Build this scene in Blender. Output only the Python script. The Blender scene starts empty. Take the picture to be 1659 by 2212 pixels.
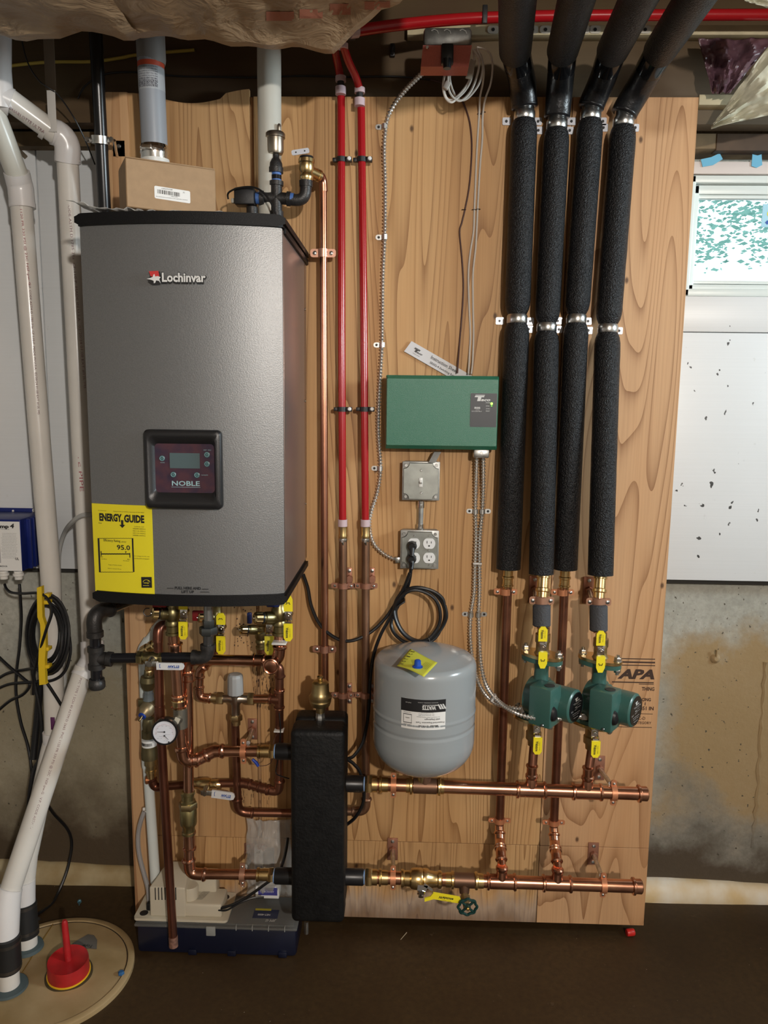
import bpy, bmesh, math, random
from mathutils import Vector, Matrix, noise
random.seed(7)
S = bpy.context.scene
COL = S.collection
R = math.radians
V = Vector
# ------------------------------------------------------------------ camera
CAM_Y, CAM_Z, FPX = -2.05, 1.53, 1661.0
cam_m = (Matrix.Rotation(R(1.5), 3, 'Z') @ Matrix.Rotation(R(90 - 8.3), 3, 'X') @ Matrix.Rotation(R(0.7), 3, 'Z'))
cd = bpy.data.cameras.new('camera'); cam = bpy.data.objects.new('camera', cd); COL.objects.link(cam)
cam.matrix_world = Matrix.Translation((0, CAM_Y, CAM_Z)) @ cam_m.to_4x4()
cd.sensor_fit = 'HORIZONTAL'; cd.sensor_width = 36; cd.lens = FPX * 36 / 1659
cd.clip_start = 0.02; cd.clip_end = 200
S.camera = cam
# ------------------------------------------------------------------ light
S.view_settings.view_transform = 'Standard'; S.view_settings.look = 'None'
S.view_settings.gamma = 1; S.view_settings.use_curve_mapping = False
S.view_settings.exposure = 0.0
w = bpy.data.worlds.new('sky'); S.world = w; w.use_nodes = True
bg = w.node_tree.nodes['Background']
bg.inputs[0].default_value = (0.80, 0.95, 1.0, 1); bg.inputs[1].default_value = 3.2
def light(name, kind, loc, energy, color, size=0.1, rot=None, sy=None):
    l = bpy.data.lights.new(name, kind); l.energy = energy; l.color = color
    if kind == 'AREA':
        l.size = size
        if sy: l.shape = 'RECTANGLE'; l.size_y = sy
    elif kind == 'SUN': l.angle = size
    else: l.shadow_soft_size = size
    o = bpy.data.objects.new(name, l); COL.objects.link(o); o.location = loc
    if rot: o.rotation_euler = rot
    return o
light('ceiling_bulb', 'POINT', (0.75, -3.4, 2.09), 225, (1.0, 0.935, 0.86), 0.045)
light('fill_lamp', 'POINT', (0.2, -5.4, 2.0), 12, (1.0, 0.90, 0.80), 0.05)  # added fill lamp far back in the room, lifts the shadows
# added cool light for the pipes' right sides, outside an unseen wall opening
light('added_side_light', 'AREA', (3.3, -1.3, 2.15), 190, (0.80, 0.93, 1.0), 1.2, (0, R(88), 0), 0.6)
S.cycles.max_bounces = 8
# ------------------------------------------------------------------ pixel helper (places things on a plane d metres in front of the board)
def P(px, py, d=0.0):
    dr = cam_m @ V(((px - 829.5) / FPX, -(py - 1106) / FPX, -1))
    t = (-d - CAM_Y) / dr.y
    return V((0, CAM_Y, CAM_Z)) + dr * t
def Pz(px, py, z):
    dr = cam_m @ V(((px - 829.5) / FPX, -(py - 1106) / FPX, -1))
    t = (z - CAM_Z) / dr.z
    return V((0, CAM_Y, CAM_Z)) + dr * t
def kx(px, py, d): return (P(px + 5, py, d).x - P(px - 5, py, d).x) / 10
def ky(px, py, d): return (P(px, py - 5, d).z - P(px, py + 5, d).z) / 10
# ------------------------------------------------------------------ materials
def nodes(name):
    m = bpy.data.materials.new(name); m.use_nodes = True
    nt = m.node_tree; return m, nt, nt.nodes['Principled BSDF']
MC = {}
def mat(name, col, rough=0.5, metal=0.0, var=0.0, vs=20.0, bump=0.0, bs=200.0, spec=None, coat=0.0, alpha=None, emit=None, trans=None, col2=None, anis=None):
    if name in MC: return MC[name]
    m, nt, b = nodes(name)
    b.inputs['Base Color'].default_value = (*col, 1); b.inputs['Roughness'].default_value = rough
    b.inputs['Metallic'].default_value = metal
    if spec is not None: b.inputs['Specular IOR Level'].default_value = spec
    if coat: b.inputs['Coat Weight'].default_value = coat; b.inputs['Coat Roughness'].default_value = 0.15
    if alpha is not None: b.inputs['Alpha'].default_value = alpha
    if trans is not None: b.inputs['Transmission Weight'].default_value = trans
    if emit: b.inputs['Emission Color'].default_value = (*emit[:3], 1); b.inputs['Emission Strength'].default_value = emit[3]
    if var or bump or col2:
        tc = nt.nodes.new('ShaderNodeTexCoord')
    if var or col2:
        n = nt.nodes.new('ShaderNodeTexNoise'); n.inputs['Scale'].default_value = vs; n.inputs['Detail'].default_value = 4
        nt.links.new(tc.outputs['Object'], n.inputs['Vector'])
        r = nt.nodes.new('ShaderNodeValToRGB')
        a = col2 if col2 else tuple(c * (1 - var) for c in col)
        c = col if col2 else tuple(min(1, c * (1 + var)) for c in col)
        r.color_ramp.elements[0].position = 0.35; r.color_ramp.elements[1].position = 0.65
        r.color_ramp.elements[0].color = (*a, 1); r.color_ramp.elements[1].color = (*c, 1)
        nt.links.new(n.outputs['Fac'], r.inputs['Fac']); nt.links.new(r.outputs['Color'], b.inputs['Base Color'])
    if bump:
        n2 = nt.nodes.new('ShaderNodeTexNoise'); n2.inputs['Scale'].default_value = bs; n2.inputs['Detail'].default_value = 2
        nt.links.new(tc.outputs['Object'], n2.inputs['Vector'])
        bp = nt.nodes.new('ShaderNodeBump'); bp.inputs['Strength'].default_value = min(1, bump); bp.inputs['Distance'].default_value = 0.004 if bump >= 1 else 0.002
        nt.links.new(n2.outputs['Fac'], bp.inputs['Height']); nt.links.new(bp.outputs['Normal'], b.inputs['Normal'])
    MC[name] = m; return m
copper = lambda: mat('copper', (0.74, 0.40, 0.26), 0.25, 1.0, col2=(0.46, 0.22, 0.14), vs=14)
copper_old = lambda: mat('aged_copper', (0.32, 0.14, 0.085), 0.33, 0.9, col2=(0.19, 0.08, 0.05), vs=9)
copper_paint = lambda: mat('copper_coated_steel', (0.36, 0.17, 0.11), 0.45, 0.6, var=0.15)
brass = lambda: mat('brass', (0.72, 0.53, 0.25), 0.27, 1.0, var=0.12, vs=30)
brass_dull = lambda: mat('dull_brass', (0.42, 0.32, 0.16), 0.42, 1.0, var=0.15, vs=40)
nickel = lambda: mat('satin_nickel', (0.42, 0.37, 0.30), 0.34, 1.0)
chrome = lambda: mat('chrome', (0.75, 0.74, 0.72), 0.14, 1.0)
steel = lambda: mat('zinc_steel', (0.52, 0.52, 0.50), 0.32, 1.0, var=0.2, vs=60)
galv = lambda: mat('galvanised_steel', (0.36, 0.36, 0.34), 0.42, 0.6, var=0.18, vs=35)
iron = lambda: mat('black_iron', (0.035, 0.033, 0.032), 0.42, 0.4, var=0.3, vs=40, bump=0.3, bs=400)
rubber = lambda: mat('black_rubber', (0.008, 0.008, 0.009), 0.38, 0, spec=0.5)
blackp = lambda: mat('black_plastic', (0.011, 0.011, 0.012), 0.42, 0, bump=0.25, bs=900)
foam_blk = lambda: mat('black_foam', (0.012, 0.012, 0.013), 0.42, 0, col2=(0.004, 0.004, 0.005), vs=160, bump=1.0, bs=300, spec=.32)
foam_gry = lambda: mat('grey_foam', (0.05, 0.052, 0.058), 0.75, 0, bump=0.8, bs=260)
pvc = lambda: mat('white_pvc', (0.66, 0.63, 0.58), 0.24, 0, var=0.05, vs=6)
pvc_fit = lambda: mat('white_pvc_fitting', (0.70, 0.68, 0.67), 0.26, 0)
pvc_old = lambda: mat('grey_white_pvc', (0.55, 0.54, 0.48), 0.3, 0, var=0.06, vs=5)
yellow = lambda: mat('yellow_vinyl', (0.86, 0.72, 0.02), 0.38)
white = lambda: mat('white_label', (0.78, 0.78, 0.76), 0.5)
white_pl = lambda: mat('white_plastic', (0.72, 0.71, 0.67), 0.35)
ink = lambda: mat('black_ink', (0.012, 0.012, 0.013), 0.5)
red_ink = lambda: mat('red_ink', (0.28, 0.03, 0.04), 0.5)
blue_ink = lambda: mat('blue_ink', (0.02, 0.08, 0.35), 0.5)
pump_green = lambda: mat('green_enamel', (0.040, 0.112, 0.095), 0.34, 0, coat=0.2, bump=0.15, bs=300)
box_green = lambda: mat('green_powder_coat', (0.022, 0.145, 0.085), 0.36, 0, bump=0.25, bs=700)
red_pex = lambda: mat('red_pex', (0.36, 0.008, 0.012), 0.22, 0, coat=0.2)
pexring = lambda: mat('pale_ring', (0.55, 0.42, 0.45), 0.4)
# ------------------------------------------------------------------ object helpers
WL = {}
def thing(name, label, cat, loc=(0, 0, 0), group=None, kind=None):
    o = bpy.data.objects.new(name, None); COL.objects.link(o); o.location = loc; o.empty_display_size = 0.05
    WL[o.name] = V(loc); o['label'] = label; o['category'] = cat
    if group: o['group'] = group
    if kind: o['kind'] = kind
    return o
def obj(name, bm, m, parent=None, label=None, cat=None, group=None, kind=None, smooth=True, ang=38, origin=None):
    me = bpy.data.meshes.new(name)
    off = WL[parent.name] if parent else V((0, 0, 0))
    if not parent:
        if origin is None:
            xs = [v.co for v in bm.verts]
            origin = V(((min(c.x for c in xs) + max(c.x for c in xs)) / 2, (min(c.y for c in xs) + max(c.y for c in xs)) / 2, min(c.z for c in xs)))
        off = V(origin)
    for v in bm.verts: v.co -= off
    bmesh.ops.recalc_face_normals(bm, faces=bm.faces)
    bm.to_mesh(me); bm.free()
    if smooth:
        for p in me.polygons: p.use_smooth = True
        me.set_sharp_from_angle(angle=R(ang))
    o = bpy.data.objects.new(name, me); COL.objects.link(o)
    if isinstance(m, (list, tuple)):
        for q in m: me.materials.append(q)
    elif m: me.materials.append(m)
    if parent: o.parent = parent; WL[o.name] = off
    else: o.location = off; WL[o.name] = off
    if label: o['label'] = label
    if cat: o['category'] = cat
    if group: o['group'] = group
    if kind: o['kind'] = kind
    return o
def struct(name, bm, m, label=None, cat=None, **k):
    return obj(name, bm, m, label=label, cat=cat, kind='structure', **k)
def BM(): return bmesh.new()
def frame_of(t):
    t = t.normalized(); a = V((0, 0, 1)) if abs(t.z) < 0.9 else V((1, 0, 0))
    u = t.cross(a).normalized(); return u, t.cross(u).normalized()
def box(bm, lo, hi, bev=0.0, rot=None, piv=None, seg=2):
    lo, hi = V(lo), V(hi)
    r = bmesh.ops.create_cube(bm, size=1.0); vs = r['verts']
    c = (lo + hi) / 2; s = hi - lo
    for v in vs: v.co = V((v.co.x * s.x, v.co.y * s.y, v.co.z * s.z)) + c
    if bev > 0:
        es = list({e for v in vs for e in v.link_edges})
        rr = bmesh.ops.bevel(bm, geom=es, offset=min(bev, min(abs(s.x), abs(s.y), abs(s.z)) * 0.45), segments=seg, affect='EDGES', profile=0.5)
        vs = list({v for f in rr['faces'] for v in f.verts} | {v for v in vs if v.is_valid})
    if rot is not None:
        piv = V(piv) if piv is not None else c
        for v in vs: v.co = rot @ (v.co - piv) + piv
    return vs
def tube(bm, pts, r, seg=14, cap=True, closed=False):
    pts = [V(p) for p in pts]; n = len(pts)
    rs = r if isinstance(r, (list, tuple)) else [r] * n
    u = None; rings = []
    for i in range(n):
        if closed: t = pts[(i + 1) % n] - pts[i - 1]
        else: t = (pts[min(i + 1, n - 1)] - pts[max(i - 1, 0)])
        if t.length < 1e-9: t = V((0, 0, 1))
        t.normalize()
        if u is None: u, _ = frame_of(t)
        u = (u - t * u.dot(t)).normalized(); v = t.cross(u)
        rings.append([bm.verts.new(pts[i] + (u * math.cos(a) + v * math.sin(a)) * rs[i]) for a in [2 * math.pi * k / seg for k in range(seg)]])
    for i in range(n if closed else n - 1):
        A, B = rings[i], rings[(i + 1) % n]
        for k in range(seg): bm.faces.new((A[k], A[(k + 1) % seg], B[(k + 1) % seg], B[k]))
    if cap and not closed:
        bm.faces.new(rings[0][::-1]); bm.faces.new(rings[-1])
def lathe(bm, A, axis, prof, seg=24, cap=True, hexa=None):
    A = V(A); axis = V(axis).normalized(); u, v = frame_of(axis); rings = []
    for t, r in prof:
        rings.append([bm.verts.new(A + axis * t + (u * math.cos(a) + v * math.sin(a)) * max(r, 1e-5)) for a in [2 * math.pi * (k + 0.5) / seg for k in range(seg)]])
    for i in range(len(rings) - 1):
        for k in range(seg): bm.faces.new((rings[i][k], rings[i][(k + 1) % seg], rings[i + 1][(k + 1) % seg], rings[i + 1][k]))
    if cap: bm.faces.new(rings[0][::-1]); bm.faces.new(rings[-1])
def hexnut(bm, A, axis, h, r): lathe(bm, A, axis, [(0, r * .93), (h * .12, r), (h * .88, r), (h, r * .93)], 6)
def smooth_path(pts, n=10):
    pts = [V(p) for p in pts]; out = []
    for i in range(len(pts) - 1):
        p0 = pts[max(i - 1, 0)]; p1 = pts[i]; p2 = pts[i + 1]; p3 = pts[min(i + 2, len(pts) - 1)]
        for k in range(n):
            t = k / n
            out.append(0.5 * ((2 * p1) + (p2 - p0) * t + (2 * p0 - 5 * p1 + 4 * p2 - p3) * t * t + (3 * p1 - p0 - 3 * p2 + p3) * t ** 3))
    out.append(pts[-1]); return out
def arc(p0, p1, p2, rad, n=7):
    """fillet at corner p1; returns (start, end, points)"""
    a = (p0 - p1).normalized(); b = (p2 - p1).normalized(); ang = a.angle(b)
    L = min(rad / max(math.tan(ang / 2), 1e-3), (p0 - p1).length * .49, (p2 - p1).length * .49)
    s = p1 + a * L; e = p1 + b * L; pts = []
    for k in range(n + 1):
        t = k / n; pts.append(s * (1 - t) ** 2 + p1 * 2 * t * (1 - t) + e * t * t)
    return pts
def poly(bm, pts, o, rt, up, dep, nrm=None):
    """prism from a 2-D outline in the plane (rt, up) at o, thickness dep towards nrm"""
    o, rt, up = V(o), V(rt), V(up); nrm = V(nrm) if nrm is not None else rt.cross(up).normalized()
    a = [bm.verts.new(o + rt * x + up * y) for x, y in pts]; b = [bm.verts.new(o + rt * x + up * y + nrm * dep) for x, y in pts]
    n = len(pts)
    bm.faces.new(a[::-1]); bm.faces.new(b)
    for i in range(n): bm.faces.new((a[i], a[(i + 1) % n], b[(i + 1) % n], b[i]))
def rrect(x0, y0, x1, y1, r, n=4):
    out = []
    for cx, cy, a0 in ((x1 - r, y1 - r, 0), (x0 + r, y1 - r, 90), (x0 + r, y0 + r, 180), (x1 - r, y0 + r, 270)):
        for k in range(n + 1):
            a = R(a0 + 90 * k / n); out.append((cx + r * math.cos(a), cy + r * math.sin(a)))
    return out
X, Y, Z = V((1, 0, 0)), V((0, 1, 0)), V((0, 0, 1))
FONT_CACHE = {}
def text_verts(s, shear=0.0, bold=0.0):
    key = (s, shear, bold)
    if key not in FONT_CACHE:
        c = bpy.data.curves.new('lettering', 'FONT'); c.body = s; c.shear = shear; c.offset = bold; c.resolution_u = 2
        o = bpy.data.objects.new('lettering', c); COL.objects.link(o)
        dg = bpy.context.evaluated_depsgraph_get(); me = bpy.data.meshes.new_from_object(o.evaluated_get(dg))
        vs = [tuple(v.co) for v in me.vertices]; fs = [tuple(p.vertices) for p in me.polygons]
        bpy.data.objects.remove(o); bpy.data.curves.remove(c); bpy.data.meshes.remove(me)
        FONT_CACHE[key] = (vs, fs)
    return FONT_CACHE[key]
def text(bm, s, o, rt, up, h, w=None, align='C', shear=0.0, bold=0.0, cyl=None, lift=0.0004):
    """letters of cap height h (and total width w) with the middle of the line at o; cyl=(axis point, axis, radius) wraps them"""
    vs, fs = text_verts(s, shear, bold)
    if not vs: return
    x0 = min(v[0] for v in vs); x1 = max(v[0] for v in vs); sy = h / 0.7; sx = sy if w is None else w / max(x1 - x0, 1e-6)
    ox = {'C': (x0 + x1) / 2, 'L': x0, 'R': x1}[align]
    o, rt, up = V(o), V(rt).normalized(), V(up).normalized(); n = rt.cross(up)
    nv = []
    for v in vs:
        p = o + rt * ((v[0] - ox) * sx) + up * ((v[1] - 0.35) * sy) + n * lift
        if cyl:
            ap, ax, rad = cyl; ax = V(ax).normalized(); q = p - V(ap); al = ax * q.dot(ax); rd = q - al
            on = (n - ax * n.dot(ax)).normalized(); tv = ax.cross(on)
            tt = max(-.99, min(.99, rd.dot(tv) / rad)); 
            p = V(ap) + al + tv * (tt * rad) + on * (math.sqrt(1 - tt * tt) * rad + lift)
        nv.append(bm.verts.new(p))
    for f in fs:
        try: bm.faces.new([nv[i] for i in f])
        except ValueError: pass
def lettering(parent, items, m, name='lettering', kind='stuff', **k):
    bm = BM()
    for it in items: text(bm, *it[0], **{**k, **(it[1] if len(it) > 1 else {})})
    return obj(name, bm, m, parent, kind=kind, smooth=False)
# ------------------------------------------------------------------ plumbing helpers
def elbow_bm(p0, p1, p2, r, rad, press=True, fat=1.14):
    bm = BM(); pts = arc(p0, p1, p2, rad)
    a = (pts[0] - pts[1]).normalized(); b = (pts[-1] - pts[-2]).normalized(); e = r * 1.5
    if press:
        full = [pts[0] + a * e * t for t in (1.0, .82, .66, .5)] + pts + [pts[-1] + b * e * t for t in (.5, .66, .82, 1.0)]
        rs = [r * fat, r * 1.36, r * 1.36, r * fat] + [r * fat] * len(pts) + [r * fat, r * 1.36, r * 1.36, r * fat]
    else:
        full = [pts[0] + a * e, pts[0] + a * e * .4] + pts + [pts[-1] + b * e * .4, pts[-1] + b * e]; rs = [r * fat] * len(full)
    tube(bm, full, rs, 16); return bm, pts[0], pts[-1]
def prun(name, label, cat, pts, r, m, rad=None, press=True, t=None, fat=1.14, mel=None, elbow_name='elbow', pipe_name='pipe', world=False, group=None):
    W = pts if world else [P(*p) for p in pts]
    W = [V(p) for p in W]
    if t is None: t = thing(name, label, cat, W[0] if W[0].z < W[-1].z else W[-1], group)
    rad = rad or r * 2.2; prev = W[0]
    for i in range(1, len(W) - 1):
        bm, s, e = elbow_bm(W[i - 1], W[i], W[i + 1], r, rad, press, fat)
        obj(elbow_name, bm, mel or m, t)
        b2 = BM(); tube(b2, [prev, s], r, 16); obj(pipe_name, b2, m, t); prev = e
    b2 = BM(); tube(b2, [prev, W[-1]], r, 16); obj(pipe_name, b2, m, t)
    return t
def coupling(t, c, ax, L, r, m, press=True, name='coupling'):
    bm = BM(); c = V(c); ax = V(ax).normalized(); h = L / 2
    if press: pr = [(-h, r * 1.08), (-h * .98, r * 1.3), (-h * .8, r * 1.33), (-h * .72, r * 1.12), (h * .72, r * 1.12), (h * .8, r * 1.33), (h * .98, r * 1.3), (h, r * 1.08)]
    else: pr = [(-h, r * 1.15), (h, r * 1.15)]
    lathe(bm, c, ax, pr, 20); return obj(name, bm, m, t)
def tee(t, c, ax, br, L, Lb, r, rb, m, name='tee'):
    bm = BM(); c = V(c); ax = V(ax).normalized(); br = V(br).normalized(); h = L / 2
    lathe(bm, c, ax, [(-h, r * 1.08), (-h * .97, r * 1.32), (-h * .85, r * 1.35), (-h * .78, r * 1.14), (h * .78, r * 1.14), (h * .85, r * 1.35), (h * .97, r * 1.32), (h, r * 1.08)], 20)
    lathe(bm, c, br, [(0, rb * 1.5), (r * 1.1, rb * 1.3), (Lb * .7, rb * 1.12), (Lb * .78, rb * 1.36), (Lb * .93, rb * 1.36), (Lb, rb * 1.08)], 18)
    return obj(name, bm, m, t)
def clamp(t, c, ax, r, m, w=0.014, ear=0.018, lab=None, side=None, name='pipe_clamp', screw=True, earth=0.003, nrm=(0, -1, 0)):
    """two-hole strap round a pipe; ears run along side"""
    c = V(c); ax = V(ax).normalized(); nrm = V(nrm); side = V(side) if side is not None else ax.cross(nrm).normalized()
    bm = BM(); lathe(bm, c - ax * w / 2, ax, [(0, r * 1.02), (0, r * 1.02 + .0028), (w, r * 1.02 + .0028), (w, r * 1.02)], 22)
    u = ax; s = side
    for q in (-1, 1):
        p = c + s * q * (r + ear * .5)
        poly(bm, rrect(-ear * .62, -w / 2, ear * .62, w / 2, w * .3, 3), p - nrm * earth / 2, s, u, earth, nrm)
    o = obj(name, bm, m, t)
    if screw:
        for q in (-1, 1):
            b = BM(); p = c + s * q * (r + ear * .55) + nrm * earth / 2
            lathe(b, p, nrm, [(0, w * .26), (.002, w * .26), (.0035, w * .12)], 10); obj('screw', b, steel(), o)
    return o
def standoff(t, px, py, d, m, w=0.028, h=0.075, rod_to=None, rod_r=0.0055):
    c = P(px, py, 0.0)
    bm = BM(); box(bm, (c.x - w / 2, -0.004, c.z - h / 2), (c.x + w / 2, -0.0002, c.z + h / 2), .001)
    o = obj('wall_plate', bm, m, t)
    for q in (-1, 1):
        b = BM(); lathe(b, c + V((0, -.004, q * h * .36)), (0, -1, 0), [(0, .005), (.002, .005), (.003, .002)], 10); obj('screw', b, steel(), o)
    b = BM(); hexnut(b, c + V((0, -.004, 0)), (0, -1, 0), .012, .011); obj('rod_nut', b, m, o)
    if rod_to is not None:
        b = BM(); a = c + V((0, -.008, 0)); q = V(rod_to); n = 40
        tube(b, [a.lerp(q, i / n) for i in range(n + 1)], [rod_r * (1 + .07 * (i % 2)) for i in range(n + 1)], 10)
        obj('threaded_rod', b, steel(), t)
    return o
def cable(name, label, cat, pts, r, m, n=10, seg=8, parent=None, world=False, group=None, rib=None, pname=None):
    W = smooth_path([V(p) if world else P(*p) for p in pts], n); bm = BM()
    if rib:
        L = sum((W[i + 1] - W[i]).length for i in range(len(W) - 1)); N = int(L / (rib / 4)); out = []; cum = [0]
        for i in range(len(W) - 1): cum.append(cum[-1] + (W[i + 1] - W[i]).length)
        j = 0
        for i in range(N + 1):
            s = L * i / N
            while j < len(W) - 2 and cum[j + 1] < s: j += 1
            out.append(W[j].lerp(W[j + 1], (s - cum[j]) / max(cum[j + 1] - cum[j], 1e-9)))
        tube(bm, out, [r * (1.05, 1.25, .95, .55)[i % 4] for i in range(len(out))], 10)
    else: tube(bm, W, r, seg)
    if parent: return obj(pname or name, bm, m, parent)
    return obj(name, bm, m, label=label, cat=cat, group=group)
# ================================================================== THE SETTING
def nmix(nt, f, a, b):
    n = nt.nodes.new('ShaderNodeMix'); n.data_type = 'RGBA'
    for s, v in ((n.inputs[0], f), (n.inputs[6], a), (n.inputs[7], b)):
        if hasattr(v, 'links') or hasattr(v, 'is_linked'): nt.links.new(v, s)
        else: s.default_value = v if isinstance(v, (int, float)) else (*v, 1)
    return n.outputs[2]
def nmath(nt, op, a, b=None, c=None, clamp=False):
    n = nt.nodes.new('ShaderNodeMath'); n.operation = op; n.use_clamp = clamp
    for i, v in enumerate((a, b, c)):
        if v is None: continue
        if hasattr(v, 'is_linked'): nt.links.new(v, n.inputs[i])
        else: n.inputs[i].default_value = v
    return n.outputs[0]
def nnoise(nt, vec, sc, det=3, rough=.5, scale3=(1, 1, 1), loc=(0, 0, 0), dist=0.0):
    mp = nt.nodes.new('ShaderNodeMapping'); mp.inputs['Scale'].default_value = scale3; mp.inputs['Location'].default_value = loc
    nt.links.new(vec, mp.inputs['Vector']); n = nt.nodes.new('ShaderNodeTexNoise')
    n.inputs['Scale'].default_value = sc; n.inputs['Detail'].default_value = det; n.inputs['Roughness'].default_value = rough; n.inputs['Distortion'].default_value = dist
    nt.links.new(mp.outputs[0], n.inputs['Vector']); return n.outputs['Fac']
def ramp(nt, f, p0, p1, inv=False):
    n = nt.nodes.new('ShaderNodeMapRange'); n.inputs[1].default_value = p0; n.inputs[2].default_value = p1
    n.inputs[3].default_value = 1.0 if inv else 0.0; n.inputs[4].default_value = 0.0 if inv else 1.0
    nt.links.new(f, n.inputs[0]); return n.outputs[0]
def bumpn(nt, b, h, strength, dist=.002):
    n = nt.nodes.new('ShaderNodeBump'); n.inputs['Strength'].default_value = strength; n.inputs['Distance'].default_value = dist
    nt.links.new(h, n.inputs['Height']); nt.links.new(n.outputs[0], b.inputs['Normal'])
def ply_mat(name, ax, az, freq, light, dark, off=(0, 0, 0), stain=False, linew=.95):
    m, nt, b = nodes(name); g = nt.nodes.new('ShaderNodeNewGeometry').outputs['Position']
    n = nnoise(nt, g, 1.0, 1.5, .4, (ax, 1, az), off, .15)
    s = nmath(nt, 'FRACT', nmath(nt, 'MULTIPLY', n, freq))
    # asymmetric growth ring: slow darkening then a sharp edge
    ring = nmath(nt, 'POWER', s, 5.0)
    fine = nnoise(nt, g, 1.0, 3, .6, (190, 1, 3.0), off)
    mid = nnoise(nt, g, 1.0, 3, .6, (5, 1, .8), (off[0] + 4, 0, 2))
    f = nmath(nt, 'MULTIPLY', ring, linew)
    f = nmath(nt, 'ADD', f, nmath(nt, 'MULTIPLY', nmath(nt, 'SUBTRACT', fine, .42), .8), clamp=True)
    c = nmix(nt, f, light, dark)
    warm = tuple(x * y for x, y in zip(light, (.95, .84, .72)))
    c = nmix(nt, nmath(nt, 'MULTIPLY', ramp(nt, mid, .45, .7), .55), c, warm)
    # knots: stretched voronoi cells, few and small
    mp = nt.nodes.new('ShaderNodeMapping'); mp.inputs['Scale'].default_value = (4.0, 1, 2.4); mp.inputs['Location'].default_value = (off[0] * 3, 0, off[2] * 2)
    nt.links.new(g, mp.inputs['Vector']); vo = nt.nodes.new('ShaderNodeTexVoronoi'); vo.voronoi_dimensions = '2D'; vo.inputs['Scale'].default_value = 1.0
    sx = nt.nodes.new('ShaderNodeSeparateXYZ'); nt.links.new(mp.outputs[0], sx.inputs[0]); cb = nt.nodes.new('ShaderNodeCombineXYZ')
    nt.links.new(sx.outputs[0], cb.inputs[0]); nt.links.new(sx.outputs[2], cb.inputs[1]); nt.links.new(cb.outputs[0], vo.inputs['Vector'])
    kn = ramp(nt, vo.outputs['Distance'], .010, .026, inv=True)
    c = nmix(nt, nmath(nt, 'MULTIPLY', kn, .85), c, (.06, .025, .012))
    sep = nt.nodes.new('ShaderNodeSeparateXYZ'); nt.links.new(g, sep.inputs[0])
    if stain:
        h = nmath(nt, 'ADD', sep.outputs[2], nmath(nt, 'MULTIPLY', nnoise(nt, g, 1.0, 4, .6, (28, 1, 5)), -.13))
        wet = ramp(nt, h, -.01, .06, inv=True)
        c = nmix(nt, nmath(nt, 'MULTIPLY', wet, .75), c, (.16, .11, .085))
        pale = nmath(nt, 'MULTIPLY', ramp(nt, h, -.03, .02), ramp(nt, h, .02, .07, inv=True))
        c = nmix(nt, nmath(nt, 'MULTIPLY', pale, .35), c, (.52, .46, .40))
    nt.links.new(c, b.inputs['Base Color']); b.inputs['Roughness'].default_value = .55; b.inputs['Specular IOR Level'].default_value = .3
    bumpn(nt, b, f, .12, .001); return m
PL, PD = (.56, .335, .150), (.25, .120, .044)
ply_a = ply_mat('plywood_straight_grain', 6.0, .30, 34, PL, PD, (0, 0, 0))
ply_b = ply_mat('plywood_wavy_grain', 5.2, .42, 30, (.56, .335, .175), (.26, .125, .055), (7, 0, 3), linew=.9)
ply_c = ply_mat('plywood_stained_foot', 8.0, .45, 28, PL, PD, (2, 0, 5), stain=True)
ply_d = ply_mat('plywood_left_strip', 6.0, .35, 30, (.51, .31, .145), (.24, .12, .05), (11, 0, 8))
lumber = ply_mat('dark_lumber', 6.0, .4, 14, (.40, .24, .12), (.22, .11, .05), (3, 0, 9))
def rim_mat():
    m, nt, b = nodes('rim_lumber'); g = nt.nodes.new('ShaderNodeNewGeometry').outputs['Position']
    n = nnoise(nt, g, 1.0, 4, .6, (1.2, 1, 45)); n2 = nnoise(nt, g, 2.0, 3)
    c = nmix(nt, n, (.055, .032, .011), (.095, .060, .021)); c = nmix(nt, ramp(nt, n2, .4, .7), c, (.068, .033, .014))
    nt.links.new(c, b.inputs['Base Color']); b.inputs['Roughness'].default_value = .7; return m
rim_m = rim_mat()
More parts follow.
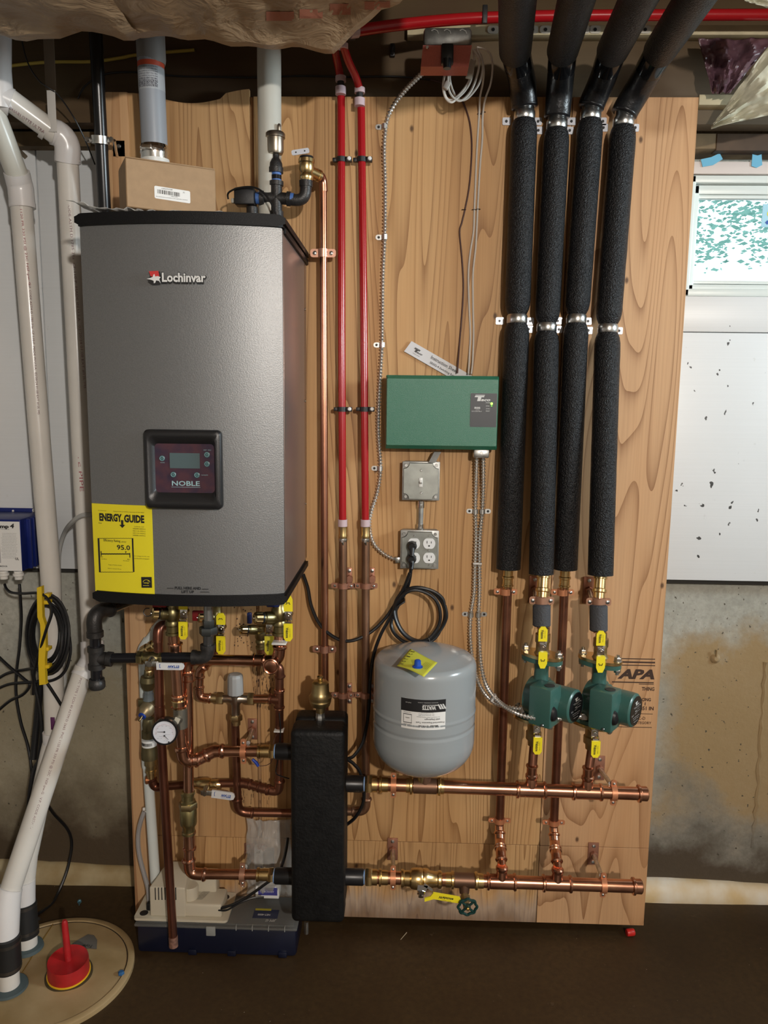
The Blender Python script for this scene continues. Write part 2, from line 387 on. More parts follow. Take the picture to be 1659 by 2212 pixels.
def conc_mat(name, floor=False):
    m, nt, b = nodes(name); g = nt.nodes.new('ShaderNodeNewGeometry').outputs['Position']
    big = nnoise(nt, g, 3.0, 6, .62); fine = nnoise(nt, g, 60, 4, .65); sep = nt.nodes.new('ShaderNodeSeparateXYZ'); nt.links.new(g, sep.inputs[0])
    if floor:
        c = nmix(nt, ramp(nt, big, .35, .65), (.040, .020, .0055), (.060, .034, .011)); c = nmix(nt, ramp(nt, fine, .3, .75), c, (.030, .015, .004))
        sc = nnoise(nt, g, 14, 5, .7); c = nmix(nt, nmath(nt, 'MULTIPLY', ramp(nt, sc, .66, .74), .55), c, (.14, .10, .06))
        sc2 = nnoise(nt, g, 130, 2, .5); c = nmix(nt, ramp(nt, sc2, .76, .79), c, (.35, .30, .22))
        b.inputs['Roughness'].default_value = .55
        bumpn(nt, b, fine, .15, .002)
    else:
        c = nmix(nt, ramp(nt, big, .35, .65), (.30, .30, .255), (.48, .47, .41)); c = nmix(nt, nmath(nt, 'MULTIPLY', ramp(nt, fine, .35, .7), .5), c, (.22, .215, .18))
        zz = nmath(nt, 'ADD', sep.outputs[2], nmath(nt, 'MULTIPLY', nmath(nt, 'SUBTRACT', big, .5), .7))
        xx = nmath(nt, 'ADD', sep.outputs[0], nmath(nt, 'MULTIPLY', nmath(nt, 'SUBTRACT', big, .5), .25))
        # rusty yellow water stain to the right of the board, damp dark foot
        st = nmath(nt, 'MULTIPLY', nmath(nt, 'MULTIPLY', ramp(nt, zz, .25, .42), ramp(nt, zz, .80, .92, inv=True)), ramp(nt, xx, .76, .84))
        c = nmix(nt, nmath(nt, 'MULTIPLY', st, .85), c, (.33, .215, .085))
        stl = nmath(nt, 'MULTIPLY', ramp(nt, zz, .60, .72, inv=True), ramp(nt, sep.outputs[0], -.2, .0, inv=True))
        c = nmix(nt, nmath(nt, 'MULTIPLY', stl, .65), c, (.27, .215, .115))
        wet = ramp(nt, zz, .14, .42, inv=True)
        c = nmix(nt, nmath(nt, 'MULTIPLY', wet, .93), c, (.055, .033, .014))
        holes = nnoise(nt, g, 75, 2, .5); c = nmix(nt, ramp(nt, holes, .70, .74), c, (.07, .06, .04))
        b.inputs['Roughness'].default_value = .8; bumpn(nt, b, fine, .5, .003)
    nt.links.new(c, b.inputs['Base Color']); return m
def foam_mat():
    m, nt, b = nodes('white_foam_board'); g = nt.nodes.new('ShaderNodeNewGeometry').outputs['Position']
    big = nnoise(nt, g, 3.0, 4, .5); sp = nnoise(nt, g, 48, 2, .4, (1, 1, .8)); sep = nt.nodes.new('ShaderNodeSeparateXYZ'); nt.links.new(g, sep.inputs[0])
    c = nmix(nt, big, (.66, .68, .69), (.76, .78, .79))
    right = ramp(nt, sep.outputs[0], .2, .3)
    c = nmix(nt, nmath(nt, 'MULTIPLY', ramp(nt, sp, .735, .75), right), c, (.03, .03, .03))
    sp2 = nnoise(nt, g, 30, 3, .6, (1, 1, 1), (5, 5, 5)); c = nmix(nt, nmath(nt, 'MULTIPLY', ramp(nt, sp2, .68, .76), .25), c, (.33, .30, .25))
    lines = nnoise(nt, g, 1.0, 1, .5, (.8, 1, 240)); c = nmix(nt, nmath(nt, 'MULTIPLY', lines, .16), c, (.45, .46, .45))
    nt.links.new(c, b.inputs['Base Color']); b.inputs['Roughness'].default_value = .38; bumpn(nt, b, lines, .1, .0006); return m
conc_m, floor_m, foam_m = conc_mat('damp_concrete'), conc_mat('wet_concrete_floor', True), foam_mat()
WALL = 0.19; FOAM = 0.135       # distance of the concrete / foam faces behind the board face
XL, XR, YB = -2.6, 2.6, -6.0
# window opening measured on the foam face
wx0 = P(1478, 560, -FOAM).x; wx1 = wx0 + 0.82
wz0 = P(1570, 640, -FOAM).z; wz1 = P(1570, 350, -FOAM).z
bm = BM(); box(bm, (XL, YB, -.12), (XR, WALL + .3, 0)); struct('floor', bm, floor_m, 'dark brown wet concrete basement floor', 'floor')
# back wall: concrete with the window hole, foam boards as parts
bm = BM()
ztop = 2.19
for a, b_ in (((XL, 0), (wx0, ztop)), ((wx1, 0), (XR, ztop)), ((wx0, 0), (wx1, wz0)), ((wx0, wz1), (wx1, ztop))):
    box(bm, (a[0], WALL, a[1]), (b_[0], WALL + .22, b_[1]))
wall = struct('wall_back', bm, conc_m, 'damp grey concrete wall behind the plywood board', 'wall')
foam_low_l = P(130, 1233, -FOAM).z; foam_low_r = P(1545, 1250, -FOAM).z; fl = (foam_low_l + foam_low_r) / 2
foam_top = P(100, 316, -FOAM).z
seam = P(1560, 718, -FOAM).z
def panel(x0, z0, x1, z1):
    b = BM(); box(b, (x0, FOAM, z0), (x1, WALL - .001, z1), .002); obj('foam_panel', b, foam_m, wall)
panel(XL, fl, -1.02, foam_top); panel(-1.017, fl, -.25, foam_top)
panel(-.247, fl, wx0 - .25, foam_top)
panel(wx0 - .247, fl, wx0 + .55, seam - .001); panel(wx0 + .553, fl, XR, seam - .001)
panel(wx0 - .247, seam + .001, wx0 - .002, foam_top); panel(wx0, seam + .001, wx1, wz0); panel(wx1 + .002, seam + .001, XR, foam_top)
b = BM(); box(b, (XL, WALL - .03, fl - .016), (XR, WALL + .0, fl - .001)); obj('shadow_gap_strip', b, mat('gap_shade', (.02, .018, .015), .7), wall)  # dark strip stands in for the shade in the gap under the foam
# a vertical form seam and a snapped tie in the bare concrete at the right
s0, s1 = P(1655, 1430, -WALL), P(1628, 1830, -WALL)
b = BM(); n = 26
tube(b, [s0.lerp(s1, i / n) + V((random.uniform(-.004, .004), .002, 0)) for i in range(n + 1)], [random.uniform(.004, .010) for i in range(n + 1)], 6)
obj('form_seam_ridge', b, conc_m, wall)
q = P(1545, 1422, -WALL); b = BM(); lathe(b, q, (0, -1, .1), [(0, .016), (.004, .014), (.010, .006)], 9); tube(b, [q + V((0, -.006, 0)), q + V((-.002, -.012, .03))], .003, 6); obj('form_tie_stub', b, conc_m, wall)
# unseen walls of the basement so that light bounces as in a room
wm = mat('grey_block_wall', (.36, .35, .32), .8, var=.1, vs=4)
bm = BM(); box(bm, (XL - .2, YB, 0), (XL, WALL + .3, 2.5)); struct('wall_left', bm, wm, 'plain grey basement wall left of the camera', 'wall')
bm = BM(); box(bm, (XR, YB, 0), (XR + .2, -1.9, 2.5)); box(bm, (XR, -.7, 0), (XR + .2, WALL + .3, 2.5)); box(bm, (XR, -1.9, 0), (XR + .2, -.7, 1.85)); box(bm, (XR, -1.9, 2.40), (XR + .2, -.7, 2.5)); struct('wall_right', bm, wm, 'plain grey basement wall right of the camera', 'wall')  # unseen opening added here to let the side light in
bm = BM(); box(bm, (XL - .2, YB - .2, 0), (XR + .2, YB, 2.5)); struct('wall_front', bm, wm, 'plain grey basement wall behind the camera', 'wall')
bm = BM(); box(bm, (XL - .2, YB - .2, 2.52), (XR + .2, WALL + .6, 2.56)); struct('ceiling', bm, mat('subfloor_osb', (.20, .13, .065), .8, var=.25, vs=25), 'brown wooden subfloor between the joists', 'ceiling')
# sill plate, rim joist, ledger
bm = BM(); box(bm, (XL, .10, ztop), (XR, WALL + .2, ztop + .038), .002); struct('trim_1', bm, mat('sill_plate_wood', (.13, .085, .04), .8, var=.3, vs=12), 'dark sill plate on top of the foundation wall', 'trim')
bm = BM(); box(bm, (XL, .035, 2.228), (XR, .085, 2.52), .002); struct('trim_2', bm, rim_m, 'brown rim joist above the plywood board', 'trim')
lz = P(1100, 72, -.02).z
bm = BM(); box(bm, (P(880, 70, -.02).x, .0, lz - .012), (XR, .034, lz + .010), .001); struct('trim_3', bm, mat('pale_ledger', (.50, .43, .27), .6, var=.12, vs=20), 'pale wooden ledger strip along the rim joist', 'trim')
tr3 = bpy.data.objects['trim_3']
for px in (1065, 1150, 1178, 1262, 1285, 1393):
    c_ = P(px, 70, .0); b = BM(); poly(b, rrect(-.014, -.009, .014, .009, .008, 4), V((c_.x, -.0002, lz - .001)), X, Z, .002, (0, -1, 0)); o_ = obj('strap_tab', b, mat('pale_strap_tab', (.50, .47, .40), .4, .3), tr3)
    b = BM(); lathe(b, V((c_.x, -.0022, lz - .001)), (0, -1, 0), [(0, .0042), (.001, .004)], 12); obj('screw', b, mat('dark_screw', (.03, .03, .03), .4, .5), o_)
# joists running towards the camera in the open bays
bm = BM(); box(bm, (XL, WALL + .15, 2.215), (XR, WALL + .20, 2.56)); struct('trim_10', bm, lumber, 'rough sheathing behind the sill plate', 'trim')
for i, x in enumerate((1.15, 1.75, 2.3)):
    b = BM(); box(b, (x - .019, YB, 2.30), (x + .019, .033, 2.519), .002)
    o = struct(f'trim_{4 + i}', b, lumber, 'dark wooden floor joist above the open bay', 'trim')
# right of the board above the window: header pieces
a0 = P(1560, 308, -.10)
bm = BM(); box(bm, (.80, .098, a0.z - .020), (XR, .134, a0.z + .022), .002); struct('trim_8', bm, mat('dark_brown_header', (.075, .045, .025), .7, var=.2, vs=20), 'dark brown wooden header above the window', 'trim')
a0 = P(1560, 222, -.02); bm = BM(); box(bm, (P(1510, 222, 0).x, .0, a0.z - .012), (1.25, .034, a0.z + .012), .001); struct('trim_9', bm, mat('pale_ledger', (.5, .4, .3)), 'short pale wood block right of the plywood top', 'trim')
# dark rubble pocket under the rim joist at the left
b = BM(); zz = foam_top + .002
for i in range(70):
    x = random.uniform(-1.75, -.78); z = random.uniform(zz + .01, 2.20); s = random.uniform(.02, .05)
    rot = Matrix.Rotation(random.uniform(0, 3), 3, 'Y') @ Matrix.Rotation(random.uniform(0, 3), 3, 'X')
    box(b, (x - s, .150, z - s * .6), (x + s, .175, z + s * .6), .008, rot, seg=1)
obj('sill_insulation', b, mat('dirty_fibre', (.10, .08, .055), .9, var=.5, vs=30), kind='stuff', label='crumpled dark fibre insulation stuffed above the left foam board', cat='insulation', smooth=False)
# drainage cove at the foot of the wall
def cove(x0, x1, name, label, col, col2, ks=.64):
    b = BM(); n = 40; prof = [(0, .0), (-.075, .0), (-.078, .018), (-.062, .055), (-.03, .082), (-.006, .088), (0, .088)]; rings = []
    for i in range(n + 1):
        x = x0 + (x1 - x0) * i / n; k = 1 + .10 * math.sin(x * 9) + random.uniform(-.04, .04)
        rings.append([b.verts.new((x, WALL + p[0] * k * ks * .72, max(.0, p[1] * k * ks))) for p in prof])
    for i in range(n):
        for j in range(len(prof) - 1): b.faces.new((rings[i][j], rings[i][j + 1], rings[i + 1][j + 1], rings[i + 1][j]))
    b.faces.new(rings[0]); b.faces.new(rings[-1][::-1])
    return struct(name, b, mat(name + '_m', col, .45, col2=col2, vs=9, bump=.3, bs=30), label, 'baseboard')
cove(.70, XR, 'baseboard_right', 'cream foam cove at the foot of the wall right of the board', (.80, .76, .66), (.66, .50, .27))
cove(XL, -.62, 'baseboard_left', 'yellowed cream cove at the foot of the left wall', (.50, .42, .26), (.34, .25, .12))
# ---------------------------------------------------------------- window
wt = thing('window_1', 'small white vinyl basement window right of the plywood board', 'window', ((wx0 + wx1) / 2, WALL, wz0), kind='structure')
vin = mat('white_vinyl', (.66, .72, .70), .35)
def frame(parent, name, x0, z0, x1, z1, wdt, y0, y1, m, bev=.003):
    b = BM()
    box(b, (x0, y0, z1 - wdt), (x1, y1, z1), bev); box(b, (x0, y0, z0), (x1, y1, z0 + wdt), bev)
    box(b, (x0, y0, z0), (x0 + wdt, y1, z1), bev); box(b, (x1 - wdt, y0, z0), (x1, y1, z1), bev)
    return obj(name, b, m, parent)
gz1 = P(1560, 428, -.16).z; gz0 = P(1560, 607, -.16).z; gx0 = P(1503, 520, -.16).x
trz = P(1560, 378, -.14).z
b = BM(); box(b, (wx0, FOAM - .005, trz), (wx1, FOAM + .05, wz1), .002); obj('head_trim', b, mat('pale_trim', (.62, .56, .53), .5), wt)
frame(wt, 'frame', wx0, wz0, wx1, trz - .001, .020, FOAM + .002, FOAM + .09, vin)
frame(wt, 'sash', wx0 + .012, wz0 + .010, wx1 - .02, trz - .022, (gx0 - wx0 - .012) * .98, FOAM + .018, FOAM + .06, vin)
frame(wt, 'glazing_bead', gx0 - .008, gz0 - .008, wx1 - .045, gz1 + .008, .009, FOAM + .026, FOAM + .045, vin, .001)
m, nt, bb = nodes('clear_pane'); bb.inputs['Transmission Weight'].default_value = 1; bb.inputs['Roughness'].default_value = .02; bb.inputs['IOR'].default_value = 1.05
b = BM(); box(b, (gx0 - .004, FOAM + .036, gz0 - .004), (wx1 - .05, FOAM + .040, gz1 + .004)); obj('pane', b, m, wt)
sx = P(1652, 440, -FOAM - .03)
b = BM(); sz = P(1652, 490, -FOAM - .03).z; box(b, (sx.x - .003, FOAM + .033, sz), (sx.x + .055, FOAM + .0355, sx.z)); st = obj('window_sticker', b, mat('sticker_blue', (.35, .6, .72), .5), wt, label='pale blue energy sticker')
b = BM(); lathe(b, (sx.x + .020, FOAM + .033, (sx.z + sz) / 2 + .005), (0, -1, 0), [(0, .010), (.0004, .010)], 16); obj('sticker_dot', b, yellow(), st)
b = BM(); poly(b, [(-.006, 0), (0, -.006), (.006, 0), (0, .006)], (sx.x + .012, FOAM + .0329, sz + .012), X, Z, .0004, (0, -1, 0)); obj('sticker_mark', b, blue_ink(), st)
tape = mat('blue_masking_tape', (.12, .38, .55), .6)
for (px, py, w_, h_, a, lab) in ((1538, 345, .055, .020, 18, 'torn blue masking tape at the left of the window head'), (1636, 346, .028, .030, 0, 'short blue masking tape tab above the pane')):
    c = P(px, py, -FOAM + .008); b = BM()
    pts = [(-w_ / 2, -h_ / 2), (0, -h_ / 2 - .004), (w_ / 2, -h_ / 2 + .003), (w_ / 2 - .004, h_ / 2), (0, h_ / 2 - .003), (-w_ / 2, h_ / 2)]
    rot = Matrix.Rotation(R(-a), 3, 'Y'); poly(b, pts, V((c.x, FOAM - .007, c.z)), rot @ X, rot @ Z, .0008, (0, -1, 0)); obj('masking_tape', b, tape, label=lab, cat='tape')
# outside: gravel, a hedge in daylight
bm = BM(); box(bm, (-.2, WALL + .45, 1.60), (3.4, 5.5, 1.72)); obj('gravel_bed', bm, mat('pale_gravel', (.85, .87, .85), .9, var=.1, vs=60), label='white sunlit gravel outside the window', cat='ground', kind='structure')
b = BM(); lf = random.Random(3)
for i in range(8000):
    c = V((lf.uniform(1.0, 3.2), lf.uniform(1.9, 2.6), 2.27 + .75 * lf.random() ** .75)); s = lf.uniform(.010, .026)
    rot = Matrix.Rotation(lf.uniform(0, 6), 3, 'Z') @ Matrix.Rotation(lf.uniform(-1, 1), 3, 'X')
    vs = [b.verts.new(c + rot @ V(p) * s) for p in ((-1, 0, 0), (0, -.1, .45), (1, 0, 0), (0, .1, -.45))]; b.faces.new(vs)
obj('hedge', b, mat('hedge_leaf', (.15, .32, .28), .6), label='green leafy hedge seen through the window', cat='shrub', kind='stuff', smooth=False)
# ---------------------------------------------------------------- plywood board
bt = thing('plywood_board', 'large plywood mounting board fixed to the basement wall', 'board', (.1, .0, .004), kind='structure')
TH = .012
zb = P(1000, 1988, 0).z; zt = P(1000, 209, 0).z
xr_t = P(1512, 212, 0); xr_b = P(1388, 2003, 0); xr = (xr_t.x + xr_b.x) / 2
xl = P(352, 400, 0).x; xl2 = P(546, 400, 0).x
zs = P(1000, 1822, 0).z; xs = P(1160, 1950, 0).x
g = .0008
def sheet(x0, z0, x1, z1, m, lab=None):
    b = BM(); box(b, (x0, 0, z0), (x1, TH, z1), .0006, seg=1); return obj('plywood_sheet', b, m, bt, label=lab)
sheet(xl2 + .004, zs + g, xs - g, zt, ply_a)
sheet(xs + g, zs + g, xr, zt, ply_b)
sheet(xl2 - .198, zb, xs - g, zs - g, ply_c, 'water-stained strip of plywood at the foot')
sheet(xs + g, zb, xr, zs - g, ply_b)
# the left sheet with its wavy cut top edge
x0 = P(300, 1500, 0).x; x1 = xl2 - .006; b = BM(); top = []
ztl = P(450, 212, 0).z
xcut = P(262, 900, 0).x
for i in range(25):
    t = i / 24; x = xcut + (x1 - xcut) * t; top.append((x, ztl + (.012 * math.sin(t * 7 + .6)) + (.01 if t > .8 else 0)))
poly(b, [(xcut, zs + g), (x1, zs + g)] + top[::-1], (0, TH, 0), X, Z, TH, (0, -1, 0)); obj('plywood_sheet', b, ply_d, bt, smooth=False)
b = BM(); box(b, (x1 + .001, .006, zs), (xl2 + .003, TH, zt), 0); obj('backing_strip', b, lumber, bt)
b = BM(); box(b, (xcut, 0, zb + .02), (xl2 - .2, TH, zs - g), .0006); obj('plywood_sheet', b, ply_d, bt)
# furring studs behind
stud_m = ply_d
for i, x in enumerate((xcut + .02, .05, xs, xr - .03)):
    b = BM(); box(b, (x - .019, TH + .0005, zb + .004), (x + .019, FOAM - .001, zt - .01), .002); obj('furring_stud', b, lumber, bt)
# light 2x4 standing proud at the left edge
b = BM(); lx0 = P(229, 300, 0).x; lx1 = P(279, 300, 0).x
box(b, (lx0, -.004, .004), (lx1 + .002, .034, P(250, 198, 0).z), .006); obj('edge_stud', b, ply_mat('edge_stud_wood', 9, .5, 8, (.58, .36, .19), (.34, .17, .08), (5, 0, 1)), bt)
# printed stamp
def bp(px, py): return P(px, py, .0) + V((0, -.0004, 0))
st = BM(); k = kx(1380, 1500, 0); sk = P(1000, 1500, 0)
def stamp(s, px, py, hpx, wpx, **kw): text(st, s, bp(px, py), X, Z, hpx * k, wpx * k, lift=0, **kw)
stamp('APA', 1374, 1456, 20, 80, shear=.25, bold=.05)
stamp('THING', 1400, 1488, 8, 27, bold=.03, align='C'); stamp('ACING', 1393, 1511, 7, 26, bold=.03); stamp('E 1', 1388, 1520, 7, 13, bold=.02); stamp('.451 IN', 1396, 1530, 8, 32, bold=.03)
stamp('PS1-19  C-D', 1372, 1551, 7, 44, bold=.01); stamp('15/32 CATEGORY', 1378, 1561, 6, 58, bold=.01); stamp('APA', 1331, 1555, 6, 16, shear=.2, bold=.02)
for (px0, py0, px1, h) in ((1322, 1423, 1415, 2), (1322, 1431, 1415, 3.5), (1322, 1437, 1415, 2), (1322, 1474, 1412, 2.5), (1380, 1478, 1412, 1.5), (1330, 1541, 1410, 1.2), (1318, 1570, 1408, 1.4)):
    a = bp(px0, py0); c = bp(px1, py0 + 1)
    poly(st, [(0, 0), (c.x - a.x, 0), (c.x - a.x, h * k), (0, h * k)], a, X, Z, .0001, (0, -1, 0))
c = bp(1331, 1555); tube(st, [c + V((math.cos(a) * .0165, 0, math.sin(a) * .016)) for a in [2 * math.pi * i / 24 for i in range(24)]], .0005, 4, closed=True)
sr = random.Random(12)
for (x0_, x1_, y0_, y1_, n_) in ((545, 602, 1425, 1535, 150), (508, 585, 1690, 1738, 70), (505, 556, 1286, 1400, 46)):
    for i in range(n_):
        px, py = sr.uniform(x0_, x1_), sr.uniform(y0_, y1_); q = bp(px, py); L_ = sr.uniform(.004, .013) * (1 if x0_ != 505 else .4); w_ = sr.uniform(.0005, .0014) * (1 if x0_ != 505 else 3)
        poly(st, [(0, 0), (w_, 0), (w_ * 1.2, L_), (w_ * .3, L_)], q, X, Z, .0001, (0, -1, 0))
obj('stamp_lettering', st, mat('stamp_ink', (.045, .02, .012), .6), bt, kind='stuff', smooth=False)
# ceiling: kraft-faced insulation batts sagging between joists
def kraft():
    m, nt, b = nodes('kraft_paper'); g = nt.nodes.new('ShaderNodeNewGeometry').outputs['Position']
    n = nnoise(nt, g, 5, 5, .6); c = nmix(nt, n, (.33, .22, .125), (.44, .31, .19)); nt.links.new(c, b.inputs['Base Color']); b.inputs['Roughness'].default_value = .5
    n2 = nnoise(nt, g, 12, 4, .55, dist=1.2); bumpn(nt, b, n2, .6, .02); return m
kraft_m = kraft()
def batt(x0, x1, y0, y1, z, sag, label, seed, edge):
    b = BM(); nx, ny = 40, 60; grid = []
    for j in range(ny + 1):
        row = []
        for i in range(nx + 1):
            u = i / nx; v = j / ny; x = x0 + (x1 - x0) * u; ye = edge(u); y = ye + (y1 - ye) * v ** 1.5
            zz = z - sag * math.sin(math.pi * u) ** .7 * (0.6 + .4 * math.sin(v * 9 + seed)) + .02 * noise.noise(V((x * 7, y * 6, seed))) + .012 * noise.noise(V((x * 20, y * 14, seed)))
            if v < .05: zz += .0
            row.append(b.verts.new((x, y, zz)))
        grid.append(row)
    for j in range(ny):
        for i in range(nx): b.faces.new((grid[j][i], grid[j][i + 1], grid[j + 1][i + 1], grid[j + 1][i]))
    # thickness: far side lip and fibre above
    top = [b.verts.new((v.co.x, v.co.y, 2.50)) for v in grid[0]]
    for i in range(nx): b.faces.new((grid[0][i], top[i], top[i + 1], grid[0][i + 1]))
    e2 = [b.verts.new((v.co.x, v.co.y + .05, v.co.z + .012)) for v in grid[0]]
    for i in range(nx): b.faces.new((e2[i], grid[0][i], grid[0][i + 1], e2[i + 1]))
    return obj('insulation_batt', b, kraft_m, label=label, cat='insulation', group=None)
yl = P(100, 74, .40)
e1 = lambda u: -.40 + .015 * math.sin(u * 9)
batt(-1.45, P(292, 70, .40).x, -.40, -4.9, P(150, 76, .40).z + .012, .012, 'brown kraft-faced insulation batt at the left of the ceiling', 1.0, e1)
e2 = lambda u: -.38 - max(0, u - .58) * .95 - .02 * math.sin(u * 8)
batt(P(287, 80, .38).x, P(1035, 20, .75).x + .03, -.38, -4.9, P(500, 98, .38).z + .02, .026, 'brown kraft-faced insulation batt sagging in the middle of the ceiling', 3.3, e2)
bat = bpy.data.objects['insulation_batt.001']
from mathutils.bvhtree import BVHTree
bt_ = BVHTree.FromPolygons([bat.matrix_world @ v.co + bat.location for v in bat.data.vertices], [tuple(p.vertices) for p in bat.data.polygons])
kk = BM()
for (px, py, w_, h_) in ((605, 35, 60, 20), (672, 30, 50, 20), (735, 20, 45, 24), (815, 12, 55, 18)):
    rows = []
    for j in range(5):
        row = []
        for i in range(9):
            dr = cam_m @ V(((px - w_ / 2 + w_ * i / 8 - 829.5) / FPX, -(py - h_ / 2 + h_ * j / 4 - 1106) / FPX, -1)); dr.normalize()
            hit = bt_.ray_cast(V((0, CAM_Y, CAM_Z)), dr)[0]; row.append(kk.verts.new(hit - dr * .002) if hit else None)
        rows.append(row)
    for j in range(4):
        for i in range(8):
            q4 = (rows[j][i], rows[j][i + 1], rows[j + 1][i + 1], rows[j + 1][i])
            if all(q4): kk.faces.new(q4)
obj('printed_patch', kk, mat('faded_red_print', (.42, .15, .09), .7), bat, kind='stuff', smooth=False)
# ================================================================== BOILER
BXl = P(166, 480, .385).x; BXr = P(613, 486, .385).x; BZt = P(613, 465, .385).z; BZb = P(613, 1306, .385).z
FD, BUL = .385, .030      # depth of the front corners, bulge of the curved front
bw = BXr - BXl
boiler = thing('boiler', 'grey wall-hung boiler with black top and bottom caps and a yellow sticker', 'boiler', ((BXl + BXr) / 2, -.2, BZb))
def bfront(u, off=0.0):   # u 0..1 across the front -> y
    return -(FD + BUL * (1 - (2 * u - 1) ** 2) + off)
def bshape(z0, z1, grow, name, m, bev=.006, back=.002, n=28):
    b = BM(); out = [(BXl - grow, -back)]
    for i in range(n + 1):
        u = i / n; out.append((BXl - grow + (bw + 2 * grow) * u, bfront(u, grow)))
    out.append((BXr + grow, -back))
    a = [b.verts.new((x, y, z0)) for x, y in out]; c = [b.verts.new((x, y, z1)) for x, y in out]
    k = len(out); ft = b.faces.new(c); fb = b.faces.new(a[::-1])
    for i in range(k): b.faces.new((a[i], a[(i + 1) % k], c[(i + 1) % k], c[i]))
    es = [e for e in list(ft.edges) + list(fb.edges)]
    bmesh.ops.bevel(b, geom=es, offset=bev, segments=2, affect='EDGES')
    return obj(name, b, m, boiler, ang=30)
def sil():
    m, nt, b = nodes('silver_grey_paint'); g = nt.nodes.new('ShaderNodeTexCoord').outputs['Object']
    n = nnoise(nt, g, 420, 2, .6); c = nmix(nt, n, (.15, .152, .152), (.235, .238, .238)); nt.links.new(c, b.inputs['Base Color'])
    b.inputs['Metallic'].default_value = .45; b.inputs['Roughness'].default_value = .40
    bumpn(nt, b, nnoise(nt, g, 420, 2, .5), .22, .0015); return m
silver = sil(); capm = mat('black_cap_plastic', (.006, .006, .0065), .50, bump=.3, bs=700, spec=.22)
TC, BC = .024, .025
bshape(BZb + BC, BZt - TC, -.004, 'front_cover', silver, .002)
bshape(BZt - TC, BZt, .004, 'top_cap', capm)
bshape(BZb, BZb + BC, .001, 'bottom_cap', capm)
b = BM(); box(b, (BXr - .0038, -.381, BZb + .03), (BXr - .002, -.006, BZt - .030), .0003); obj('side_panel', b, mat('brown_reflection_side', (.30, .235, .215), .34, .7), boiler)  # brown tint puts the reflected copper and plywood into the panel colour
b = BM(); sw = [(-.374, .02), (-.30, .02), (-.03, .02)]
for zc in (BZb + .18, BZb + .45, BZt - .15):
    lathe(b, (BXr - .0019, -.03, zc), X, [(0, .004), (.002, .003)], 10)
obj('side_screws', b, steel(), boiler, kind='stuff')
# bracket strap at the upper right corner
b = BM(); box(b, (BXr - .0019, -.380, BZt - .036), (BXr + .004, -.004, BZt - .0245), .001); obj('side_rail', b, capm, boiler)
def bf(px, py, lift=.0):      # point on the curved front for a pixel
    q = P(px, py, FD + BUL * .8); u = (q.x - BXl) / bw
    for _ in range(3):
        q = P(px, py, -bfront(u)); u = (q.x - BXl) / bw
    return V((q.x, bfront(u) - lift, q.z)), u
def curved(name, px0, py0, px1, py1, dep, m, parent, rad=.0, lift=0.0, n=14, inset=None):
    """raised panel that follows the front's curve"""
    a, _ = bf(px0, py1); c, _ = bf(px1, py0); b = BM(); w_, h_ = c.x - a.x, c.z - a.z
    pts = rrect(0, 0, w_, h_, rad, 5) if rad else None
    def on(x, z, o):
        u = (a.x + x - BXl) / bw; return V((a.x + x, bfront(u) + .004 - o, a.z + z))
    if not rad:
        pts = [(w_ * i / n, 0) for i in range(n + 1)] + [(w_ * i / n, h_) for i in range(n, -1, -1)]
    A = [b.verts.new(on(x, z, lift)) for x, z in pts]; B = [b.verts.new(on(x, z, lift + dep)) for x, z in pts]; k = len(pts)
    if rad:
        ce = b.verts.new(on(w_ / 2, h_ / 2, lift + dep))
        for i in range(k): b.faces.new((B[i], B[(i + 1) % k], ce))
    else:
        for i in range(n): b.faces.new((B[i], B[i + 1], B[k - 2 - i], B[k - 1 - i]))
    for i in range(k): b.faces.new((A[i], A[(i + 1) % k], B[(i + 1) % k], B[i]))
    return obj(name, b, m, parent, ang=25)
# control bezel: raised ring with recessed dark panel
a, _ = bf(320, 1096); c, _ = bf(481, 929); bw_, bh_ = c.x - a.x, c.z - a.z; uc = ((a.x + c.x) / 2 - BXl) / bw; yb = -(FD + BUL) + .0015
def ring_loft(b, loops):
    prev = None
    for pts in loops:
        cur = [b.verts.new(p) for p in pts]
        if prev:
            k = len(cur)
            for i in range(k): b.faces.new((prev[i], prev[(i + 1) % k], cur[(i + 1) % k], cur[i]))
        prev = cur
    return prev
def rloop(x0, z0, x1, z1, r, y): return [V((x, y, z)) for x, z in rrect(x0, z0, x1, z1, r, 6)]
b = BM(); cx, cz = (a.x + c.x) / 2, (a.z + c.z) / 2
dz = .012
last = ring_loft(b, [rloop(a.x, a.z, c.x, c.z, .010, yb), rloop(a.x, a.z, c.x, c.z, .010, yb - .012), rloop(a.x + .003, a.z + .003, c.x - .003, c.z - .003, .010, yb - .016),
                     rloop(a.x + .010, a.z + .016, c.x - .012, c.z - .016, .014, yb - .016), rloop(a.x + .020, a.z + .034, c.x - .018, c.z - .030, .008, yb - .003)])
obj('control_bezel', b, mat('bezel_black', (.014, .014, .015), .33, bump=.15, bs=700), boiler, ang=50)
p0 = (a.x + .019, a.z + .033, c.x - .017, c.z - .029)
b = BM(); poly(b, rrect(p0[0], p0[1], p0[2], p0[3], .008, 5), (0, yb - .002, 0), X, Z, .0008, (0, -1, 0))
cp = obj('control_panel', b, mat('maroon_membrane', (.075, .030, .042), .28, col2=(.035, .022, .045), vs=40, coat=.3), boiler, smooth=False)
yp = yb - .0032
def pp(px, py): q, _ = bf(px, py); return V((q.x, yp, q.z))
q0, q1 = pp(368, 1011), pp(432, 979); b = BM(); box(b, (q0.x, yp - .0006, q0.z), (q1.x, yp, q1.z)); obj('display_window', b, mat('lcd_grey', (.085, .125, .135), .2), cp)
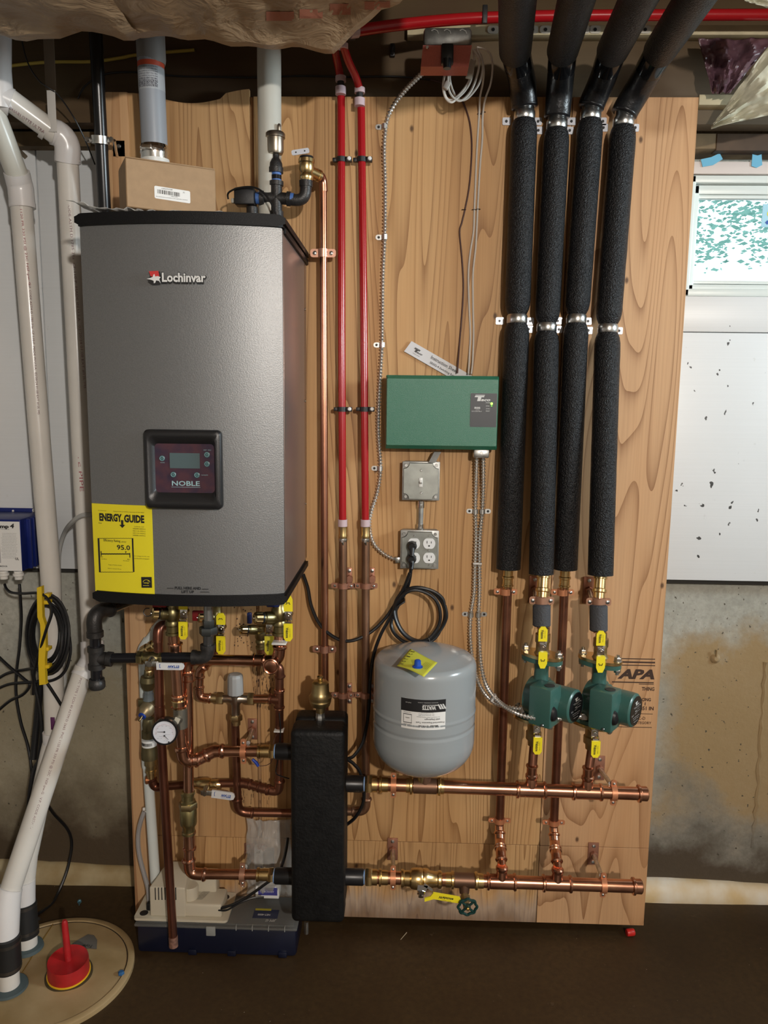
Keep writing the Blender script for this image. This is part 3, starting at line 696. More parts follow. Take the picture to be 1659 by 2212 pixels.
for (px, py) in ((351, 990), (448, 982), (448, 1002), (375, 1025), (426, 1026)):
    q = pp(px, py); b = BM(); lathe(b, q, (0, -1, 0), [(0, .0062), (.0006, .0062), (.0010, .0055)], 20); o_ = obj('push_button', b, mat('button_teal', (.05, .12, .13), .3), cp)
    b = BM(); tube(b, [q + V((math.cos(t) * .0045, -.0011, math.sin(t) * .0045)) for t in [2 * math.pi * i / 20 for i in range(20)]], .0004, 4, closed=True); text(b, '+', q + V((0, -.001, 0)), X, Z, .003); obj('button_mark', b, mat('pale_blue_print', (.30, .48, .52), .4), cp)
kb = kx(400, 1045, .41)
lettering(cp, [(('NOBLE', pp(402, 1044), X, Z, 10 * kb, 60 * kb), dict(bold=.02)), (('HOME', pp(352, 999), X, Z, 2 * kb, 9 * kb),), (('NAVIGATE', pp(443, 1026), X, Z, 2 * kb, 14 * kb),), (('RESET   MENU', pp(449, 972), X, Z, 2 * kb, 16 * kb),)], mat('pale_blue_print', (.3, .48, .52), .4))
b = BM(); q = pp(371, 1052); poly(b, [(0, 0), (62 * kb, -.0002), (62 * kb, .0006), (0, .0006)], q, X, Z, .0003, (0, -1, 0)); obj('underline', b, mat('pale_blue_print', (.3, .48, .52), .4), cp)
# raised badge: small mounted-rider emblem and the maker's word
q, _ = bf(398, 600); kb = kx(398, 600, .41); o = V((q.x, q.y + .003, q.z))
b = BM(); text(b, 'Lochinvar', o + V((0, -.004, 0)), X, Z, 21 * kb, 98 * kb, bold=.06, lift=.0); bd = obj('badge_outline', b, ink(), boiler, smooth=False)  # black outline behind the white maker's word
lettering(bd, [(('Lochinvar', o + V((-.0004, -.0052, .0006)), X, Z, 18 * kb, 94 * kb), dict(bold=.03, lift=.0))], mat('badge_white', (.72, .72, .70), .3))
e, _ = bf(334, 600); e = V((e.x, e.y - .001, e.z))
def em(pts, m, off, par): 
    b = BM(); poly(b, [(x * kb, y * kb) for x, y in pts], e + V((0, -off, 0)), X, Z, .0008, (0, -1, 0)); return obj('badge_emblem', b, m, par, smooth=False)
em([(-14, -8), (-6, 12), (12, 13), (14, 4), (18, 0), (12, -14), (-4, -15)], ink(), 0, bd)
em([(-11, 13), (9, 14), (11, 3), (3, 0), (-8, 3)], mat('badge_red', (.55, .04, .04), .4), .001, bd)
em([(-16, -3), (-8, -1), (-3, 1), (-1, 6), (1, 7), (2, 2), (8, 3), (14, 1), (11, -3), (14, -12), (10, -7), (4, -6), (2, -11), (-1, -12), (-1, -7), (-6, -5)], mat('badge_white', (.72, .72, .70), .3), .002, bd)
# pull here mark
kp = kx(405, 1274, .4)
its = []
for s, x, y, wpx in (('PULL HERE AND', 405, 1271, 56), ('LIFT UP', 405, 1279, 27)):
    q, _ = bf(x, y, .0); its.append(((s, V((q.x, q.y + .0038, q.z)), X, Z, 5.5 * kp, wpx * kp), dict(lift=.0016, bold=.04)))
lt = lettering(boiler, its, ink()); 
b = BM()
for x0_, x1_, y_ in ((360, 374, 1272), (436, 450, 1274), (432, 452, 1280)):
    q, _ = bf(x0_, y_); r_, _ = bf(x1_, y_); box(b, (q.x, q.y + .0025, q.z), (r_.x, q.y + .0035, q.z + .0012))
obj('arrow_marks', b, ink(), boiler, kind='stuff')
# yellow energy sticker on the lower left of the cover
eg = curved('energy_sticker', 205, 1093, 327, 1277, .0008, mat('sticker_yellow', (.80, .70, .02), .45), boiler, lift=.0004)
def eo(px, py):
    q, _ = bf(px, py); return V((q.x, q.y + .004 - .0013, q.z))
def tilt(px, py):
    q0, _ = bf(px - 10, py); q1, _ = bf(px + 10, py); return (q1 - q0)
ke = kx(265, 1180, .4); it = []
def et(s, px, py, h, w_, **k):
    t = tilt(px, py); t.z = 0; it.append(((s, eo(px, py), t.normalized(), Z, h * ke, w_ * ke), dict(lift=.0006, **k)))
et('ENERGY', 238, 1118, 15, 54, bold=.05); et('GUIDE', 289, 1121, 15, 46, bold=.05)
et('U.S. Government', 220, 1103, 2, 20); et('Federal law prohibits removal of this label', 277, 1106, 2, 70)
et('Boiler', 216, 1130, 3, 8); 
for i, s in enumerate(('Lochinvar, LLC', 'NKB080-200(N,L)', 'NKC110-199(N,L)', 'NFC110-199(N,L)', 'NFB080-200(N,L)')): et(s, 300, 1138 + i * 4.8, 2.6, 28 if i else 22)
et('Efficiency Rating', 241, 1168, 5, 40, bold=.01); et('(AFUE)*', 267, 1171, 3, 12); et('95.0', 266, 1183, 10, 31, bold=.02)
et('80.0', 219, 1203, 3, 6); et('Least Efficient', 224, 1208, 2, 14); et('98.5', 277, 1209, 3, 6); et('Most Efficient', 272, 1212, 2, 14)
et('Range of Similar Models', 248, 1221, 2, 32); et('Based on standard US test', 247, 1229, 2, 32)
et('For energy cost info, visit', 306, 1202, 2, 34); et('productinfo.energy.gov', 306, 1207, 2.4, 34); et('ENERGY STAR', 316, 1269, 2, 15)
lettering(eg, it, ink())
b = BM()
def bar(px0, py0, px1, py1, m_=None):
    if px1 - px0 > 8:
        n_ = int((px1 - px0) / 6) + 1
        for i_ in range(n_): bar(px0 + (px1 - px0) * i_ / n_, py0, px0 + (px1 - px0) * (i_ + 1) / n_, py1)
        return
    q = eo(px0, py1); r_ = eo(px1, py0); A = [V((q.x, q.y - .0006, q.z)), V((r_.x, r_.y - .0006, q.z)), V((r_.x, r_.y - .0006, r_.z)), V((q.x, q.y - .0006, r_.z))]
    b.faces.new([b.verts.new(v) for v in A])
bar(261, 1124, 265.5, 1136); bar(217, 1196, 280, 1198); bar(217, 1191, 218.5, 1201); bar(279, 1195, 280.5, 1205)
for (x0_, y0_, x1_, y1_) in ((213, 1163, 287, 1163.7), (213, 1236, 287, 1236.7), (213, 1163, 213.8, 1236), (286.4, 1163, 287.2, 1236)): bar(x0_, y0_, x1_, y1_)
for tri in (((257, 1134), (270, 1134), (263.5, 1141)), ((269, 1191.5), (273, 1191.5), (271, 1195.5))):
    b.faces.new([b.verts.new(eo(*p_) + V((0, -.0007, 0))) for p_ in tri])
obj('sticker_rules', b, ink(), eg, kind='stuff', smooth=False)
b = BM(); bar(305, 1247, 327, 1270); so = obj('star_square', b, ink(), eg, smooth=False)
b = BM(); c0 = eo(316, 1259) + V((0, -.0012, 0)); tube(b, [c0 + V((math.cos(t) * .0075, 0, math.sin(t) * .0055 + .001)) for t in [math.pi * i / 12 for i in range(13)]], .0004, 4)
text(b, 'energy', c0, X, Z, .0035, .012, shear=.3, lift=0); text(b, '*', c0 + V((.0045, 0, .003)), X, Z, .004, .004, lift=0); box(b, (c0.x - .008, c0.y, c0.z - .007), (c0.x + .008, c0.y + .0003, c0.z - .0062)); obj('star_lettering', b, mat('sticker_yellow', (.8, .7, .02), .45), eg, kind='stuff')
# clear tube behind the left side
cable('clear_hose', 'clear vinyl hose looping from behind the boiler over the left drain pipes', 'hose', [(212, 1116, .04), (196, 1112, .07), (176, 1114, .07), (158, 1126, .05), (140, 1150, -.02), (128, 1195, -.05), (128, 1260, -.07), (132, 1330, -.08), (138, 1430, -.09), (142, 1500, -.09)], .0062, mat('cloudy_vinyl', (.50, .50, .48), .25, alpha=.75))
# clear plastic bag lying on the boiler top
b = BM(); n = 44; za = BZt + .0015; rows = []
xa, xb = P(150, 450, .38).x, P(505, 445, .30).x
for j in range(7):
    v = j / 6; row = []
    for i in range(n + 1):
        u = i / n; x = xa + (xb - xa) * u; y = -.395 + .27 * v
        z = za + .018 * (math.sin(math.pi * (j + .5) / 7)) * (.5 + .5 * noise.noise(V((u * 9, v * 2, 0)))) + .010 * abs(noise.noise(V((u * 14, v * 3, 4)))) + (.022 * (1 - u) ** 5)
        row.append(b.verts.new((x, y, z)))
    rows.append(row)
for j in range(6):
    for i in range(n): b.faces.new((rows[j][i], rows[j][i + 1], rows[j + 1][i + 1], rows[j + 1][i]))
bag = obj('plastic_bag', b, mat('clear_film', (.75, .74, .70), .12, alpha=.7, spec=.8), label='crumpled clear plastic bag lying on the boiler top under the carton', cat='bag')
mo = bag.modifiers.new('Solidify', 'SOLIDIFY'); mo.thickness = .0006
# cardboard carton on the boiler
ca = P(472, 365, .17)
cbx = thing('cardboard_box', 'brown cardboard carton with a white barcode label on top of the boiler', 'box', (P(360, 450, .25).x, -.25, BZt + .03))
card = mat('cardboard', (.36, .235, .13), .75, var=.05, vs=60)
fl_, fr_ = P(274, 452, .33), P(469, 452, .23); ft_l, ft_r = P(274, 341, .33), P(469, 368, .23)
zbx = BZt + .028; zt_ = (ft_l.z + ft_r.z) / 2
A, B_ = V((fl_.x, -.33, 0)), V((fr_.x, -.24, 0)); L_ = (B_ - A); dirx = L_.normalized(); dpt = V((-dirx.y, dirx.x, 0))
wdt, dp, hh = L_.length, .11, zt_ - zbx
b = BM()
def cardp(x, y, z): return A + dirx * x + dpt * y + V((0, 0, zbx + z))
vs = box(b, (0, 0, 0), (wdt, dp, hh), .002, seg=1)
for v in b.verts: v.co = cardp(*v.co)
body = obj('carton_body', b, card, cbx)
b = BM()
for (y0_, y1_) in ((0.0005, dp / 2 - .001), (dp / 2 + .001, dp - .0005)):
    vs = box(b, (.001, y0_, hh), (wdt - .001, y1_, hh + .0025), .0008, seg=1)
for v in b.verts: v.co = cardp(*v.co)
obj('carton_flap', b, card, cbx)
def cf(px, py):      # pixel -> point on the carton's front
    nrm = -dpt; p0 = cardp(0, 0, 0); dr = cam_m @ V(((px - 829.5) / FPX, -(py - 1106) / FPX, -1)); o_ = V((0, CAM_Y, CAM_Z)); t = (p0 - o_).dot(nrm) / dr.dot(nrm); return o_ + dr * t
q0 = cf(334, 428); lw = (cf(411, 430) - q0).dot(dirx); lh = cf(334, 401).z - q0.z
b = BM(); poly(b, rrect(0, 0, lw, lh, .003), q0, (dirx + V((0, 0, -.03))).normalized(), Z, .0004, -dpt); lb = obj('carton_label', b, white(), body, smooth=False)
b = BM(); rr = random.Random(4); x = lw * .08
while x < lw * .72:
    w_ = rr.choice((.0007, .0012, .002)); poly(b, [(x, lh * .42), (x + w_, lh * .42), (x + w_, lh * .74), (x, lh * .74)], q0 - dpt * .0006, (dirx + V((0, 0, -.03))).normalized(), Z, .0001, -dpt); x += w_ + rr.choice((.0008, .0015))
text(b, '100275728', q0 - dpt * .0006 + dirx * lw * .35 + Z * lh * .84, dirx, Z, lh * .09, lw * .3); text(b, '100314444', q0 - dpt * .0006 + dirx * lw * .55 + Z * lh * .30, dirx, Z, lh * .07, lw * .18)
text(b, 'Manufactured in accordance with applicable standards', q0 - dpt * .0006 + dirx * lw * .48 + Z * lh * .16, dirx, Z, lh * .06, lw * .88); text(b, '(F)', q0 - dpt * .0006 + dirx * lw * .82 + Z * lh * .74, dirx, Z, lh * .1, lw * .05)
obj('label_print', b, ink(), cbx, kind='stuff', smooth=False)
# flue pipe (grey) behind the carton
fx = P(328, 250, .13); 
fl1 = thing('flue_pipe', 'grey vent pipe with an orange band rising behind the carton', 'pipe', (fx.x, -.13, BZt))
flm = mat('grey_cpvc', (.27, .29, .32), .38); fa = P(324, 100, .16); fb = P(334, 318, .15); axv = (fb - fa).normalized(); Lf = (fb - fa).length; r_ = 27.5 * kx(328, 220, .15)
b = BM(); lathe(b, fa - axv * .12, axv, [(0, r_), (Lf + .12, r_)], 30); obj('pipe_body', b, flm, fl1)
b = BM(); lathe(b, P(324, 60, .16), axv, [(0, r_ * 1.09), (P(324, 60, .16).z - P(324, 128, .16).z, r_ * 1.09), (P(324, 60, .16).z - P(324, 138, .16).z, r_ * 1.02)], 30); obj('pipe_socket', b, mat('dusty_grey', (.20, .19, .18), .6), fl1)
def band(py0, py1, m, name, rr_=1.006):
    b = BM(); q = fa + axv * ((fa.z - P(326, py0, .155).z) / -axv.z) * 1.0; L2 = (P(326, py0, .155).z - P(326, py1, .155).z); lathe(b, q, axv, [(0, r_ * rr_), (L2, r_ * rr_)], 30, cap=False); return obj(name, b, m, fl1)
band(139, 150, mat('orange_band', (.50, .07, .03), .5), 'colour_band'); pb = band(152, 200, mat('pale_print_band', (.34, .36, .38), .45), 'printed_band')
lb = BM()
for i in range(9):
    q = fa + axv * (.06 + i * .0062) ; c_ = P(327, 155 + i * 5, .155); text(lb, ('CPVC SCHEDULE 40 ASTM F441', 'SYSTEM 636 VENT PIPE 90C')[i % 2], V((c_.x, c_.y - r_, c_.z)), X, Z, .003 + .002 * (i > 5), r_ * 1.5, cyl=(fa, axv, r_ * 1.008), bold=.02 if i > 4 else 0)
obj('pipe_print', lb, mat('dark_print', (.05, .05, .07), .5), fl1, kind='stuff', smooth=False)
b = BM(); q = P(333, 314, .15); L2 = P(333, 314, .15).z - P(333, 350, .15).z; lathe(b, q, axv, [(0, r_ * 1.04), (L2 * .2, r_ * 1.12), (L2 * .28, r_ * 1.06), (L2 * .5, r_ * 1.12), (L2 * .62, r_ * 1.06), (L2 * .9, r_ * 1.1), (L2, r_ * 1.04)], 30); cl = obj('hose_clamp', b, chrome(), fl1)
b = BM(); box(b, q + V((-.018, -r_ * 1.2 - .004, -.020)), q + V((.006, -r_ * 1.05, -.008)), .002); obj('clamp_screw', b, chrome(), cl)
b = BM(); lathe(b, P(335, 345, .15), axv, [(0, r_ * 1.1), (.15, r_ * 1.1)], 30); obj('flue_adapter', b, white_pl(), fl1)
# white pipe
a = P(581, 60, .10); c = P(583, 470, .10)
wp = thing('white_vent_pipe', 'thick white PVC pipe rising behind the brass air vent above the boiler', 'pipe', (c.x, -.1, BZt))
b = BM(); tube(b, [a, c + V((0, 0, -.10))], 25.5 * kx(580, 250, .1), 30); obj('pipe', b, pvc_old(), wp)
# black iron gas pipe with riser clamp on the left
gp = thing('black_pipe', 'tall black iron pipe left of the carton held by a zinc riser clamp', 'pipe', P(218, 450, .03))
a, c = P(206, 60, .10), P(226, 450, .03); b = BM(); tube(b, [a, c + (c - a) * .3], 13.5 * kx(215, 250, .05), 20); obj('pipe', b, mat('black_painted_iron', (.006, .006, .007), .28), gp)
q = P(217, 303, .062); b = BM(); ax = (c - a).normalized(); lathe(b, q - ax * .009, ax, [(0, .0185), (0, .0215), (.018, .0215), (.018, .0185)], 22)
for s in (-1, 1): box(b, q + V((s * .019 - .008 + s * .006, -.005, -.006)), q + V((s * .019 + .008 + s * .006, .001, .006)), .002)
rc = obj('riser_clamp', b, steel(), gp)
for s in (-1, 1): b = BM(); hexnut(b, q + V((s * .030, -.005, 0)), (0, -1, 0), .006, .006); obj('clamp_bolt', b, steel(), rc)
e0 = P(258, 322, .0); b = BM(); box(b, e0 + V((-.016, -.004, -.020)), e0 + V((.016, -.0005, .020)), .001); ap = obj('angle_plate', b, galv(), gp)
b = BM(); lathe(b, e0 + V((0, -.004, .006)), (0, -1, 0), [(0, .006), (.003, .004)], 12); obj('plate_screw', b, steel(), gp)
b = BM(); tube(b, [e0 + V((-.004, -.006, -.018)), q + V((.034, 0, .0))], .004, 10); obj('stay_rod', b, chrome(), gp)
# ---------------------------------------------------------------- fittings on the boiler top
D0 = .12
rl = thing('relief_manifold', 'black iron cross fitting with blue sealant on top of the boiler', 'fitting', (P(597, 425, D0).x, -D0, BZt))
C0 = P(597, 428, D0); kk_ = kx(597, 428, D0)
blue = mat('blue_sealant', (.06, .15, .42), .5)
b = BM(); rr_ = 12.5 * kk_
up = P(597, 392, D0) - C0; dn = V((0, 0, BZt - C0.z)); lt_ = P(562, 428, D0) - C0; rt_ = P(628, 430, D0) - C0
for vct in (up, lt_, rt_): lathe(b, C0, vct, [(0, rr_), (vct.length * .72, rr_), (vct.length * .74, rr_ * 1.22), (vct.length, rr_ * 1.22)], 22)
lathe(b, C0, dn, [(0, rr_), (.030, rr_), (.031, rr_ * 1.22), (.046, rr_ * 1.22)], 22)
obj('cross', b, iron(), rl)
b = BM(); lathe(b, C0 + V((0, 0, -.046)), -Z, [(0, rr_ * .95), (-dn.z - .046, rr_ * .95)], 18); obj('riser_nipple', b, mat('wet_blue_sealant', (.12, .20, .38), .3), rl)
b = BM(); lathe(b, C0 + lt_ * .99, lt_, [(0, rr_ * 1.0), (.010, rr_ * 1.0)], 18); obj('thread_sealant', b, blue, rl)
b = BM(); lathe(b, C0 + rt_ * .99, rt_, [(0, rr_ * 1.02), (.008, rr_ * 1.0)], 18); obj('thread_sealant', b, blue, rl)
b = BM(); lathe(b, P(597, 393, D0), Z, [(0, rr_ * .85), (.028, rr_ * .85)], 18); obj('thread_sealant', b, blue, rl)
b = BM(); lathe(b, P(597, 388, D0), Z, [(0, rr_ * .9), (P(597, 379, D0).z - P(597, 388, D0).z, rr_ * .9)], 18); obj('nipple', b, mat('black_gloss', (.01, .01, .012), .2), rl)
q = P(596, 374, D0); b = BM(); lathe(b, q, Z, [(0, rr_ * 1.25), (.012, rr_ * 1.25), (.013, rr_ * 1.15), (.022, rr_ * 1.1), (.030, rr_ * .8), (.034, rr_ * .6), (.042, rr_ * .6)], 24); obj('reducer', b, iron(), rl)
# float-type air vent
q = P(595, 335, D0); H_ = P(593, 283, D0).z - q.z; rv = 19 * kk_
av = thing('air_vent', 'satin nickel float air vent standing above the black cross fitting', 'air vent', q)
b = BM(); lathe(b, q + V((0, 0, -.006)), Z, [(0, .007), (.006, .007), (.008, rv * .8), (.014, rv * .92), (H_ * .80, rv * .94), (H_ * .82, rv * 1.10), (H_ * .98, rv * 1.10), (H_ * 1.04, rv * .98)], 30); obj('vent_body', b, nickel(), av)
b = BM(); hexnut(b, q + V((0, 0, -.013)), Z, .010, .008); obj('vent_nut', b, nickel(), av)
b = BM(); lathe(b, q + V((rv * .45, -.003, H_)), Z, [(0, .004), (.006, .0045), (.012, .0045), (.015, .003)], 12); obj('vent_cap', b, nickel(), av)
# low-water sensor
q = P(556, 428, D0); sn = thing('pressure_sensor', 'black box-shaped sensor on the left arm of the cross fitting', 'sensor', q)
l0, l1 = P(509, 445, D0), P(552, 409, D0); b = BM(); box(b, (l0.x, -D0 - .020, l0.z), (l1.x, -D0 + .018, l1.z), .004); obj('sensor_body', b, blackp(), sn)
b = BM(); box(b, (l0.x - .010, -D0 - .006, l0.z + .006), (l0.x - .0005, -D0 + .006, l0.z + .017), .002); obj('wire_plug', b, mat('grey_plug', (.4, .4, .36), .5), sn)
b = BM(); lathe(b, (P(545, 448, D0).x, -D0, P(545, 448, D0).z + .0), -Z, [(0, .014), (P(545, 448, D0).z - P(545, 470, D0).z, .014)], 16); obj('sensor_stub', b, iron(), sn)
cable('sensor_wire', 'short thin black wire arching over the sensor into the boiler', 'wire', [(493, 430, D0 + .005), (492, 420, D0 + .01), (498, 413, D0 + .018), (515, 406, D0 + .028), (545, 404, D0 + .035), (568, 415, D0 + .040), (585, 438, D0 + .045), (597, 466, D0 + .05), (600, 480, D0 + .05)], .0022, rubber())
# elbow to relief valve
ev = thing('relief_elbow', 'black iron elbow under the brass relief valve right of the cross', 'fitting', P(650, 430, D0))
b = BM(); ee = [P(628, 431, D0)] + arc(P(600, 431, D0), P(660, 433, D0), P(661, 370, D0), .024, 9) + [P(661, 400, D0)]; rr2 = 12.5 * kk_
tube(b, ee, rr2, 18); lathe(b, P(661, 404, D0), Z, [(0, rr2 * 1.15), (.014, rr2 * 1.18)], 20); obj('elbow', b, iron(), ev)
q = P(662, 392, D0); H_ = P(662, 344, D0).z - q.z
pv = thing('relief_valve', 'brass pressure relief valve with a white flip lever above the boiler', 'valve', q)
b = BM(); rv = 16 * kk_; lathe(b, q, Z, [(0, rv * .8), (.004, rv * .85), (.008, rv * .95), (.014, rv * .9), (.018, rv * .8), (.024, rv * 1.0), (H_ * .75, rv * 1.02), (H_ * .8, rv * 1.0), (H_ * .84, rv * 1.1), (H_, rv * 1.08), (H_ + .002, rv * .7)], 28)
br = P(700, 385, .075) - P(664, 368, D0); lathe(b, P(664, 368, D0), br, [(0, rv * .75), (br.length * .55, rv * .72), (br.length * .56, rv * .8), (br.length * .7, rv * .8)], 20); obj('valve_body', b, brass(), pv)
b = BM(); lathe(b, q + V((0, 0, H_ + .002)), Z, [(0, rv * .95), (.004, rv * .9), (.007, rv * .3)], 18); obj('valve_bonnet', b, ink(), pv)
c0 = P(649, 328, D0 + .012); dd = (P(668, 325, D0 + .012) - P(630, 331, D0 + .012)); b = BM(); poly(b, rrect(-dd.length / 2, -.006, dd.length / 2, .006, .004), c0, dd.normalized(), dd.normalized().cross(V((0, -1, 0))) * -1, .002, (0, -1, 0)); lv = obj('test_lever', b, mat('bright_zinc', (.72, .74, .80), .3, .3), pv)
b = BM(); 
for s in (-.5, .5): lathe(b, c0 + dd * s * .5 + V((0, -.0022, 0)), (0, -1, 0), [(0, .0018), (.0004, .0018)], 10)
obj('rivet_hole', b, ink(), lv)
# copper discharge pipe down the board
a1, a2, a3 = P(683, 374, .085), P(697, 398, .048), P(704, 1460, .048)
cdp = prun('discharge_pipe', 'copper pipe running down the board from the relief valve beside the red pipes', 'pipe', [P(672, 366, .10), P(698, 384, .05), P(703, 1640, .05)], 8.0 * kx(697, 700, .05), mat('satin_copper', (.56, .27, .17), .30, 1.0, col2=(.42, .19, .12), vs=8), rad=.02, press=False, world=True)
clamp(cdp, P(698, 547, .05), Z, 8.2 * kx(697, 700, .05), mat('bright_copper_strap', (.75, .42, .30), .35, .7), w=.020, ear=.020, side=X)
clamp(cdp, P(701, 1402, .05), Z, 8.2 * kx(697, 700, .05), copper_paint(), w=.018, ear=.020, side=X)
# ================================================================== RED PEX AND COPPER RISERS
def strap(t, px, py, d, r, m=None, ear=.02, w=.014): clamp(t, P(px, py, d), Z, r, m or copper_paint(), w=w, ear=ear, side=X)
def pexrun(label, pts, crimp_px, base):
    t = thing('red_pipe', label, 'pipe', P(*base)); b = BM(); tube(b, [P(*p) for p in pts], .0098, 16); obj('pex_tube', b, red_pex(), t); return t
for i, (xt, yt, xm, ym, xb, yb_, nm) in enumerate(((737, 196, 738, 700, 740, 1124, 'left'), (780, 218, 786, 700, 789, 1124, 'right'))):
    t = pexrun(f'{nm} one of the two red PEX pipes running down the plywood board', [(xt, yt, .028), (xm, ym, .036), (xb, yb_, .05)], 0, (xb, yb_, .05))
    for py in (345, 884):
        f = (py - yt) / (yb_ - yt); px = xt + (xm - xt) * min(1, (py - yt) / (700 - yt)) if py < 700 else xm + (xb - xm) * (py - 700) / (yb_ - 700)
        d = .031 if py < 700 else .041; c = P(px, py, d); b = BM()
        lathe(b, c - Z * .006, Z, [(0, .0102), (0, .0125), (.012, .0125), (.012, .0102)], 20)
        box(b, c + V((-.022, -.002, -.005)), c + V((-.011, .010, .005)), .002); box(b, c + V((.011, -.008, -.006)), c + V((.026, .008, .006)), .002)
        cl = obj('tube_clip', b, blackp(), t); b = BM(); lathe(b, c + V((.020, -.008, .001)), (0, -1, 0), [(0, .0050), (.002, .0048), (.0035, .003)], 14); obj('clip_nail', b, white(), cl)
    b = BM(); a = P(xb, 1122, .05); c = P(xb, 1137, .05); lathe(b, c, Z, [(0, .0125), ((a - c).length, .0125)], 20); obj('expansion_ring', b, pexring(), t)
    cx = xb + 1
    cu = thing('copper_riser', f'{nm} of the two dull copper risers below the red pipes', 'pipe', P(cx, 1700 if i else 1540, .07))
    p0, p1 = P(cx, 1138, .05), P(cx, 1660, .07); b = BM(); tube(b, [p0 - Z * .02, p1] if i else [p0 - Z * .02, P(cx, 1640, .07)], .0112, 18); obj('pipe', b, mat('dull_copper', (.33, .19, .12), .36, .85, col2=(.19, .095, .055), vs=7), cu)
    b = BM(); q = P(cx, 1160, .05); lathe(b, q, Z, [(-.006, .0112), (-.004, .0122), (.004, .0125), (.008, .0115), (p0.z - q.z, .0118)], 20); obj('brass_adapter', b, brass(), cu)
    b = BM(); lathe(b, q - Z * .012, Z, [(0, .0116), (.006, .0128), (.012, .0118)], 18); tube(b, [q + V((-.002, -.011, -.004)), q + V((0, -.0125, -.012)), q + V((.002, -.0125, -.020))], [.003, .0045, .001], 8); obj('solder_bead', b, mat('solder', (.66, .64, .60), .25, 1.0), cu)
    for py in (1265, 1501): 
        d = .055 if py < 1400 else .066; strap(cu, cx, py, d, .0115, ear=.018)
        standoff(cu, cx + 14, py - 16 if py < 1400 else py - 4, d, copper_paint(), w=.014, h=.060)
    if i:
        el = prun('pipe', '', '', [P(cx, 1655, .07), P(cx + 1, 1752, .07), P(620, 1756, .06)], .0112, mat('dull_copper', (.36, .19, .11), .38), t=cu, world=True)
# upper red pipes near the ceiling
ru = thing('overhead_red_pipe', 'red PEX pipe crossing along the rim joist near the ceiling', 'pipe', P(760, 66, .14))
b = BM(); tube(b, smooth_path([P(757, 68, .17), P(850, 55, .14), P(960, 44, .11), P(1060, 38, .09), P(1250, 34, .07), P(1660, 32, .07), P(1900, 32, .07)], 6), .0125, 16); obj('pex_tube', b, red_pex(), ru)
b = BM(); q = P(765, 66, .168); dr_ = (P(800, 62, .15) - q).normalized(); lathe(b, q - dr_ * .012, dr_, [(0, .0155), (.020, .0155)], 20); obj('expansion_ring', b, pexring(), ru)
b = BM(); q = P(738, 78, .16); box(b, q + V((-.012, -.012, -.012)), q + V((.012, .012, .02)), .006); lathe(b, q, (1, 0, .1), [(0, .011), (.03, .011)], 16); lathe(b, q, (0, .15, -1), [(0, .010), (.018, .010)], 16); obj('black_elbow', b, blackp(), ru)
b = BM(); lathe(b, q + V((.001, 0, -.016)), (0, .1, -1), [(0, .014), (.010, .014)], 18); obj('expansion_ring', b, pexring(), ru)
for k_, (pts, lab) in enumerate((([(740, 92, .165), (752, 130, .12), (768, 165, .07), (776, 190, .04)], 'short slanting red pipe feeding the right red riser'), ([(722, 88, .12), (724, 110, .10), (730, 140, .06), (735, 165, .04)], 'short slanting red pipe feeding the left red riser'))):
    t = thing('red_pipe_stub', lab, 'pipe', P(*pts[-1])); b = BM(); tube(b, smooth_path([P(*p) for p in pts], 6), .0095, 16); obj('pex_tube', b, red_pex(), t)
    q = P(pts[-1][0] + 1, pts[-1][1] + 2, pts[-1][2]); L_ = .012
    b = BM(); lathe(b, q - Z * .010, Z, [(0, .013), (L_, .013)], 20); obj('expansion_ring', b, pexring(), t)
    b = BM(); lathe(b, q - Z * .030, Z, [(0, .0085), (.022, .0085)], 16); obj('black_coupling', b, blackp(), t)
    b = BM(); lathe(b, q - Z * .040, Z, [(0, .0130), (.018, .0130)], 20); obj('expansion_ring', b, pexring(), t)
b = BM()
for px in (848, 1046): 
    q = P(px, 105 if px < 900 else 45, -.02 if px < 900 else .06)
b.free()
for px, py, d, lab in ((848, 108, -.028, 'small black pipe hook on the rim joist left of the electrical box'), (1046, 38, .09, 'black pipe hook holding the red pipe above the electrical box')):
    q = P(px, py, d); b = BM(); box(b, q + V((-.006, -.006 if d < 0 else -.019, -.016 if d < 0 else -.02)), q + V((.006, .006 if d < 0 else -.013, .014 if d < 0 else .02)), .002); 
    if d < 0: tube(b, [q + V((0, -.008, -.012)), q + V((0, -.014, -.008)), q + V((0, -.015, .0))], .004, 8)
    obj('pipe_hook', b, blackp(), label=lab, cat='hook')
# ================================================================== CEILING ELECTRICAL BOX
q = P(967, 100, .14); k = kx(967, 100, .14)
eb = thing('electrical_box', 'galvanised ceiling electrical box with a red cover hanging under the joists', 'electrical box', q)
x0_, x1_ = P(915, 80, .17).x, P(1019, 80, .17).x; zt2, zm = P(967, 57, .17).z, P(967, 98, .17).z
b = BM(); box(b, (x0_, -.17, zm), (x1_, -.12, zt2), .008); bx = obj('box_body', b, mat('dark_galvanised', (.16, .16, .15), .42, .8, var=.2, vs=60), eb)
rp = mat('red_cover_plate', (.44, .09, .055), .5, var=.06, vs=300)
zb2 = P(967, 146, .155).z; xa_, xb_ = P(909, 146, .155).x, P(1012, 146, .155).x
b = BM(); A4 = [(x0_ - .001, -.171, zm), (x1_ + .001, -.171, zm), (xb_, -.16, zb2), (xa_, -.16, zb2)]
f1 = [b.verts.new(p) for p in A4]; f2 = [b.verts.new((p[0], p[1] + .05 if i_ > 1 else -.12, p[2])) for i_, p in enumerate(A4)]
b.faces.new(f1); b.faces.new(f2[::-1])
for i_ in range(4): b.faces.new((f1[i_], f1[(i_ + 1) % 4], f2[(i_ + 1) % 4], f2[i_]))
cv = obj('red_cover', b, rp, eb, smooth=False)
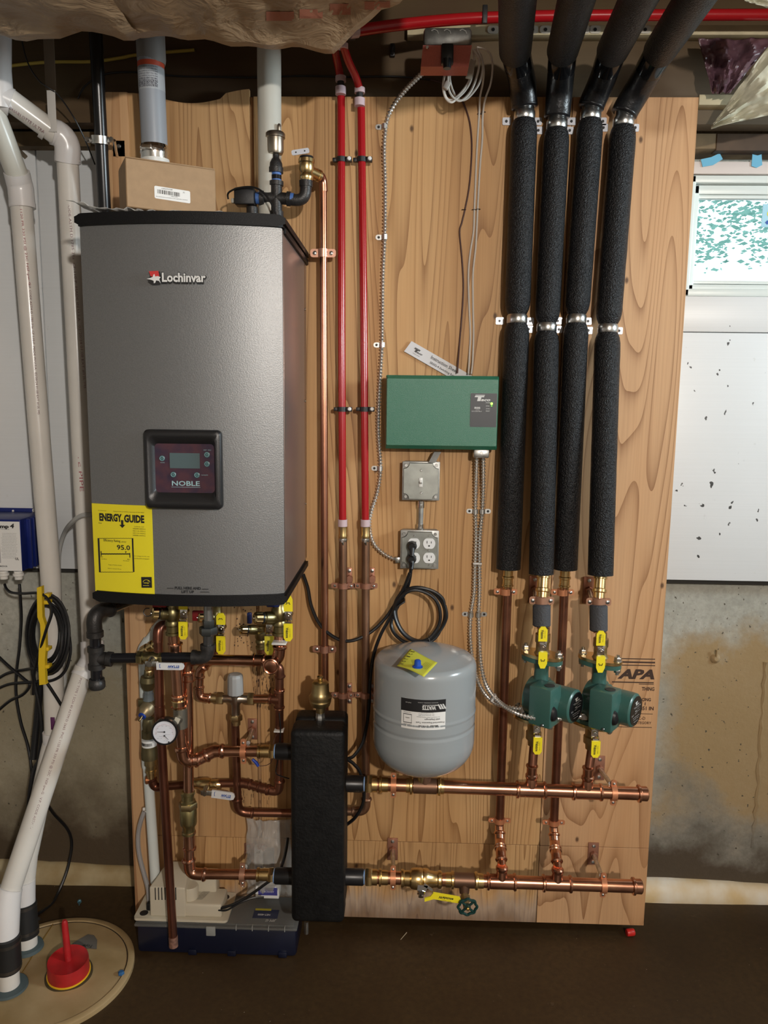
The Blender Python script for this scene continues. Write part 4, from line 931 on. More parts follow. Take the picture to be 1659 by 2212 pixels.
c_ = P(966, 125, .168); b = BM(); box(b, c_ + V((-.014, -.010, -.016)), c_ + V((.014, .006, .028)), .004); lathe(b, c_ + V((0, -.008, -.006)), -Z, [(0, .010), (.020, .009)], 14); obj('switch_toggle', b, mat('black_switch', (.008, .010, .012), .3), eb)
b = BM(); lathe(b, P(923, 102, .175), (0, -1, 0), [(0, .004), (.002, .003)], 12); obj('cover_screw', b, chrome(), cv)
b = BM()
for px in (942, 969, 1003): tube(b, [P(px - 10, 66, .1705), P(px - 4, 63, .172), P(px + 3, 67, .172), P(px + 5, 73, .1705)], .0012, 6)
obj('knockout_rims', b, galv(), bx, kind='stuff')
# ================================================================== ARMOURED CABLES
mc = lambda: mat('armour_steel', (.72, .71, .68), .30, .85)
mt = thing('armoured_cable', 'single armoured cable curving down from the ceiling box to the outlet box', 'cable', P(860, 1208, .02))
cable('cable', '', '', [(928, 145, .13), (905, 165, .10), (875, 195, .06), (850, 228, .025), (836, 262, .009), (830, 320, .007), (832, 400, .007), (831, 512, .007), (827, 600, .007), (825, 745, .007), (819, 850, .007), (817, 930, .007), (822, 1010, .007), (816, 1060, .008), (802, 1105, .010), (798, 1140, .012), (808, 1175, .014), (832, 1198, .016), (858, 1210, .018)], .0052, mc(), rib=.0085, parent=mt, pname='cable_jacket', n=12)
sm = mat('zinc_strap', (.66, .66, .64), .32, .9)
def one_hole(t, px, py, d, side=-1, r=.0055):
    c = P(px, py, d); b = BM(); lathe(b, c - Z * .006, Z, [(0, r * 1.1), (0, r * 1.1 + .0014), (.012, r * 1.1 + .0014), (.012, r * 1.1)], 18)
    poly(b, rrect(-.009, -.0065, .009, .0065, .006, 5), c + V((side * (r + .009), d - .001, 0)), X, Z, .0016, (0, -1, 0)); o_ = obj('cable_strap', b, sm, t)
    b = BM(); lathe(b, c + V((side * (r + .010), d - .0027, 0)), (0, -1, 0), [(0, .0034), (.002, .0026)], 12); obj('screw', b, mat('dark_screw', (.03, .03, .03), .4, .5), o_)
for px, py in ((831, 273), (831, 512), (826, 745), (821, 1012)): one_hole(mt, px, py, .007)
q = P(860, 1209, .018); b = BM(); box(b, q + V((-.008, -.008, -.008)), q + V((.006, .008, .008)), .002); lathe(b, q + V((-.002, -.008, 0)), (0, -1, 0), [(0, .003), (.003, .0025)], 10); obj('cable_connector', b, steel(), mt)
mt2 = thing('armoured_cable', 'left of the two armoured cables under the green box, ending at the left pump', 'cable', P(1125, 1530, .12))
mt3 = thing('armoured_cable', 'right of the two armoured cables under the green box, ending at the right pump', 'cable', P(1255, 1548, .12))
cable('cable', '', '', [(1030, 985, .03), (1028, 1050, .015), (1027, 1105, .008), (1028, 1160, .010), (1026, 1220, .012), (1024, 1280, .010), (1017, 1328, .008), (1016, 1380, .012), (1022, 1430, .03), (1036, 1480, .06), (1060, 1512, .10), (1090, 1526, .14), (1128, 1532, .155)], .0052, mc(), rib=.0085, parent=mt2, pname='cable_jacket', n=12)
cable('cable', '', '', [(1044, 985, .03), (1044, 1050, .015), (1042, 1105, .008), (1037, 1160, .012), (1036, 1220, .014), (1036, 1280, .010), (1034, 1328, .008), (1036, 1390, .014), (1040, 1440, .04), (1052, 1484, .08), (1078, 1516, .14), (1115, 1540, .21), (1160, 1552, .235), (1210, 1552, .22), (1256, 1547, .17)], .0052, mc(), rib=.0085, parent=mt3, pname='cable_jacket', n=12)
for py, xa_, xb_ in ((1105, 1027, 1042), (1328, 1017, 1034)):
    one_hole(mt2, xa_, py, .008, -1); one_hole(mt3, xb_, py, .008, 1)
tie = mat('white_tie', (.72, .71, .68), .4)
def ziptie(t, px, py, d, w_, h_=.005, rot=0, dep=.014):
    q = P(px, py, d); b = BM(); box(b, q + V((-w_ / 2, -dep / 2, -h_ / 2)), q + V((w_ / 2, dep / 2, h_ / 2)), .0015, Matrix.Rotation(R(rot), 3, 'Y')); return obj('cable_tie', b, tie, t)
ziptie(mt2, 1031, 1217, .013, .024); ziptie(mt2, 1066, 1507, .115, .006, .020, 40, .02)
q = P(1128, 1531, .155); b = BM(); box(b, q + V((-.006, -.007, -.010)), q + V((.010, .007, .008)), .002); lathe(b, q + V((0, 0, -.010)), -Z, [(0, .003), (.010, .003)], 8); obj('cable_connector', b, steel(), mt2)
q = P(1260, 1546, .17); b = BM(); box(b, q + V((-.006, -.007, -.010)), q + V((.014, .007, .008)), .002); lathe(b, q + V((0, 0, .006)), Z, [(0, .003), (.014, .003)], 8); obj('cable_connector', b, steel(), mt3)
# ================================================================== GREEN CONTROL BOX
gx0_, gx1_ = P(833, 890, .07).x, P(1077, 890, .07).x; gz0_, gz1_ = P(955, 971, .07).z, P(955, 811, .07).z
gb = thing('control_box', 'green rectangular zone control box mounted on the plywood', 'control box', ((gx0_ + gx1_) / 2, 0, gz0_))
b = BM(); box(b, (gx0_ + .003, -.062, gz0_ + .002), (gx1_ - .006, -.0005, gz1_ - .002), .003); obj('back_box', b, box_green(), gb)
b = BM(); ring_loft(b, [rloop(gx0_, gz0_, gx1_, gz1_, .003, -.045), rloop(gx0_, gz0_, gx1_, gz1_, .003, -.058), rloop(gx0_ + .003, gz0_ + .010, gx1_ - .003, gz1_ - .009, .003, -.070)])
b.faces.new(b.verts[-28:]) if False else None
l_ = [v for v in b.verts][-28:]
b.faces.new(l_); cvr = obj('front_cover', b, box_green(), gb, ang=25)
p0_, p1_ = P(1015, 922, .07), P(1074, 850, .07)
b = BM(); poly(b, rrect(p0_.x, p0_.z, p1_.x, p1_.z, .002, 3), (0, -.0702, 0), X, Z, .0006, (0, -1, 0)); pl = obj('status_label', b, mat('dark_label', (.028, .030, .034), .45), gb, smooth=False)
def gpt(px, py): q = P(px, py, .0710); return q
def taco(parent, o_, rt, up_, k_, m, lift=0.0):
    """bar-topped T followed by 'aco'"""
    b = BM(); n_ = V(rt).cross(V(up_))
    poly(b, [(-15 * k_, 5 * k_), (7 * k_, 5 * k_), (6 * k_, 2 * k_), (0, 2 * k_), (-2 * k_, -7 * k_), (-10 * k_, -7 * k_), (-8 * k_, 2 * k_), (-16 * k_, 2 * k_)], o_, rt, up_, .0003, n_)
    poly(b, [(-14 * k_, 7.5 * k_), (8 * k_, 7.5 * k_), (7.6 * k_, 6 * k_), (-14.5 * k_, 6 * k_)], o_, rt, up_, .0003, n_)
    text(b, 'aco', V(o_) + V(rt) * (10 * k_) + V(up_) * (-3.5 * k_), rt, up_, 6.5 * k_, 22 * k_, shear=.3, bold=.03); return obj('maker_logo', b, m, parent, kind='stuff', smooth=False)
wi = mat('white_ink', (.62, .62, .60), .5); kg = kx(1045, 880, .07)
taco(gb, gpt(1040, 860), X, Z, kg * .92, wi)
lettering(pl, [(('SR502', gpt(1031, 881), X, Z, 4 * kg, 13 * kg), dict(bold=.03)), (('2 ZONE', gpt(1031, 885.5), X, Z, 1.6 * kg, 9 * kg),), (('SWITCHING RELAY', gpt(1030, 888.5), X, Z, 2.2 * kg, 22 * kg),)] +
          [((s, gpt(1054, yy), X, Z, 2.2 * kg, 9 * kg),) for s, yy in (('POWER', 870), ('ZONE 1', 877), ('ZONE 2', 883), ('PRIORITY', 888))], wi)
b = BM(); lathe(b, gpt(1062, 872), (0, -1, 0), [(0, .003), (.002, .0024), (.003, .001)], 12); obj('power_light', b, mat('green_led', (.1, .8, .05), .4, emit=(.25, 1, .05, 6)), gb)
b = BM(); lathe(b, gpt(1062, 877), (0, -1, 0), [(0, .0016), (.001, .001)], 10); obj('zone_light', b, mat('dim_led', (.1, .5, .05), .4, emit=(.25, 1, .05, 1)), gb)
b = BM(); q = P(1039, 976, .045); box(b, (P(1022, 976, .045).x, -.058, P(1039, 989, .045).z), (P(1056, 976, .045).x, -.030, gz0_ + .001), .004); lathe(b, (q.x, -.058, q.z - .002), (0, -1, 0), [(0, .0045), (.002, .004)], 12); cn = obj('cable_clamp', b, steel(), gb)
# offset nipple from control box to switch box
b = BM(); aa, cc = P(945, 976, .035), P(933, 998, .030); wv = V((.009, 0, 0)); 
A4 = [aa - wv, aa + wv, cc + wv, cc - wv]; f1 = [b.verts.new(p + V((0, -.012, 0))) for p in A4]; f2 = [b.verts.new(p + V((0, .012, 0))) for p in A4]
b.faces.new(f1); b.faces.new(f2[::-1])
for i_ in range(4): b.faces.new((f1[i_], f1[(i_ + 1) % 4], f2[(i_ + 1) % 4], f2[i_]))
obj('offset_nipple', b, galv(), label='short bent grey conduit between the green box and the switch box', cat='conduit', smooth=False)
# instruction sheet stuck behind the box
s0, s1 = P(889, 737, .0), P(1009, 806, .0); sdir = (s1 - s0).normalized(); sup = sdir.cross(V((0, -1, 0))) * -1
hgt = (P(876, 761, 0) - P(889, 737, 0)).length; Ls = .24
b = BM(); poly(b, [(0, 0), (Ls, 0), (Ls, -hgt), (-.004, -hgt)], s0 + V((0, -.003, 0)), sdir, sup, .002, (0, -1, 0)); sh = obj('instruction_sheet', b, mat('white_paper', (.66, .65, .66), .6), label='folded white instruction sheet tucked behind the green box', cat='paper', smooth=False)
def on_sheet(t, v): return s0 + V((0, -.0056, 0)) + sdir * t - sup * v
WL[sh.name] = V(sh.location)
taco(sh, on_sheet(.027, hgt * .45), sdir, sup, kg * .62, ink())
lettering(sh, [(('Instruction Sheet', on_sheet(.104, hgt * .30), sdir, sup, .0085, .078), dict(bold=.01)), (('SR502-4 Switching Relay', on_sheet(.108, hgt * .72), sdir, sup, .0055, .078), dict(bold=.01)), (('ELECTRONIC CONTROLS', on_sheet(.028, hgt * .76), sdir, sup, .002, .02),)], ink())
# ================================================================== SWITCH AND OUTLET BOXES
def metal_box(name, label, cat, px0, py0, px1, py1, d=.040):
    a_, c_ = P(px0, py1, d), P(px1, py0, d); t = thing(name, label, cat, ((a_.x + c_.x) / 2, 0, a_.z)); b = BM(); box(b, (a_.x, -d + .010, a_.z), (c_.x, -.0005, c_.z), .008); obj('box_body', b, galv(), t)
    b = BM(); n_ = 28
    def notch(x0, z0, x1, z1, r): # plate with scooped corners
        out = []
        for cx, cz, a0 in ((x1, z1, 270), (x0, z1, 0), (x0, z0, 90), (x1, z0, 180)):
            rng = range(4, -1, -1)
            for k_ in rng:
                an = R(a0 - 90 * k_ / 4 ); 
                out.append((cx + r * math.cos(R(a0 - 90 + 90 * (4 - k_) / 4 + 0)) if False else cx + r * math.cos(an), cz + r * math.sin(an)))
        return out
    box(b, (a_.x, -d + .006, a_.z), (c_.x, -d + .010, c_.z), .006)
    pl = obj('cover_rim', b, galv(), t)
    b = BM(); w_, h_ = c_.x - a_.x, c_.z - a_.z; r = w_ * .155
    oct_ = []
    x0, x1, z0, z1 = a_.x + .003, c_.x - .003, a_.z + .003, c_.z - .003
    for (cx, cz, s) in ((x1, z1, (-1, -1)), (x0, z1, (1, -1)), (x0, z0, (1, 1)), (x1, z0, (-1, 1))):
        pts = [(cx + s[0] * r * math.cos(R(a)), cz + s[1] * r * math.sin(R(a))) for a in (0, 22, 45, 68, 90)]
        # order so the outline runs counter-clockwise
        if (s[0] * s[1]) > 0: pts = pts[::-1]
        if (cx, cz) in ((x1, z1), (x0, z0)): oct_ += pts[::-1]
        else: oct_ += pts[::-1]
    def srt(ps):
        mx, mz = (x0 + x1) / 2, (z0 + z1) / 2; return sorted(ps, key=lambda p: math.atan2(p[1] - mz, p[0] - mx))
    oct_ = srt(oct_); A_ = [b.verts.new((x, -d + .006, z)) for x, z in oct_]; B2 = [b.verts.new(((x - (x0 + x1) / 2) * .97 + (x0 + x1) / 2, -d, (z - (z0 + z1) / 2) * .97 + (z0 + z1) / 2)) for x, z in oct_]; kq = len(oct_)
    b.faces.new(B2)
    for i_ in range(kq): b.faces.new((A_[i_], A_[(i_ + 1) % kq], B2[(i_ + 1) % kq], B2[i_]))
    cp_ = obj('cover_plate', b, mat('brushed_galvanised', (.30, .31, .285), .40, .85, var=.12, vs=30), t, ang=25)
    for sx_, sz_ in ((1, 1), (-1, 1), (-1, -1), (1, -1)):
        q_ = V(((x0 + x1) / 2 + sx_ * (w_ / 2 - .010), -d + .005, (z0 + z1) / 2 + sz_ * (h_ / 2 - .010))); b = BM(); lathe(b, q_, (0, -1, 0), [(0, .0045), (.002, .004)], 12); obj('corner_screw', b, steel(), t)
    return t, d
sw_, d_ = metal_box('switch_box', 'square galvanised box with a single toggle switch under the green box', 'switch', 868, 998, 951, 1081)
c0 = P(909, 1042, d_ + .001); b = BM(); box(b, c0 + V((-.005, -.0015, -.012)), c0 + V((.005, 0, .012)), .001); fp = obj('switch_frame', b, white_pl(), sw_); b = BM(); box(b, c0 + V((-.0035, -.012, -.002)), c0 + V((.0035, 0, .004)), .001, Matrix.Rotation(R(-30), 3, 'X')); obj('toggle', b, white_pl(), sw_)
for yy in (1016, 1065):
    b = BM(); lathe(b, P(910, yy, d_), (0, -1, 0), [(0, .0035), (.002, .0025)], 12); obj('plate_screw', b, steel(), sw_)
ou, d_ = metal_box('outlet_box', 'square galvanised outlet box with two duplex sockets below the switch box', 'outlet', 864, 1147, 949, 1229)
for cx in (894, 927):
    for cy in (1174, 1205):
        q = P(cx, cy, d_ + .0005); b = BM(); rx, rz = 13.2 * kx(927, 1190, .04), 11 * ky(927, 1190, .04)
        out = []
        for i_ in range(28):
            a_ = 2 * math.pi * i_ / 28; x_, z_ = rx * math.cos(a_), rx * math.sin(a_); out.append((x_, max(-rz, min(rz, z_))))
        poly(b, out, q, X, Z, .003, (0, -1, 0)); so = obj('socket_face', b, mat('outlet_white', (.74, .74, .73), .35), ou, smooth=False)
        b = BM()
        for sx_, hh in ((-.0055, .0042), (.0055, .0034)): box(b, q + V((sx_ - .0008, -.0035, .0008)), q + V((sx_ + .0008, -.003, .0008 + hh * 1.6)))
        lathe(b, q + V((0, -.003, -.006)), (0, -1, 0), [(0, .0022), (.0005, .0022)], 12); obj('socket_slots', b, ink(), so)
for px, py in ((895, 1158), (927, 1158), (926, 1189), (927, 1221)):
    b = BM(); lathe(b, P(px, py, d_), (0, -1, 0), [(0, .0028), (.0015, .002)], 12); obj('plate_screw', b, steel(), ou)
cdt = thing('conduit', 'short galvanised conduit joining the switch box and the outlet box', 'conduit', P(909, 1145, .022))
a_, c_ = P(910, 1082, .022), P(908, 1146, .022); b = BM(); tube(b, [a_, c_], .0068, 18); obj('tube', b, galv(), cdt)
for p_ in (a_, c_):
    b = BM(); s = 1 if p_ is c_ else -1; lathe(b, p_, Z * s, [(0, .0095), (.018, .0095)], 18); cn = obj('set_screw_connector', b, chrome(), cdt); b = BM(); lathe(b, p_ + V((0, -.0095, s * .009)), (0, -1, 0), [(0, .003), (.003, .0025)], 10); obj('set_screw', b, steel(), cdt)
# plugs and cords
for (cx, cy, dd, tag_) in ((890, 1178, .0, 'upper'), (889, 1206, .004, 'lower')):
    q = P(cx, cy, .045); t = thing('plug', f'{tag_} black plug pushed into the left socket of the outlet box', 'plug', q)
    b = BM(); lathe(b, q + V((0, .001, 0)), (0, -1, -.05), [(0, .0125), (.010, .0130), (.018, .011), (.022, .009)], 20); box(b, q + V((-.010, -.018, -.010)), q + V((.010, .0, .012)), .004); obj('plug_body', b, rubber(), t)
    b = BM(); lathe(b, q + V((0, -.016, -.006)), (0, -.6, -1), [(0, .008), (.022, .0048)], 14); obj('strain_relief', b, rubber(), t)
cr = .0046
cable('power_cord', 'black power cord looping in a coil below the outlet box', 'cord', [(888, 1216, .072), (886, 1245, .065), (878, 1275, .055), (862, 1305, .05), (846, 1340, .05), (850, 1365, .06), (872, 1385, .07), (905, 1392, .075), (938, 1380, .075), (958, 1345, .07), (960, 1315, .07), (945, 1288, .07), (920, 1272, .07), (890, 1270, .065), (866, 1285, .06), (850, 1310, .055), (830, 1338, .055), (800, 1366, .06), (760, 1384, .065), (725, 1378, .06), (692, 1350, .05), (673, 1310, .04), (665, 1270, .03), (655, 1240, .02)], cr, rubber(), n=10)
cable('power_cord', 'second black power cord running from the coil down to the black separator', 'cord', [(885, 1238, .082), (872, 1272, .075), (855, 1300, .070), (852, 1330, .08), (868, 1365, .088), (895, 1384, .09), (925, 1380, .09), (948, 1350, .088), (950, 1318, .088), (938, 1292, .088), (912, 1277, .085), (886, 1276, .085), (862, 1295, .08), (845, 1330, .075), (822, 1372, .075), (806, 1420, .07), (799, 1480, .07), (796, 1540, .075), (785, 1600, .085), (765, 1632, .10), (752, 1640, .11), (764, 1650, .115), (778, 1668, .12), (786, 1700, .12), (784, 1735, .12), (768, 1765, .115), (748, 1782, .10)], cr, rubber(), n=10)
cable('power_cord', 'loose outer loop of black cord around the coil below the outlet', 'cord', [(960, 1310, .078), (955, 1292, .078), (935, 1277, .078), (905, 1270, .078), (880, 1276, .076), (862, 1296, .074), (855, 1325, .074), (866, 1358, .078), (890, 1380, .08), (922, 1384, .08), (948, 1365, .08), (964, 1335, .08), (961, 1308, .078)], cr, rubber(), n=10)
b = BM(); q = P(866, 1302, .07); box(b, q + V((-.013, -.018, -.002)), q + V((.013, .018, .002)), .001, Matrix.Rotation(R(-35), 3, 'Y')); obj('cord_tie', b, blackp(), label='black cable tie at the upper left of the cord coil', cat='cable tie')
b = BM(); q = P(928, 1382, .082); box(b, q + V((-.002, -.014, -.010)), q + V((.002, .014, .010)), .001, Matrix.Rotation(R(-20), 3, 'Y')); obj('cord_tie', b, blackp(), label='black cable tie at the bottom of the cord coil', cat='cable tie')
# thin wires
wwh = lambda: mat('white_wire', (.62, .58, .52), .45)
for lab, pts in (('left of two white thermostat wires running down to the green box', [(1026, 108, .10), (1038, 118, .09), (1045, 150, .07), (1043, 180, .05), (1037, 210, .03), (1035, 250, .004), (1030, 330, .003), (1025, 450, .003), (1023, 500, .003), (1016, 545, .003), (1012, 590, .003), (1013, 650, .003), (1016, 720, .003), (1014, 770, .008), (1012, 808, .02)]),
                 ('right of two white thermostat wires running down to the green box', [(1030, 102, .10), (1055, 112, .09), (1064, 140, .07), (1060, 180, .05), (1048, 215, .03), (1043, 250, .004), (1042, 300, .003), (1037, 360, .003), (1032, 450, .003), (1028, 530, .003), (1022, 590, .003), (1022, 660, .003), (1023, 720, .003), (1021, 780, .008), (1018, 808, .02)])):
    cable('thermostat_wire', lab, 'wire', pts, .0024, wwh())
cable('dark_wire', 'thin brown wire running down the board to the green box', 'wire', [(930, 172, -.015), (960, 182, -.005), (990, 205, .003), (1008, 240, .003), (1017, 280, .003), (1019, 330, .003), (1014, 400, .003), (1005, 450, .003), (998, 480, .003), (993, 502, .003), (998, 560, .003), (1001, 620, .003), (997, 690, .003), (992, 750, .006), (988, 806, .02)], .0021, mat('brown_wire', (.07, .025, .018), .5))
cable('dark_wire', 'thin black wire drooping along the rim joist', 'wire', [(168, 213, -.03), (185, 185, -.028), (225, 161, -.028), (290, 156, -.028), (380, 164, -.028), (460, 166, -.028), (550, 167, -.028), (650, 164, -.028), (760, 166, -.028), (850, 165, -.028), (930, 172, -.02)], .0022, rubber())
cable('dark_wire', 'thin black wire slanting down past the black iron pipe at upper left', 'wire', [(42, 60, .1), (58, 130, .1), (85, 175, .09), (125, 205, .07), (160, 255, .03), (185, 305, .0), (205, 355, -.05)], .0018, rubber())
cable('yellow_cable', 'yellow electrical cable stapled along the rim joist at upper left', 'cable', [(-30, 150, -.03), (40, 140, -.028), (110, 134, -.028), (200, 133, -.028), (260, 125, -.028), (300, 118, -.028), (420, 108, -.028)], .004, mat('yellow_sheath', (.42, .30, .05), .5))
for s, (xx, yy, sl_) in enumerate(((1036, 246, 'dark staple at the top of the left white wire'), (1044, 242, 'dark staple at the top of the right white wire'), (1024, 453, 'dark staple halfway down the left white wire'), (1033, 452, 'dark staple halfway down the right white wire'), (1002, 453, 'dark staple over the thin brown wire'))):
    b = BM(); q = P(xx, yy, .0035); tube(b, [q + V((-.005, .003, 0)), q + V((-.005, -.002, 0)), q + V((.005, -.002, 0)), q + V((.005, .003, 0))], .0008, 6); obj('wire_staple', b, mat('dark_screw', (.03, .03, .03), .4, .5), label=sl_, cat='staple', group='staples over the thin wires')
# hanging coil of white cable
ct = thing('white_cable_coil', 'hanging coil of white cable beside the red-covered ceiling box', 'cable', P(985, 220, .08))
for i_, (pts) in enumerate(([(1022, 106, .12), (1035, 130, .11), (1030, 165, .09), (1015, 200, .08), (992, 218, .08), (972, 200, .09), (968, 165, .10), (978, 135, .11), (990, 120, .11)],
    [(1030, 104, .11), (1043, 140, .10), (1035, 180, .085), (1010, 212, .075), (990, 214, .075), (976, 190, .08), (972, 160, .09), (985, 130, .1)],
    [(970, 145, .10), (960, 165, .095), (957, 190, .09), (963, 212, .085), (975, 221, .085), (988, 212, .08), (1005, 195, .08), (1018, 170, .09), (1024, 130, .10), (1022, 108, .11)],
    [(966, 150, .10), (959, 175, .095), (962, 205, .085), (972, 216, .08), (990, 206, .08), (1012, 178, .085), (1020, 150, .10)])):
    cable('c', '', '', pts, .0027, wwh(), parent=ct, pname='cable_loop')
q = P(962, 182, .095); b = BM(); box(b, q + V((-.003, -.006, -.012)), q + V((.010, .004, .006)), .002, Matrix.Rotation(R(30), 3, 'Y')); obj('tape_wrap', b, wwh(), ct)
q = P(1018, 150, .10); b = BM(); box(b, q + V((-.008, -.002, -.022)), q + V((.006, .002, .022)), .001, Matrix.Rotation(R(15), 3, 'Y')); obj('paper_tag', b, mat('beige_tag', (.42, .38, .30), .6), ct)
# ================================================================== BLACK INSULATED PIPES
ord_ = ['leftmost', 'second from the left', 'third from the left', 'rightmost']
bend_m = mat('black_rubber_foam', (.009, .009, .010), .34, bump=.35, bs=160)
LOWP = []
for i, (tp, md, bt_, el, co, up0) in enumerate((
        ((1133, 250), (1117, 690), (1098, 1228), (1127, 170), (1113, 108), (1118, 0)),
        ((1203, 270), (1181, 708), (1169, 1240), (1210, 180), (1216, 108), (1245, 0)),
        ((1276, 250), (1245, 690), (1221, 1229), (1300, 175), (1324, 108), (1378, 0)),
        ((1347, 264), (1313, 711), (1297, 1242), (1383, 185), (1426, 108), (1498, 0)))):
    d0, d1, d2 = .042, .045, (.052 if i in (0, 2) else .105)
    T = P(*tp, d0); M_ = P(*md, d1); Bq = P(*bt_, d2); r = 27.5 * kx(1200, 500, .045) * (1.02 if i in (0, 3) else 1.0)
    t = thing('insulated_pipe', f'{ord_[i]} of four black foam-covered pipes running down the board', 'pipe', Bq)
    def seg(a, c, sa, sc, n=40):
        b = BM(); pts = [a.lerp(c, k / n) for k in range(n + 1)]; L_ = (c - a).length
        rs = []
        for k in range(n + 1):
            s = L_ * k / n; rr_ = r
            if sa and s < .03: rr_ = r * (.72 + .28 * math.sqrt(s / .03))
            if sc and L_ - s < .03: rr_ = min(rr_, r * (.72 + .28 * math.sqrt(max(0, L_ - s) / .03)))
            rs.append(rr_ * (1 + .012 * noise.noise(V((s * 25, i, 3)))))
        # dense enough near the ends
        tube(b, pts, rs, 28); return obj('foam_sleeve', b, foam_blk(), t)
    seg(T - Z * .006, M_ + Z * .012, True, True); seg(M_ - Z * .006, Bq, True, False)
    # copper inside bands and steel straps
    for c_, dd in ((T, d0), (M_, d1)):
        b = BM(); lathe(b, c_ - Z * .012, Z, [(0, r * .72), (.004, r * .80), (.020, r * .80), (.024, r * .72), (.040, r * .66), (.046, r * .66)], 28)
        bd = obj('steel_band', b, mat('band_steel', (.60, .60, .58), .28, 1.0, var=.12, vs=90), t)
        for s in (-1, 1):
            b = BM(); poly(b, rrect(-.0105, -.009, .0105, .009, .003, 3), V((c_.x + s * (r * .82 + .012), -.0008, c_.z)), X, Z, .0035, (0, -1, 0)); obj('strap_ear', b, mat('bright_zinc', (.72, .74, .80), .3, .3), bd)
        for s in (-1, 1):
            b = BM(); lathe(b, V((c_.x + s * (r * .82 + .013), -.0042, c_.z)), (0, -1, 0), [(0, .0036), (.0022, .003)], 12); obj('screw', b, mat('dark_screw', (.03, .03, .03), .4, .5), bd)
    E = P(*el, .075); Cc = P(*co, .17); n_ = smooth_path([P(tp[0], tp[1] - 16, d0), P(tp[0] + (el[0] - tp[0]) * .25, tp[1] - 34, d0 + .004), E, Cc], 8)
    b = BM(); tube(b, n_, [r * .82, r * .95] + [r * 1.0] * (len(n_) - 2), 26); obj('bend_sleeve', b, bend_m, t)
    ax = (P(*up0, .46) - Cc).normalized()
    b = BM(); tp_ = n_[int(len(n_) * .62)]; ax2 = (Cc - E).normalized(); lathe(b, Cc - ax2 * .055, ax2, [(0, r * 1.005), (.0005, r * 1.02), (.046, r * 1.03), (.050, r * 1.0)], 28); obj('tape_wrap', b, mat('glossy_black_tape', (.008, .008, .009), .12), t)
    b = BM(); lathe(b, Cc - ax * .004, ax, [(0, r * 1.0), (.0, r * 1.07), (.008, r * 1.12), (.010, r * .9)], 28); obj('joint_ring', b, mat('tin_ring', (.42, .40, .37), .35, .8), t)
    e2 = P(*up0, .46); far = Cc + (e2 - Cc) * 2.4
    b = BM(); n = 50; tube(b, [Cc.lerp(far, k / n) for k in range(n + 1)], [r * 1.14 * (1 + .01 * noise.noise(V((k * .9, i * 3, 0)))) for k in range(n + 1)], 30); obj('upper_sleeve', b, foam_blk(), t)
    LOWP.append((Bq, r))
def press_join(t, top, L_, r, m, bead=True):
    b = BM(); lathe(b, top, -Z, [(0, r * 1.12), (L_ * .30, r * 1.12), (L_ * .33, r * 1.34), (L_ * .42, r * 1.34), (L_ * .46, r * 1.15), (L_ * .75, r * 1.15), (L_ * .78, r * 1.3), (L_ * .84, r * 1.3), (L_ * .88, r * 1.05), (L_, r * 1.05)], 22); return obj('press_adapter', b, m, t)
RC = .0118; MR = .0168
def man_pt(px, upper=True): return P(px, 1693 + (px - 776) * .0353, .17) if upper else P(px, 1894 + (px - 785) * .035, .17)
# two return pipes (1 and 3)
for i, (x0, y0, x1, y1, x2, y2, lab) in enumerate(((1098, 1228, 1079, 1772, 1084, 1884, 'left of two copper return pipes running down behind the upper manifold'), (1221, 1229, 1196, 1776, 1205, 1888, 'right of two copper return pipes running down behind the upper manifold'))):
    t = thing('return_pipe', lab, 'pipe', P(x2, y2, .17)); a = P(x0, y0, .052); c = P(x1, y1 + 12, .062)
    b = BM(); tube(b, [a, c], RC, 18); obj('pipe', b, copper_old(), t)
    press_join(t, a - Z * .004, .052, RC, mat('brass', (.72, .53, .25), .27, 1.0)); 
    clamp(t, P(x0 - 6, y0 + 50, .053), Z, RC, mat('orange_copper_strap', (.62, .26, .13), .4, .5), w=.016, ear=.017, side=X)
    f = (y1 - y0); clamp(t, P(x1, y1, .062), Z, RC, mat('orange_copper_strap', (.62, .26, .13), .4, .5), w=.013, ear=.017, side=X)
    m1 = P(x1 + (x2 - x1) * .25, y1 + 44, .085); m2 = P(x1 + (x2 - x1) * .6, y1 + 72, .13); e_ = man_pt(x2, False) + V((0, 0, .03))
    c2 = P(x1, y1 + 22, .063)
    bm1, s1, s2 = elbow_bm(c, m1, m2, RC * 1.02, .018, True); obj('elbow', bm1, copper(), t)
    b = BM(); lathe(b, c, (m1 - c), [(0, RC * 1.05), ((m1 - c).length * .4, RC * 1.05)], 18); tube(b, [m1, m2, e_], RC * .98, 16); obj('pipe', b, copper(), t)
    bm1, s1, s2 = elbow_bm(m1, m2, e_, RC * 1.02, .014, True); obj('elbow', bm1, copper(), t)
    tube_ = None
